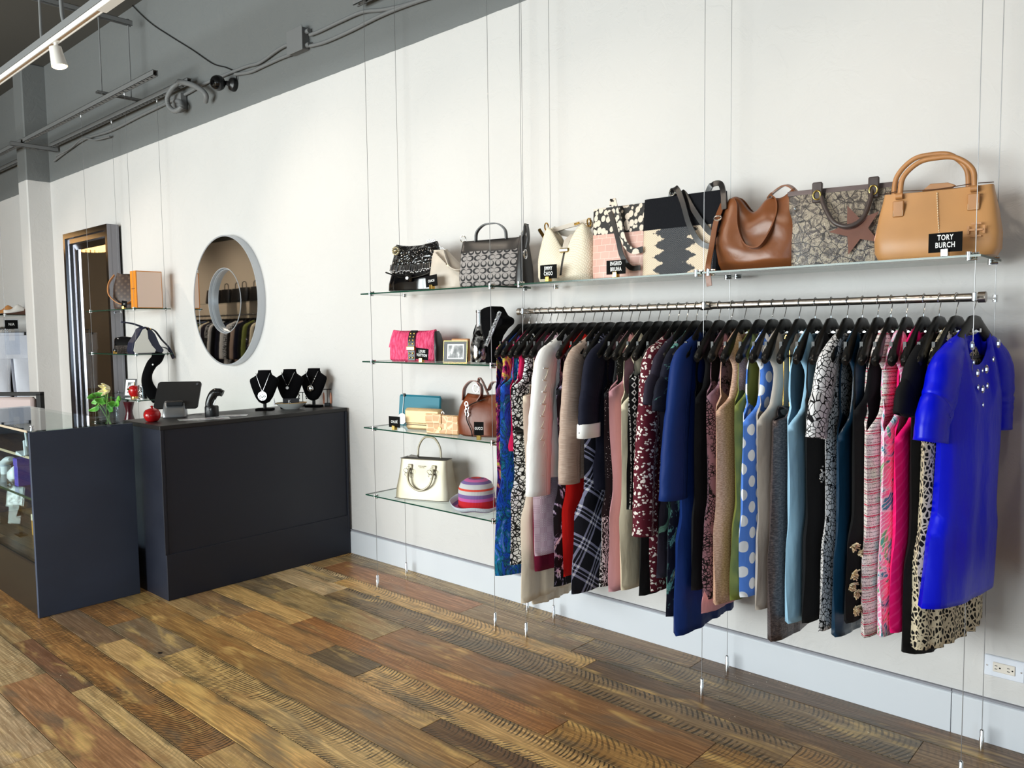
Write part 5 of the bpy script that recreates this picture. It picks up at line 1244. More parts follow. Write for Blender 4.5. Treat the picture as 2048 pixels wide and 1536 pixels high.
def lacing(t, hz):
    c = MB(); e = MB(); y = -.235
    for k in range(10):
        z = 1.33-.052*k-hz; yy = y-.02*min(1, k/4)-.012*(k/9)
        for s in (-1, 1): e.lathe([(.0032, -.001), (.0055, 0), (.0032, .001)], n=10) if False else e.ball((.030, yy+s*.014, z), .0042, n=8, m=5)
        c.tube([(.033, yy-.014, z), (.035, yy, z-.004), (.033, yy+.014, z)], .0018, 6); c.tube([(.033, yy+.014, z), (.035, yy, z-.028), (.033, yy-.014, z-.05)], .0015, 6)
    e.build('eyelets', CHROME, t); c.build('lacing_cord', FM_['champ'], t)
D(1146.3, 'blouse', 'blouse', 'white blouse', 'white long-sleeved blouse with laced eyelets down the sleeve', 'white', (1075, 955), hw=.235, bw=.225, ww=.225, sw=.20, T=.034, Th=.042, fold=.008, sleeves=dict(L=.57, r0=.07, r1=.075, rx0=.034, rx1=.036, out=.045), extra=lacing, nw=.07)
D(1167, 'dress', 'dress', 'lilac floral dress', 'black dress with lilac and white brushstroke flowers beside the red one', 'lilac', (1130, 1180), hw=.235, bw=.20, sw=.17)
D(1186.5, 'dress', 'dress', 'red dress', 'bright red sleeveless dress tapering to a pointed hem', 'red', (1150, 1160), hw=.235, bw=.228, ww=.205, sw=.175, nd=.05, T=.024, Th=.012, ua=.25, gap=.024)
D(1204.6, 'jacket', 'jacket', 'taupe jacket', 'taupe linen jacket with long sleeves between the red dress and the navy blazer', 'taupe', (1170, 960), hw=.20, bw=.21, ww=.20, sw=.20, T=.028, Th=.032, sleeves=dict(L=.50, r0=.066, r1=.062, rx0=.032, rx1=.034, out=.03), nw=.07)
D(1220.6, 'skirt', 'skirt dress', 'tartan dress', 'black and white diagonal tartan dress showing below the taupe sleeve', 'tartan', (1152, 1192), hw=.30, bw=.20, ww=.20, sw=.16, T=.024, Th=.04, fold=.006)
def cuffs(t, hz):
    for s in (-1, 1):
        y0 = .20+.017+.030-.004; MB().loft([(1.046-hz, .031, .066, 0, s*y0), (1.10-hz, .031, .066, 0, s*(y0-.002)), (1.105-hz, .029, .063, 0, s*(y0-.003))], n=28, p=2.4, cap0=False, cap1=False).build('white_cuff', FM_['white'], t, solidify=.002)
D(1242.5, 'blazer', 'blazer', 'navy blazer', 'navy blazer with broad white turned-up cuffs', 'navy', (1215, 985), hw=.20, bw=.205, sw=.20, T=.028, sleeves=dict(L=.275, r0=.066, r1=.060, rx0=.030, rx1=.028, out=.03), extra=cuffs, nw=.07)
D(1261.3, 'dress', 'dress', 'beaded black dress', 'black dress with silver beading and a white paisley border at the hem', 'bead', (1220, 1180), hw=.235, bw=.205, sw=.17, Th=.026)
D(1277.5, 'dress', 'dress', 'dusty pink dress', 'plain dusty pink sleeveless sheath dress left of the cream one', 'dusty', (1240, 1190), hw=.225, bw=.225, ww=.20, sw=.155, T=.024, Th=.03, nd=.05)
D(1298.3, 'dress', 'dress', 'cream dress', 'cream sleeveless sheath dress with a wide armhole', 'cream', (1268, 1188), hw=.22, bw=.215, ww=.205, sw=.175, T=.028, Th=.032, gap=.026, ua=.24)
D(1317.7, 'tunic', 'tunic', 'black trimmed tunic', 'black tunic with white diamonds and borders down its edge', 'geo', (1275, 1032), hw=.235, bw=.225, ww=.24, sw=.18, T=.028, Th=.020, ua=.13, hemd=-.02)
D(1337.5, 'dress', 'dress', 'plain black dress by the burgundy one', 'plain black dress with a dipped hem left of the burgundy floral dress', 'black', (1308, 1200), hw=.225, sw=.17)
D(1356.7, 'dress', 'dress', 'burgundy floral dress', 'burgundy dress with small white flowers and long gathered sleeves', 'burg', (1322, 1190), hw=.215, bw=.21, ww=.19, sw=.195, T=.026, Th=.03, sleeves=dict(L=.66, r0=.068, r1=.056, rx0=.034, rx1=.036, out=.055), nw=.06, fold=.004)
D(1374, 'dress', 'dress', 'dark mint-edged dress', 'charcoal dress with mint green floral cap sleeves', 'purmint', (1350, 1165), hw=.225, bw=.21, sw=.19, sleeves=dict(L=.15, r0=.066, r1=.07, out=.05))
D(1393, 'dress', 'dress', 'dark floral dress', 'long black dress with teal and yellow flowers on its lower part', 'dkflor', (1374, 1245), hw=.225, bw=.205, sw=.19, sleeves=dict(L=.17, r0=.06, r1=.075, out=.05))
D(1413, 'dress', 'dress', 'royal navy dress', 'royal navy jersey dress with loose draped sleeves and a long uneven hem', 'royal', (1395, 1275), hw=.235, bw=.20, sw=.195, T=.03, Th=.05, sleeves=dict(L=.50, r0=.066, r1=.088, rx0=.030, rx1=.034, out=.045), nw=.06, fold=.01, hemd=.02)
D(1438.5, 'dress', 'dress', 'plain black dress by the navy one', 'plain black dress right of the royal navy dress', 'black', (1420, 1190), hw=.205, sw=.17, bw=.19)
def pinkhem(t, hz): body_panels(t, FM_['pinkl'], hz, sw=.19, bw=.205, ww=.215, hw=.235, hem=hz-.05, top=hz+.12, ua=.04, T=.026, Th=.028, nd=0, name='pink_underskirt', seed=8)
D(1464.6, 'dress', 'dress', 'mauve lace dress', 'mauve and black lace dress with pink shoulders and a pink underskirt', 'mauve', (1428, 1205), hw=.222, bw=.205, sw=.155, extra=pinkhem, T=.022, Th=.03, gap=.02)
D(1489.8, 'dress', 'dress', 'rose gold dress', 'rose gold crinkled sheath dress with a deep armhole', 'gold', (1432, 1210), hw=.235, bw=.228, ww=.225, sw=.17, T=.026, Th=.034, gap=.024, ua=.24, fold=.002)
D(1519.4, 'dress', 'dress', 'olive dress', 'olive green silk sleeveless dress, mostly hidden left of the polka dots', 'olive', (1478, 1205), hw=.222, bw=.20, sw=.155, T=.022, Th=.03, ua=.23)
D(1545.4, 'dress', 'dress', 'polka dot dress', 'bright blue linen dress with large white polka dots', 'polka', (1482, 1195), hw=.25, bw=.235, ww=.245, sw=.18, T=.030, Th=.038, gap=.026, ua=.26, fold=.003)
D(1569.8, 'dress', 'dress', 'silvery beige dress', 'silvery beige sleeveless dress between the polka dots and the bronze one', 'silver', (1530, 1225), hw=.222, bw=.228, ww=.205, sw=.175, T=.028, Th=.03, gap=.026, ua=.26)
D(1599, 'dress', 'dress', 'crinkled bronze dress', 'dark bronze crinkled strap dress hanging low', 'bronze', (1555, 1288), hw=.235, bw=.215, ww=.225, sw=.16, top=1.215, nd=.03, ua=.05, T=.03, Th=.04, straps=GOLD, fold=.004)
D(1630.4, 'dress', 'dress', 'light blue dress', 'light blue knitted sleeveless sheath dress', 'sky', (1585, 1250), hw=.222, bw=.228, ww=.21, sw=.175, T=.028, Th=.034, gap=.026, ua=.27, fold=.002)
def beads(t, hz):
    q = MB(); r = random.Random(4)
    for k in range(26): a = r.uniform(0, 6.28); d = r.uniform(0, .03); q.ball((.028, -.14+d*cos(a), .98-hz+d*sin(a)), .004, n=6, m=4)
    q.build('bead_flower', SILVER, t, smooth=False)
D(1662, 'dress', 'dress', 'black bead-flower dress', 'black dress with a small silver bead flower at the waist', 'black', (1625, 1252), hw=.215, sw=.18, bw=.21, T=.028, extra=beads)
D(1694.6, 'dress', 'dress', 'mosaic print dress', 'white dress with black mosaic lines and short white-edged sleeves', 'mosaic', (1655, 1268), hw=.215, bw=.19, ww=.17, sw=.19, T=.02, Th=.022, sleeves=dict(L=.22, r0=.068, r1=.064, out=.065, rx0=.030, rx1=.026))
D(1724.6, 'dress', 'dress', 'dark teal satin dress', 'dark teal satin dress with a bright fold down its side', 'teal', (1672, 1275), hw=.225, bw=.215, ww=.20, sw=.165, T=.028, Th=.036, ua=.30)
def sequins(t, hz):
    r = random.Random(9); q = MB()
    for cy, cz in ((-.235, .10), (-.25, .165), (-.215, .23), (-.255, .26), (-.235, .045), (-.19, .13), (-.16, .07), (-.19, .03), (-.262, .13)):
        for k in range(34):
            a = r.uniform(0, 6.28); d = r.uniform(.006, .036); y = cy+d*cos(a)*1.1; z = cz+d*sin(a)*.55; w = Vector((.0035*cos(a), 0, 0))
            xs = .010+.024*(1-min(1, abs(cy)/.275)**3); q.tube([(xs, cy+(y-cy)*.3, cz+(z-cz)*.3), (xs+.006+r.uniform(0, .012), y-.006, z)], .0024, 3)
    q.build('sequin_bows', solid('pale_gold_sequin', C(232, 214, 180), .35, .5), t, smooth=False)['kind'] = 'stuff'
D(1755.8, 'dress', 'dress', 'black sequin-bow dress', 'black dress with pale gold sequin bows near the hem', 'black', (1702, 1250), hw=.27, bw=.215, ww=.21, sw=.18, T=.028, Th=.03, extra=sequins)
D(1782, 'dress', 'dress', 'tweed dress', 'pink and white tweed sheath dress with frayed edges', 'tweed', (1738, 1278), hw=.222, bw=.228, ww=.215, sw=.175, T=.028, Th=.032, gap=.026, ua=.27, fold=.001)
D(1813.2, 'dress', 'dress', 'tropical print dress', 'tropical print dress in teal, pink and white', 'tropic', (1772, 1278), hw=.222, bw=.222, ww=.212, sw=.17, T=.028, Th=.032, gap=.026, ua=.27, fold=.002)
D(1847.3, 'dress', 'dress', 'hot pink lace dress', 'hot pink lace sheath dress', 'hot', (1808, 1272), yaw=radians(-4), hw=.222, bw=.222, ww=.215, sw=.165, T=.026, Th=.032, gap=.024, ua=.29, fold=.002)
D(1878.3, 'dress', 'dress', 'long black dress', 'long black cap-sleeved dress with the lowest hem, right of the hot pink one', 'black', (1828, 1335), yaw=radians(-6), hw=.235, bw=.20, ww=.20, sw=.20, T=.024, Th=.03, sleeves=dict(L=.12, r0=.06, r1=.062, out=.05), hemd=-.04)
D(1912.6, 'dress', 'dress', 'animal print dress', 'black and cream animal print dress with a ruffled hem below the cobalt one', 'leo', (1848, 1305), yaw=radians(-9), hw=.24, bw=.215, ww=.21, sw=.18, T=.028, Th=.05, fold=.016, fk=9)
def gems(t, hz):
    r = random.Random(3); CR = solid('gem', C(196, 200, 222), .08, .75)
    def fr(y, z): return .034+.010*(1-min(1, (abs(y)/.2)))
    spots = [(-.100, 1.452, 1.7), (-.088, 1.40, .9), (-.062, 1.365, 1.5), (-.03, 1.372, .8), (-.005, 1.375, 1.6), (.05, 1.405, 1.0), (.088, 1.455, 1.7), (-.055, 1.32, 1.0), (-.025, 1.312, 1.5), (.005, 1.322, 1.1), (-.05, 1.262, .7), (-.02, 1.262, .8)]
    for y, z, s in spots:
        q = MB(); q.ball((fr(y, z), y, z-hz-.02), .0085*s, sx=.5, sy=.62, sz=1.1, n=8, m=5); q.build('gem', CR, t, smooth=False)
D(1948, 'dress', 'dress', 'cobalt satin dress', 'cobalt blue satin dress with a jewelled neckline, rightmost on the long rail', 'blue', (1850, 1205), yaw=radians(-11), hw=.225, bw=.20, ww=.19, sw=.195, T=.045, Th=.055, nw=.085, nd=.12, lean=-.07, fold=.006, fk=2.5, sleeves=dict(L=.20, r0=.075, r1=.072, rx0=.042, rx1=.040, out=.06), extra=gems)
# the dress at the right edge of the picture, on the next rail
rail(-.405, .9, RY, RZ, 'next clothes rail starting beyond the right edge of the picture')
D(0, 'dress', 'dress', 'bright floral dress', 'white dress with bold red, yellow and orange flowers at the right edge', 'meadow', (2020, 1220), x=-.365, hw=.25, bw=.225, ww=.225, sw=.18, T=.03, Th=.045)

# racks by the partition, seen in the mirrors
rail(-16.4, -10.8, -3.75, 1.80, 'long rail of garments by the partition, seen in the round mirror')
rnd = random.Random(12); keys = ['black', 'navy', 'white', 'leaf', 'black', 'taupe', 'navy', 'black', 'olive', 'lilac', 'cream', 'purmint', 'bead', 'white']
PR = {}
MIRL = dict(black='black', navy='navy', white='white', leaf='black and white patterned', taupe='taupe', olive='olive green', lilac='black and lilac', cream='cream', purmint='charcoal', bead='black beaded')
i = 0; xx = -16.3
while xx < -10.9:
    k = keys[i % len(keys)]
    h = copy_tree(HPROTO, (xx, -3.75, 1.80), pi, 'black hanger holding a '+MIRL[k]+' garment on the rail by the partition'); h['group'] = 'hangers on the mirrored rail'
    if k not in PR:
        t = thing('garment', MIRL[k]+' garment on the rail by the partition in the round mirror', 'garment', (xx, -3.75, .95), rz=pi, group='garments on the mirrored rail')
        body_panels(t, FM_[k], .735, sw=.19, bw=.22, hw=.23, hem=.735, sleeved=True, seed=i, T=.03, Th=.035)
        for s in (-1, 1): sleeve(t, FM_[k], .735, s, .5, sw=.19, seed=i)
        PR[k] = t
    else: copy_tree(PR[k], (xx, -3.75, .95), pi)
    xx += rnd.uniform(.10, .16); i += 1
t = thing('glass_shelf', 'glass shelf with dark bags over the mirrored rail', 'shelf', (-12.4, -3.95, 2.02)); MB().box((-1.6, -.15, 0), (1.6, .15, .01)).build('pane', GLASS, t, smooth=False)
for k in range(7):
    t = thing('handbag', 'dark boxy handbag on the shelf by the partition seen in the mirror', 'handbag', (-13.6+.38*k, -3.95, 2.03), group='bags seen in the mirror')
    MB().loft([(0, .15, .07), (.02, .16, .075), (.24, .14, .04)], n=24, p=4).build('body', BLACKP, t); MB().tube(catmull([(-.07, 0, .24), (-.05, 0, .33), (.05, 0, .33), (.07, 0, .24)], 5), .008, 6).build('handle', BLACKP, t)
# ring chandelier seen in the tall mirror
t = thing('ring_chandelier', 'ring-shaped crystal chandelier glowing warm, seen in the tall mirror', 'chandelier', (-13.2, -1.75, 2.95))
GLW = G('warm_crystal', .3); GLW.base(C(255, 214, 150)); GLW.set('Emission Color', (1, .62, .25, 1)); GLW.set('Emission Strength', 2.2)
for r, z in ((.30, 0), (.22, -.10)):
    q = MB(); n = 22
    for k in range(n): a = 2*pi*k/n; q.box((r*cos(a)-.018, r*sin(a)-.018, z-.05), (r*cos(a)+.018, r*sin(a)+.018, z+.06))
    q.build('crystals', GLW.m, t, smooth=False); MB().tube([(r*cos(2*pi*k/n), r*sin(2*pi*k/n), z+.075) for k in range(n)], .012, 8, closed=True).build('ring', CHROME, t)
for k in range(3): a = 2*pi*k/3; MB().tube([(.30*cos(a), .30*sin(a), .08), (0, 0, 1.5)], .003, 6).build('cable', WIRE, t)

for k in range(3): trousers(-15.3-.12*k, 'white trousers on the short rail seen in the tall mirror', WHT, yy=-2.35)
rail(-15.9, -15.0, -2.35, RZ, 'short free-standing rail of white trousers seen in the tall mirror')
t = thing('rail_stand', 'thin chrome stand under the short rail seen in the tall mirror', 'stand', (-15.45, -2.35, 0)); MB().tube([(-.42, 0, 0), (-.42, 0, RZ)], .010, 8).tube([(.42, 0, 0), (.42, 0, RZ)], .010, 8).build('posts', CHROME, t); MB().box((-.45, -.25, 0), (-.39, .25, .02)).box((.39, -.25, 0), (.45, .25, .02)).build('feet', CHROME, t, smooth=False)
# ------------------------------------------------------------------ bags on the shelves
S1, S2, S3, S4 = 1.7175, 1.3275, .9415, .5455
def leather(name, c, rough=.42, wr=.35, sc=10):
    g = G(name, rough, spec=.5); g.base(g.mix(g.step(g.noise(g.obj(), sc*.6, 3), .3, .75), tuple(x*.72 for x in c[:3])+(1,), c)); g.bump(g.math('ADD', g.noise(g.obj(), sc, 4), g.math('MULTIPLY', g.noise(g.obj(), 420, 2), .03)), wr, .008); return g.m
def B(px0, px1, name, label, y=-.20, z=S1, rz=0.0, cat='handbag', yref=-.28, dx=0, sx=1, sz=1):
    x = (at(px0, 540, y=yref).x+at(px1, 540, y=yref).x)/2
    t = thing(name, label, cat, (x+dx, y, z), rz=rz); t.scale = (sx, 1, sz); return t, abs(at(px1, 540, y=yref).x-at(px0, 540, y=yref).x)
arc = lambda x0, x1, z0, zt, y=0, y2=None, n=7: catmull([(x0, y, z0), (x0+(x1-x0)*.04, y if y2 is None else (y+y2)/2, z0+(zt-z0)*.55), (x0+(x1-x0)*.25, y if y2 is None else y2, z0+(zt-z0)*.93), ((x0+x1)/2, y if y2 is None else y2, zt), (x0+(x1-x0)*.75, y if y2 is None else y2, z0+(zt-z0)*.93), (x0+(x1-x0)*.96, y if y2 is None else (y+y2)/2, z0+(zt-z0)*.55), (x1, y, z0)], n)

# 1 black patent
PAT = G('wrinkled_patent', .07, spec=.8); PAT.base(C(7, 7, 9)); PAT.bump(PAT.vor(PAT.noise(PAT.obj(), 9, 3, out='Color'), 9), .8, .012); PAT = PAT.m
PATS = solid('patent_leather', C(8, 8, 10), .08, spec=.8)
t, w = B(765, 880, 'patent_bag', 'black patent bag with crinkled top half and silver bead fringe', y=-.20, rz=.12, dx=-.03, sx=1.22)
MB().loft([(0, .150, .05), (.012, .168, .066), (.05, .165, .070), (.11, .150, .060), (.155, .140, .050)], n=44, p=3.2, wr=.004).build('body', PATS, t)
MB().loft([(.125, .148, .062), (.16, .146, .058), (.22, .136, .040), (.268, .128, .018, 0, 0, .012), (.276, .124, .010, 0, 0, .018)], n=60, p=3.2, wr=.010, seed=3, wf=22).build('crinkled_top', PAT, t)
q = MB(); r = random.Random(1)
for k in range(34):
    x = -.120+.240*k/33; L = r.uniform(.018, .034); z = .15-.010*(1-(x/.14)**2); q.tube([(x, -.064, z+.008), (x+r.uniform(-.003, .003), -.070, z-L)], .0022, 5); q.ball((x, -.070, z-L-.003), .0042, n=6, m=4)
q.build('bead_fringe', SILVER, t)
q = MB()
for k in range(12): a = 2*pi*k/12; q.ball((-.098+.018*cos(a), -.046, .235+.020*sin(a)), .007, n=6, m=4)
q.ball((-.098, -.05, .235), .010, n=8, m=5); q.build('rosette', solid('champagne_metal', C(210, 200, 170), .2, 1), t)
MB().tube(catmull([(-.15, -.065, .115), (-.05, -.078, .082), (.02, -.079, .075), (.10, -.075, .09), (.15, -.065, .115)], 6), .0045, 8).build('flap_piping', PATS, t)
MB().box((-.022, -.084, .055), (.022, -.070, .095), ch=.008).build('turn_lock', PATS, t); MB().cyl((0, -.084, .074), .009, -.005, 16, axis='y').build('lock_stud', CHROME, t)
q = MB()
for k in range(7): q.tube([(.07+.016*k+.007*cos(a), .0+.002*(k % 2), .278-.010*k*(k > 2)+.007*sin(a)) for a in [2*pi*j/10 for j in range(10)]], .0022, 6, closed=True)
q.build('chain', CHROME, t)
# 2 small ivory hobo
IV = leather('ivory_leather', C(214, 202, 188), .5)
t, w = B(846, 925, 'small_hobo', 'small ivory leather hobo bag between the patent and the grey patterned bag', y=-.225, rz=.25)
MB().loft([(0, .105, .045), (.012, .125, .056), (.07, .118, .058), (.13, .088, .045, -.022), (.18, .062, .030, -.045), (.205, .045, .016, -.052), (.215, .042, .010, -.055)], n=44, p=2.4, wr=.008, wf=12).build('body', IV, t)
MB().strap(catmull([(-.02, -.02, .208), (.01, -.045, .16), (.04, -.06, .115), (.085, -.06, .095), (.12, -.03, .11), (.115, .0, .17)], 7), .024, .005, (0, -1, .3)).build('strap', IV, t)
MB().cyl((.03, -.062, .125), .005, -.004, 12, axis='y').build('stud', BRASS, t); MB().tube(catmull([(.10, -.05, .07), (.102, -.054, .03)], 3), .0022, 6).build('zip_pull', BRASS, t)
MB().strap(catmull([(-.075, -.02, .20), (-.03, -.05, .17), (.02, -.058, .128)], 6), .028, .004, (0, -1, .3)).build('knotted_fold', IV, t)
# 3 grey tote with interlocking letter C pattern
CC = G('grey_black_jacquard', .75); s = CC.sep(CC.uv()); P_ = .070
def ccell(ox, oz, sgn, horiz):
    a = CC.math('SUBTRACT', CC.math('FRACT', CC.math('ADD', CC.math('DIVIDE', s[0], P_), ox)), .5); b = CC.math('SUBTRACT', CC.math('FRACT', CC.math('ADD', CC.math('DIVIDE', s[1], P_), oz)), .5)
    if not horiz: a, b = b, a
    d1 = CC.math('SQRT', CC.math('ADD', CC.math('POWER', a, 2.0), CC.math('MULTIPLY', CC.math('POWER', b, 2.0), 1.2)))
    a2 = CC.math('SUBTRACT', a, .07*sgn); d2 = CC.math('SQRT', CC.math('ADD', CC.math('POWER', a2, 2.0), CC.math('MULTIPLY', CC.math('POWER', b, 2.0), 1.35)))
    return CC.math('MULTIPLY', CC.math('LESS_THAN', d1, .245), CC.math('GREATER_THAN', d2, .168)), CC.math('LESS_THAN', d1, .30)
f = None
for ox, oz, sg, h in ((.25, .25, 1, True), (.75, .25, -1, True), (.25, .75, 1, False), (.75, .75, 1, False)):
    m1, _ = ccell(ox, oz, sg, h); f = m1 if f is None else CC.math('MAXIMUM', f, m1)
CC.base(CC.mix(f, C(146, 140, 138), C(26, 25, 28))); CC = CC.m
BLK = leather('black_leather', C(24, 22, 24), .35, .3)
t, w = B(918, 1040, 'signature_tote', 'grey bag with a woven pattern of black letter Cs and black leather trim', y=-.19, rz=.18, dx=-.05, sx=1.25, sz=.96)
MB().loft([(0, .140, .05), (.01, .155, .062), (.06, .160, .066), (.15, .155, .055), (.195, .150, .040)], n=44, p=4, wr=.004).build('body', CC, t)
MB().loft([(.190, .153, .043), (.22, .152, .034), (.250, .150, .022, 0, 0, .006), (.258, .149, .018, 0, 0, .008)], n=44, p=4, wr=.004, seed=2).build('leather_top', BLK, t)
MB().loft([(.0, .05, .04, .142), (.012, .03, .060, .148), (.10, .022, .058, .150), (.20, .016, .040, .148), (.262, .014, .022, .146)], n=20, p=3).build('side_gusset', BLK, t)
MB().strap(arc(-.075, .075, .25, .338, -.02, n=6), .020, .006, (0, -1, 0)).build('top_handle', BLK, t)
for sgn in (-1, 1): MB().tube([(sgn*.150+.013*cos(a), 0, .272+.017*sin(a)) for a in [2*pi*j/16 for j in range(16)]], .003, 8, closed=True).build('ring', CHROME, t)
MB().strap(catmull([(.150, -.01, .25), (.175, -.03, .315), (.19, -.045, .25), (.185, -.05, .19)], 6), .022, .005, (0, -1, .2)).build('strap_end', BLK, t)
MB().tube([(.180+.0*a, -.055+.014*cos(a), .16+.024*sin(a)) for a in [2*pi*j/20 for j in range(20)]], .0035, 8, closed=True).build('buckle', CHROME, t)
# 4 cream snakeskin hobo
SNK = G('cream_snakeskin', .38, spec=.5); d = SNK.vor(SNK.map(SNK.uv(), (1, .6, 1), rot=(0, 0, .5)), 150, 'DISTANCE_TO_EDGE', .35); SNK.base(SNK.mix(SNK.step(d, .02, .10), C(196, 178, 146), C(236, 226, 206))); SNK.bump(d, .5, .004); SNK = SNK.m
t, w = B(1060, 1172, 'snakeskin_hobo', 'cream snakeskin hobo bag with gold fittings and a black centre stripe', y=-.20, rz=.10)
def hob(u, v, s):
    # u across -1..1, v up; two peaks and a dip in the top edge
    x = (u*2-1); top = .235+.05*abs(x)**1.5*(1-max(0, abs(x)-.82)*4.0)-.075*exp(-(x/.42)**2); z = top*v; wd = (.150+.012*sin(v*3.1))*(1-.22*v**2.5)
    dep = (.016+.058*(1-v)**.7+.012)*(1-abs(x)**3.2)**.5*(.55+.45*min(1, v*9))
    wob = .006*mnoise.noise(Vector((x*2.4, v*3, s*2)))*4*v*(1-v)
    return (x*wd, s*(dep+wob), z)
q = MB(); q.grid(lambda u, v: hob(u, v, -1), 40, 26, lambda u, v: (u*.3, v*.25)).grid(lambda u, v: hob(u, v, 1), 40, 26, lambda u, v: (u*.3, v*.25)); q.build('body', SNK, t, merge=4e-3, angle=80, solidify=.002)
MB().strap([(.010, hob(.53, v, -1)[1]-.002, hob(.53, v, -1)[2]) for v in [.02, .2, .4, .6, .8, .92]], .010, .002, (1, 0, 0)).build('black_stripe', BLACKP, t)
MB().strap([(.012, -.040, .155), (.016, -.032, .19), (.03, -.0, .222)], .032, .005, (1, 0, 0)).build('tab', IV, t); MB().box((-.012, -.058, .138), (.040, -.044, .158), ch=.004).build('clasp', BRASS, t)
MB().box((-.008, -.060, .142), (.036, -.057, .154), ch=.001).build('clasp_inlay', WHITEP, t)
for sgn in (-1, 1): MB().tube([(sgn*.118, .016*cos(a), .272+.018*sin(a)) for a in [2*pi*j/16 for j in range(16)]], .0035, 8, closed=True).build('ring', GOLD, t)
MB().strap(catmull([(-.09, .02, .255), (-.03, .03, .268), (.05, .03, .278), (.115, .02, .285)], 6), .020, .010, (0, 0, 1)).build('rolled_strap', IV, t)
MB().strap(catmull([(-.10, .03, .262), (-.02, .045, .235), (.06, .045, .24), (.12, .03, .275)], 6), .030, .006, (0, 0, 1)).build('rolled_strap', leather('greige_leather', C(170, 160, 146), .5), t)
MB().tube([(-.155, -.01, .262), (-.128, -.01, .225)], .009, 4).build('charm', GOLD, t); MB().tube([(.04, -.0, .27), (.065, 0, .275)], .006, 8).build('gold_chain_link', GOLD, t)
# 5 pebble and pink crocodile tote
PEB = G('pebble_print', .6); d = PEB.vor(PEB.map(PEB.uv(), (1, .8, 1)), 42, rand=.6); PEB.base(PEB.mix(PEB.step(d, .50, .55), C(222, 206, 190), C(16, 14, 14))); PEB = PEB.m
PCR = G('pink_crocodile', .4, spec=.5); br = PCR.node('ShaderNodeTexBrick'); PCR.put(br.inputs['Vector'], PCR.map(PCR.uv(), (1, 1, 1))); br.inputs['Scale'].default_value = 20; br.inputs['Mortar Size'].default_value = .035; br.inputs['Mortar Smooth'].default_value = .6; br.inputs['Brick Width'].default_value = .9; br.inputs['Row Height'].default_value = .62
br.inputs['Color1'].default_value = C(214, 172, 158); br.inputs['Color2'].default_value = C(206, 160, 148); br.inputs['Mortar'].default_value = C(228, 198, 186); PCR.base(br.outputs['Color']); PCR.bump(br.outputs['Fac'], -.3, .003); PCR = PCR.m
t, w = B(1168, 1288, 'pebble_tote', 'tote with a black and white pebble print top and pink crocodile lower half', y=-.20, rz=.04)
MB().loft([(0, .130, .050), (.008, .140, .058), (.05, .145, .056), (.205, .150, .030)], n=44, p=5, wr=.003).build('lower_body', PCR, t)
MB().loft([(.203, .1515, .0315), (.30, .154, .016, 0, 0, .002), (.325, .155, .010, 0, 0, .003)], n=44, p=5).build('upper_body', PEB, t)
MB().strap(catmull([(-.045, -.02, .325), (-.035, -.03, .352), (-.018, -.045, .33), (.01, -.052, .25), (.045, -.062, .155), (.09, -.068, .115), (.14, -.068, .118)], 8), .026, .004, (1, 0, .25)).build('long_strap', PEB, t)
MB().strap(catmull([(-.05, -.03, .30), (-.02, -.045, .24), (.01, -.060, .17), (.035, -.070, .10), (.08, -.075, .045), (.13, -.072, .04)], 8), .022, .004, (1, 0, .3)).build('long_strap', BLK, t)
# 6 black fur and snakeskin tote
SN2 = G('black_white_python', .42, spec=.4); uv = SN2.uv(); s = SN2.sep(uv)
sc_ = SN2.vor(SN2.map(uv, (1, 1.3, 1), rot=(0, 0, .785)), 135, 'DISTANCE_TO_EDGE', .15)
zig = SN2.math('MULTIPLY', SN2.math('ABSOLUTE', SN2.math('SUBTRACT', SN2.math('FRACT', SN2.math('DIVIDE', s[1], .052)), .5)), .10)
edge = SN2.math('ADD', SN2.math('ABSOLUTE', SN2.math('ADD', s[0], .015)), SN2.math('ADD', zig, SN2.math('MULTIPLY', SN2.math('SUBTRACT', SN2.noise(uv, 60, 4, .7), .5), .07)))
dk = SN2.mix(SN2.step(sc_, .03, .10), C(54, 62, 74), C(14, 15, 20)); lt = SN2.mix(SN2.step(sc_, .03, .09), C(150, 128, 104), C(226, 208, 184))
dk2 = SN2.math('GREATER_THAN', SN2.math('ABSOLUTE', SN2.math('ADD', s[0], .015)), .158)
SN2.base(SN2.mix(SN2.math('MULTIPLY', SN2.step(edge, .098, .104), SN2.math('SUBTRACT', 1.0, dk2)), dk, lt)); SN2.bump(sc_, .6, .003); SN2 = SN2.m
FUR = G('black_ponyhair', .85, spec=.2); FUR.base(C(14, 16, 22)); FUR.bump(FUR.noise(FUR.map(FUR.obj(), (1, 1, .2)), 300, 2), .5, .003); FUR = FUR.m
t, w = B(1270, 1432, 'python_tote', 'tall tote with a black ponyhair top over black and white python skin', y=-.20, rz=.03)
MB().loft([(0, .165, .058), (.006, .176, .066), (.20, .180, .042)], n=48, p=6, wr=.002).build('lower_body', SN2, t)
MB().loft([(.198, .182, .044), (.29, .184, .026), (.335, .185, .012)], n=48, p=6).build('upper_body', FUR, t)
MB().loft([(0, .02, .064, .166), (.16, .012, .048, .176), (.33, .008, .016, .180)], n=16, p=3).build('side_panel', FUR, t)
for pts, nm in (([(-.06, -.005, .325), (-.05, -.01, .356), (-.02, -.03, .362), (.02, -.05, .30), (.06, -.066, .20), (.11, -.074, .125), (.165, -.070, .10)], 0), ([(-.05, .01, .33), (.0, -.01, .345), (.06, -.04, .27), (.14, -.058, .17), (.18, -.06, .15)], 1), ([(.10, .01, .33), (.12, .01, .362), (.16, .005, .362), (.185, -.02, .32), (.20, -.04, .25)], 2)):
    MB().strap(catmull(pts, 8), .022, .006, (1, 0, .35)).build('handle', BLK, t)
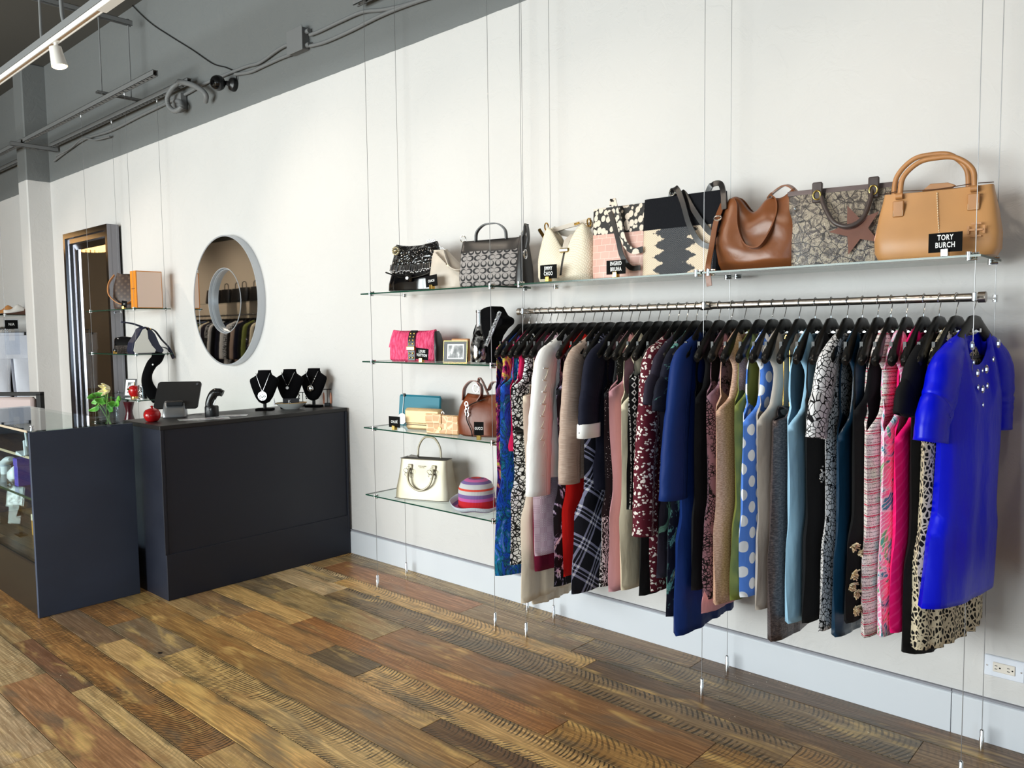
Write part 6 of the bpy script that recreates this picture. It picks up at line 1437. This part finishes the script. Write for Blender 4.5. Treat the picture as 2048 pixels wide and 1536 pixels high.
MB().tube([(-.045+.012*cos(a), -.018, .35+.014*sin(a)) for a in [2*pi*j/14 for j in range(14)]], .003, 8, closed=True).build('ring', CHROME, t)
# 7 brown slouchy leather
BRL = leather('brown_leather', C(128, 74, 40), .34, .8, 6)
t, w = B(1420, 1585, 'slouchy_bag', 'slouchy brown leather bag with long soft handles hanging over its front', y=-.19, rz=.05)
def slb(u, v, s):
    x = u*2-1; top = .275+.025*abs(x)**2-.035*exp(-((x+.1)/.35)**2)+.012*sin(x*7); z = top*v; wd = .170+.012*sin(v*4)-.030*v**3; dep = (.015+.062*(1-v)**.6+.016*sin(v*3.1))*(1-abs(x)**4)**.5*(.5+.5*min(1, v*8))
    f = .010*mnoise.noise(Vector((x*1.7+v*1.3, v*3.2-x*.7, s*2+4)))*3.2*v*(1-v)+.008*sin(v*9+x*3)*v*(1-v)*3
    return (x*wd, s*(dep+f), z)
q = MB(); q.grid(lambda u, v: slb(u, v, -1), 48, 34).grid(lambda u, v: slb(u, v, 1), 48, 34); q.build('body', BRL, t, merge=4e-3, angle=85, solidify=.002)
MB().strap(catmull([(-.095, -.02, .285), (-.075, -.045, .255), (-.06, -.07, .17), (-.025, -.085, .10), (.03, -.09, .085), (.07, -.08, .14), (.085, -.05, .21), (.075, -.03, .262), (.05, -.01, .285)], 7), .024, .005, (0, -1, .2)).build('handle', BRL, t)
MB().strap(catmull([(.02, .02, .28), (.04, .03, .305), (.09, .02, .325), (.13, .01, .30), (.16, .0, .25)], 7), .030, .006, (0, 1, .2)).build('handle', BRL, t)
MB().strap(catmull([(-.145, -.025, .275), (-.158, -.06, .20), (-.160, -.095, .10), (-.150, -.148, .01), (-.140, -.156, -.058)], 7), .022, .004, (1, 0, 0)).build('hanging_strap', BRL, t)
MB().tube([(-.150+.015*cos(a), -.062, .215+.009*sin(a)) for a in [2*pi*j/16 for j in range(16)]], .003, 8, closed=True).build('ring', CHROME, t)
MB().tube([(.155, -.05+.008*cos(a), .22+.010*sin(a)) for a in [2*pi*j/12 for j in range(12)]], .0025, 8, closed=True).build('ring', CHROME, t)
# 8 grey python bag with star
PYT = G('grey_python', .3, spec=.55); uv = PYT.obj(); a_ = PYT.noise(uv, 20, 6, .75, 1.2); d = PYT.vor(uv, 210, 'DISTANCE_TO_EDGE', .5); d3 = PYT.vor(uv, 30, 'DISTANCE_TO_EDGE', 1.0)
c = PYT.ramp(a_, [(.36, C(62, 56, 54)), (.47, C(108, 98, 90)), (.52, C(176, 164, 144)), (.60, C(84, 76, 74))]); c = PYT.mix(PYT.math('SUBTRACT', 1.0, PYT.step(PYT.math('ADD', d3, PYT.math('MULTIPLY', PYT.math('SUBTRACT', PYT.noise(uv, 60, 2), .5), .10)), .02, .06)), c, C(50, 44, 44)); PYT.base(PYT.mix(PYT.step(d, .02, .09), PYT.mix(1.0, c, (.6, .6, .6, 1), 'MULTIPLY'), c)); PYT.bump(d, .4, .003); PYT = PYT.m
t, w = B(1572, 1760, 'python_bag', 'grey python print bag with a mirrored pink star and dark handles', y=-.17, rz=.20)
MB().loft([(0, .165, .050), (.008, .178, .060), (.10, .182, .056), (.22, .188, .030), (.275, .194, .016, 0, 0, .004)], n=48, p=5, wr=.005).build('body', PYT, t)
DKG = leather('dark_taupe_leather', C(74, 62, 60), .4)
MB().loft([(.272, .196, .017), (.282, .197, .014), (.290, .197, .010)], n=48, p=5).build('rim', leather('grey_mauve_rim', C(112, 98, 98), .5), t)
st = []
for k in range(10): r_ = .092 if k % 2 == 0 else .038; a = pi/2+.35+2*pi*k/10; st.append((.055+r_*cos(a), .125+r_*sin(a)))
MB().poly(st, -.071, -.066).build('star', solid('rose_mirror_foil', C(226, 180, 176), .10, .9), t, smooth=False)
MB().tube(catmull([(-.07, -.040, .255), (-.055, -.06, .215), (-.02, -.082, .155), (.03, -.09, .135), (.075, -.08, .16), (.095, -.055, .22), (.10, -.035, .265)], 7), .0085, 12).build('handle', DKG, t)
for x in (-.085, .105): MB().box((x-.018, -.042, .235), (x+.018, -.022, .31), ch=.004).build('handle_tab', DKG, t); MB().tube([(x+.013*cos(a), -.045, .262+.016*sin(a)) for a in [2*pi*j/16 for j in range(16)]], .003, 8, closed=True).build('ring', BRASS, t)
# 9 camel structured bag
CAML = leather('camel_leather', C(200, 146, 92), .42, .18, 6); CAMD = leather('camel_trim', C(186, 130, 78), .45); STI = solid('cream_stitching', C(236, 220, 190), .7); EDG = solid('dark_edge', C(76, 46, 26), .6)
t, w = B(1748, 1990, 'camel_handbag', 'structured camel leather handbag with two arched handles and a stamped emblem', y=-.19, rz=.08, yref=-.30, dx=-.015, sx=1.05)
MB().loft([(0, .150, .055), (.006, .168, .070), (.03, .180, .080), (.08, .182, .076), (.16, .170, .055), (.225, .156, .032, 0, 0, .004), (.235, .155, .030, 0, 0, .005)], n=56, p=5, wr=.0025).build('body', CAML, t)
for y0 in (-.034, .022):
    MB().tube(arc(-.105 if y0 < 0 else -.135, .108 if y0 < 0 else .085, .225, .338 if y0 < 0 else .362, y0, y0+.004, 8), .0085, 12).build('handle', CAMD, t)
for x in (-.105, .108):
    MB().box((x-.017, -.060, .150), (x+.017, -.048, .205), ch=.003).build('handle_tab', CAMD, t); q = MB()
    q.tube([(x-.014, -.0615, .154), (x+.014, -.0615, .154), (x+.0145, -.056, .20), (x-.0145, -.056, .20)], .0006, 4, closed=True); q.build('stitching', STI, t)
    MB().tube([(x-.010, -.043, .222), (x+.010, -.043, .222)], .011, 10).build('collar', CAMD, t)
q = MB()
for k in range(22): z = .222-.0085*k; q.box((.004+.0009*k-.001, -.036-.0135*min(1, k/8)-.028*min(1, k/19)-.004, z-.005), (.004+.0009*k+.001, -.030-.0135*min(1, k/8)-.028*min(1, k/19)-.004, z))
q.build('stitching', STI, t, smooth=False)
MB().tube(catmull([(-.155, -.0, .243), (-.10, -.032, .240), (0, -.035, .234), (.10, -.032, .240), (.155, 0, .243)], 6), .0016, 6).build('edge_paint', EDG, t)
MB().poly([(-.045, .236), (.04, .236), (.052, .245), (.03, .256), (-.02, .258)], -.012, .006).build('closing_tab', CAMD, t, bevel=.002)
q = MB(); ex, ez = .120, .085   # stamped emblem: two mirrored T shapes crossed
for sgn in (-1, 1):
    q.box((ex-.014, -.0835, ez+sgn*.020-.003), (ex+.014, -.0800, ez+sgn*.020+.003)); q.box((ex-.003, -.0835, ez+min(0, sgn*.02)), (ex+.003, -.0800, ez+max(0, sgn*.02)))
    q.box((ex+sgn*.021-.003, -.0835, ez-.013), (ex+sgn*.021+.003, -.0800, ez+.013)); q.box((ex+min(0, sgn*.021), -.0835, ez-.003), (ex+max(0, sgn*.021), -.0800, ez+.003))
q.build('emblem', CAMD, t, smooth=False)

# ---- cards on the top shelf
def card_at(px, py, z, lines, w, h, lab, size, rz=0.0, tilt=0.0, y=-.335, clip=GOLD, z0=.014):
    p = at(px, py, y=y); return sign((p.x, y, z), lines, w, h, rz, lab, size, clip, tilt, z0)
card_at(1890, 505, S1, ['TORY', 'BURCH'], .098, .062, 'black name card with white capitals before the camel handbag', .024, clip=SILVER)
card_at(1232, 550, S1, ['INGRID', 'BRUHA'], .098, .060, 'black name card before the pebble tote', .024)
card_at(1097, 560, S1, ['JIMMY', 'CHOO'], .098, .064, 'black name card before the cream snakeskin bag', .024)
card_at(864, 575, S1, ['COACH'], .090, .060, 'black name card before the small ivory hobo', .019, tilt=-.08)

# ---- second shelf: pink clutch, frame, bottle, bust
PNK_ = G('pink_quilted', .6); PNK_.base(PNK_.mix(PNK_.step(PNK_.noise(PNK_.map(PNK_.uv(), (3, 1, 1)), 30, 3), .35, .7), C(214, 44, 96), C(244, 96, 140))); PNK_.bump(PNK_.wave(PNK_.map(PNK_.uv(), (1, 1, 1)), 40, 5, 2, 2), .5, .004); PNK_ = PNK_.m
x = (at(775, 715, y=-.28).x+at(872, 715, y=-.28).x)/2-.045
t = thing('flap_clutch', 'hot pink quilted flap clutch with a black studded centre band', 'clutch', (x, -.21, S2), rz=.30)
MB().loft([(0, .145, .036), (.010, .158, .046), (.07, .158, .048), (.13, .150, .036), (.17, .140, .018, 0, 0, .010)], n=44, p=4, wr=.004).build('body', PNK_, t)
MB().loft([(.0, .012, .045, .158), (.08, .016, .047, .160), (.15, .010, .032, .150), (.168, .006, .02, .146)], n=18, p=3).build('side_gusset', BLK, t)
MB().loft([(.078, .160, .050), (.12, .155, .044), (.155, .148, .030), (.178, .140, .014, 0, 0, .014)], n=44, p=4, wr=.004, seed=1).build('flap', PNK_, t)
MB().strap([(.008, -.0505, .005), (.008, -.0535, .075), (.007, -.049, .12), (.006, -.034, .158), (.006, -.010, .172)], .044, .004, (1, 0, 0)).build('centre_band', BLACKP, t)
q = MB()
for z, y in ((.02, -.055), (.045, -.056), (.098, -.054), (.118, -.051), (.137, -.044), (.155, -.036)):
    for dx in (-.011, .011): q.ball((.008+dx, y, z), .0062, sy=.6, n=8, m=5)
q.build('studs', GOLD, t); MB().box((-.020, -.062, .062), (.034, -.052, .084), ch=.003).build('plaque', GOLD, t, smooth=False)
card_at(843, 712, S2, ['LOUIS', 'VUITTON'], .082, .062, 'black name card before the pink clutch', .021, rz=.25, tilt=.08, y=-.318)
t = thing('folded_wallet', 'tan leather wallet leaning behind the pink clutch', 'wallet', (-3.10, -.14, S2), rz=.2); MB().box((-.06, -.012, 0), (.05, .012, .125), ch=.003).build('body', TANL, t)
t = thing('picture_frame', 'black and gold frame with a grey photograph on the second shelf', 'frame', (-3.015, -.27, S2+.002), rz=.30, rx=-.10)
q = MB(); q.box((-.070, -.008, 0), (-.052, .008, .112)).box((.052, -.008, 0), (.070, .008, .112)).box((-.052, -.008, 0), (.052, .008, .016)).box((-.052, -.008, .096), (.052, .008, .112)); q.build('frame', solid('black_frame', C(12, 12, 13), .4), t, smooth=False)
q = MB(); q.box((-.0712, -.0085, -.0012), (.0712, -.0065, 0)).box((-.0712, -.0085, .112), (.0712, -.0065, .1132)).box((-.0712, -.0085, 0), (-.070, -.0065, .112)).box((.070, -.0085, 0), (.0712, -.0065, .112)); q.build('gold_edge', GOLD, t, smooth=False)
q = MB(); q.box((-.052, -.005, .016), (.052, -.002, .096)); q.build('mount', WHITEP, t, smooth=False); MB().box((-.044, -.0062, .023), (.044, -.005, .089)).build('photograph', BW, t, smooth=False)
MB().poly([(.0, 0), (.075, 0), (.004, .085)], -.02, .02, 'yz').build('easel_back', BLACKP, t, smooth=False)
BOT = G('silver_glass', .05, metal=.85); BOT.base(BOT.mix(BOT.step(BOT.noise(BOT.obj(), 18, 3, .5, 1.5), .4, .62), C(30, 28, 30), C(236, 236, 238))); BOT.bump(BOT.noise(BOT.obj(), 16, 2), .5, .01); BOT = BOT.m
p = at(960, 724, y=-.24)
t = thing('bottle', 'mirrored silver glass bottle with a long neck on the second shelf', 'bottle', (p.x, -.24, S2))
MB().lathe([(.030, 0), (.044, .006), (.048, .03), (.050, .06), (.046, .10), (.034, .14), (.021, .17), (.0165, .20), (.0155, .26), (.0185, .262), (.0185, .272), (.015, .274)], n=36).build('body', BOT, t)
MB().lathe([(.0172, .205), (.0165, .258)], n=24, cap0=False, cap1=False).build('neck_foil', SILVER, t)
p = at(985, 715, y=-.19)
BX = at(983, 720, y=-.19).x
t = thing('display_bust', 'black display bust turned sideways with a sparkling strap necklace', 'display bust', (BX, -.19, S2))
ol = [(958, 727), (955, 700), (957, 665), (962, 650), (967, 642), (969, 628), (973, 618), (984, 614), (996, 612), (1000, 620), (1006, 631), (1018, 636), (1018, 648), (1006, 658), (996, 673), (991, 690), (991, 705), (994, 727)]
pl = [(at(px, py, y=-.19).x-BX, max(0, at(px, py, y=-.19).z-S2)) for px, py in ol]
MB().poly(pl, -.05, .05, 'xz').build('bust', VELVET, t, smooth=False, bevel=.014)
t2 = thing('necklace', 'pale crystal necklace draped diagonally on the sideways black bust', 'necklace', (BX, -.19, S2))
n0 = at(972, 690, y=-.24); n1 = at(999, 624, y=-.24)
q = MB(); r = random.Random(6)
for k in range(26):
    u = k/25; x_ = n0.x-BX+(n1.x-n0.x)*u; z_ = n0.z-S2+(n1.z-n0.z)*u; q.ball((x_+r.uniform(-.003, .003), -.054, z_), .0062+.003*(8 < k < 14), n=6, m=4); q.ball((x_+.013, -.053, z_-.004), .0045, n=6, m=4)
q.build('stones', solid('pale_crystal', C(214, 218, 222), .12, .7), t2, smooth=False)

# ---- third shelf
x = (at(786, 850, y=-.20).x+at(868, 850, y=-.20).x)/2
TEA = solid('teal_leather', C(16, 112, 132), .5)
t = thing('teal_pouch', 'flat teal leather pouch with a white round tag on the third shelf', 'pouch', (x, -.155, S3), rz=.15, rx=-.10)
MB().box((-.155, -.009, 0), (.155, .009, .178), ch=.005).build('body', TEA, t); MB().box((-.150, -.005, .178), (.150, .005, .184), ch=.002).build('zip', TEA, t)
MB().tube([(-.115, -.012, .180), (-.118, -.014, .06)], .0022, 6).build('cord', WHITEP, t); MB().box((-.123, -.014, .170), (-.107, -.004, .190), ch=.002).build('zip_pull', BLACKP, t)
MB().cyl((-.118, -.014, .040), .033, -.003, 32, axis='y').build('round_tag', WHITEP, t)
GLI = G('gold_glitter', .45, .3); GLI.base(GLI.mix(GLI.step(GLI.noise(GLI.obj(), 500, 2), .4, .6), C(190, 156, 110), C(226, 200, 156))); GLI = GLI.m
x = (at(811, 855, y=-.25).x+at(880, 855, y=-.25).x)/2
t = thing('gold_purse', 'glittery gold purse with a silver emblem behind the crocodile wallet', 'purse', (x, -.235, S3), rz=.22)
MB().box((-.120, -.020, 0), (.120, .022, .108), ch=.012).build('body', GLI, t); MB().box((-.124, -.026, .028), (.124, .024, .122), ch=.014).build('flap', GLI, t)
MB().tube([(-.122, -.026, .030), (.122, -.026, .030)], .0022, 6).build('piping', SILVER, t)
q = MB()
for dz in (-.016, 0, .016): q.box((.030, -.030, .068+dz-.004), (.080, -.026, .068+dz+.004), ch=.001)
q.box((.050, -.0305, .045), (.060, -.026, .092), ch=.001); q.build('emblem', SILVER, t, smooth=False)
CROC = G('tan_crocodile', .35, spec=.5); cv = CROC.vor(CROC.map(CROC.obj(), (1, 1, 1.15)), 24, 'DISTANCE_TO_EDGE', .45)
CROC.base(CROC.mix(CROC.step(cv, .012, .05), C(238, 210, 164), C(200, 152, 100))); CROC.bump(cv, .4, .004); CROC = CROC.m
x = (at(855, 860, y=-.29).x+at(920, 860, y=-.29).x)/2
t = thing('crocodile_wallet', 'tan crocodile wallet with a snap tab on the third shelf', 'wallet', (x, -.292, S3), rz=.22)
MB().box((-.105, -.013, 0), (.105, .013, .104), ch=.005).build('body', CROC, t); MB().box((-.105, -.018, .055), (.0, -.013, .110), ch=.003).build('tab', CROC, t); MB().cyl((-.012, -.0135, .030), .010, -.004, 16, axis='y').build('snap', BRASS, t)
MB().tube([(.0+.008*cos(a), 0, .113+.008*sin(a)) for a in [2*pi*j/12 for j in range(12)]], .0018, 6, closed=True).build('key_ring', CHROME, t)
card_at(789, 850, S3, ['CHLO\u00c9'], .085, .062, 'black name card before the teal pouch', .021, rz=.12, clip=BRASS)
card_at(958, 874, S3, ['GUCCI'], .050, .068, 'small dark name card before the rust brown hobo', .019, rz=.55, clip=BRASS, z0=.024)
RUS = leather('rust_leather', C(124, 58, 26), .38, .5, 6)
x = at(962, 865, y=-.22).x
t = thing('rust_hobo', 'rust brown leather hobo bag with a silver clasp on the third shelf', 'handbag', (x+.02, -.205, S3), rz=.40)
MB().loft([(0, .125, .055), (.012, .148, .072), (.08, .152, .075), (.15, .140, .060), (.20, .115, .040), (.225, .10, .022, 0, 0, .01)], n=44, p=2.6, wr=.006, wf=10).build('body', RUS, t)
MB().strap(catmull([(-.12, -.01, .19), (-.105, -.02, .255), (-.06, -.03, .292), (-.01, -.04, .275), (.0, -.05, .225), (-.02, -.055, .19)], 7), .036, .005, (0, -1, .1)).build('looped_handle', RUS, t)
MB().strap(catmull([(-.03, -.02, .26), (-.02, -.03, .305), (.0, -.035, .29), (.03, -.03, .22)], 6), .024, .005, (0, -1, .1)).build('handle_end', RUS, t)
MB().strap(catmull([(.12, -.01, .19), (.10, -.01, .27), (.05, -.01, .285), (.02, .0, .24)], 7), .040, .005, (0, -1, .1)).build('looped_handle', RUS, t)
q = MB(); [q.tube([(-.075+.009*cos(a)+.004*(k % 2), -.078, .175-.018*k+.012*sin(a)) for a in [2*pi*j/10 for j in range(10)]], .0028, 6, closed=True) for k in range(4)]; q.build('clasp', CHROME, t)
MB().tube(catmull([(.02, -.06, .20), (-.06, -.078, .165), (-.074, -.082, .10), (-.05, -.082, .04), (-.045, -.078, .005)], 6), .003, 6).build('front_seam', BLACKP, t)
MB().tube([(-.03+.016*cos(a), -.055, .255+.022*sin(a)) for a in [2*pi*j/14 for j in range(14)]], .0035, 6, closed=True).build('ring', CHROME, t)

# ---- lowest shelf
SIL = G('metallic_silver_gold', .42, .35); SIL.base(SIL.mix(SIL.step(SIL.noise(SIL.obj(), 4, 2), .3, .75), C(160, 150, 126), C(184, 178, 162))); SIL.bump(SIL.math('ADD', SIL.noise(SIL.obj(), 7, 3), SIL.math('MULTIPLY', SIL.noise(SIL.obj(), 300, 2), .03)), .35, .008); SIL = SIL.m
x = (at(790, 995, y=-.29).x+at(890, 995, y=-.29).x)/2
t = thing('silver_tote', 'metallic silver-gold tote with two ring-arched handles on the lowest shelf', 'handbag', (x-.03, -.205, S4), rz=.35)
MB().loft([(0, .165, .070), (.006, .172, .078), (.06, .170, .074), (.12, .160, .060), (.19, .150, .048), (.225, .148, .042), (.228, .144, .038)], n=48, p=7, wr=.002).build('body', SIL, t)
MB().box((-.140, -.034, .214), (.140, .034, .2285)).build('lining', solid('dark_lining', C(60, 56, 52), .8), t, smooth=False)
PIP = solid('dark_piping', C(88, 82, 76), .4, .4)
hy = -.060
MB().tube(catmull([(-.075, hy, .178), (-.077, hy-.020, .13), (-.055, hy-.028, .085), (0, hy-.030, .060), (.055, hy-.028, .085), (.077, hy-.020, .13), (.075, hy, .178)], 7), .006, 10).build('front_handle', SIL, t)
MB().tube(arc(-.075, .075, .21, .345, .040, n=7), .006, 10).build('rear_handle', SIL, t)
for x_ in (-.075, .075):
    MB().box((x_-.014, -.058, .165), (x_+.014, -.045, .200), ch=.004).build('handle_tab', SIL, t)
    q = MB(); r = random.Random(int(x_*1000))
    for k in range(5): a = 2*pi*k/5+.3; cx_, cz_ = x_-.006+.020*cos(a), .155+.020*sin(a); q.tube([(cx_+.013*cos(b), -.062+.006*sin(b*2), cz_+.013*sin(b)) for b in [2*pi*j/12 for j in range(12)]], .0010, 5, closed=True)
    q.build('flower_applique', PIP, t); MB().ball((x_-.006, -.068, .150), .005, n=8, m=5).build('flower_centre', PIP, t)
q = MB(); q.tube([(x_, y_, .229) for x_, y_ in ((-.146, -.038), (.146, -.038), (.146, .038), (-.146, .038))], .0016, 6, closed=True); q.tube([(x_, y_, .006) for x_, y_ in ((-.168, -.075), (.168, -.075), (.168, .075), (-.168, .075))], .0016, 6, closed=True); q.build('piping', PIP, t)['kind'] = 'stuff'
text('kate spade', .011, PIP, t, (.0, -.0535, .192), (pi/2, 0, 0), sx=.9, depth=.0005, offset=0)
text('NEW YORK', .006, PIP, t, (.0, -.0545, .183), (pi/2, 0, 0), sx=.9, depth=.0005, offset=0)
MB().poly([(-.13, .228), (-.10, .245), (-.06, .24), (-.05, .228)], .0, .006).build('inner_tag', PIP, t, bevel=.001)
# striped hat
HAT = G('striped_crochet', .9); sz = HAT.sep(HAT.uv()); rr_ = HAT.uv()
HAT.base(HAT.ramp(sz[1], [(0, C(190, 196, 206)), (.08, C(120, 92, 150)), (.14, C(206, 110, 170)), (.22, C(196, 20, 34)), (.36, C(200, 90, 160)), (.42, C(122, 96, 156)), (.49, C(196, 196, 196)), (.56, C(214, 70, 50)), (.60, C(200, 202, 204)), (.69, C(120, 100, 158)), (.76, C(208, 104, 166)), (.85, C(132, 80, 130)), (.90, C(190, 40, 40)), (.95, C(214, 40, 34))], const=True))
HAT.bump(HAT.wave(HAT.map(rr_, (60, 1, 1)), 1.0, 0), .5, .004); HAT = HAT.m
x = at(948, 1010, y=-.235).x
t = thing('crochet_hat', 'crochet sun hat striped red, pink, purple and grey on the lowest shelf', 'hat', (x, -.215, S4))
prof = [(.150, .030), (.140, .012), (.120, .004), (.104, .012), (.098, .022), (.097, .06), (.098, .085), (.095, .115), (.082, .142), (.058, .158), (.03, .165), (.001, .167)]
L = 0; lens = [0]
for (a, b), (c_, d_) in zip(prof, prof[1:]): L += sqrt((a-c_)**2+(b-d_)**2); lens.append(L)
q = MB(); n = 48; vs = []; fs = []; uvs = []
for i, (r_, z_) in enumerate(prof):
    for k in range(n+1):
        a = 2*pi*k/n; lift = .030*max(0, cos(a-pi*.95))**2*(1 if i < 3 else 0)*(1-i/3); vs.append((r_*cos(a), r_*sin(a)*(.97 if i > 3 else .92), z_+lift+.004*sin(a*5)*(i < 3))); uvs.append((k/n, lens[i]/L))
for i in range(len(prof)-1):
    for k in range(n): a = i*(n+1)+k; fs.append((a, a+1, a+n+2, a+n+1))
q.add(vs, fs, uvs).build('hat', HAT, t, merge=1e-4, solidify=.003, angle=80)

# ---- wall socket
t = thing('wall_socket', 'double wall socket in a clear-edged white plate low on the wall at the right', 'socket', tuple(at(2009, 1336, y=0)))
c0 = at(1974, 1303, y=0); c1 = at(1974, 1341, y=0); hh = (c0.z-c1.z)/2; 
MB().box((-.062, -.008, -.038), (.062, 0, .038), ch=.003).build('cover_plate', solid('white_plate', C(222, 226, 236), .3), t, smooth=False)
MB().box((-.034, -.012, -.0175), (.034, -.008, .0175), ch=.002).build('receptacle', solid('ivory_plate', C(222, 214, 204), .4), t, smooth=False)
for sx in (-.020, .018):
    q = MB(); q.box((sx-.008, -.0125, .004), (sx+.0, -.0118, .0062)).box((sx-.008, -.0125, -.0075), (sx+.0, -.0118, -.0052)).cyl((sx+.008, -.0125, -.001), .0028, .001, 10, axis='y'); q.build('slots', BLACKC, t, smooth=False)
for sx in (-.052, .052): MB().cyl((sx, -.0095, 0), .003, .002, 10, axis='y').build('screw', SILVER, t)
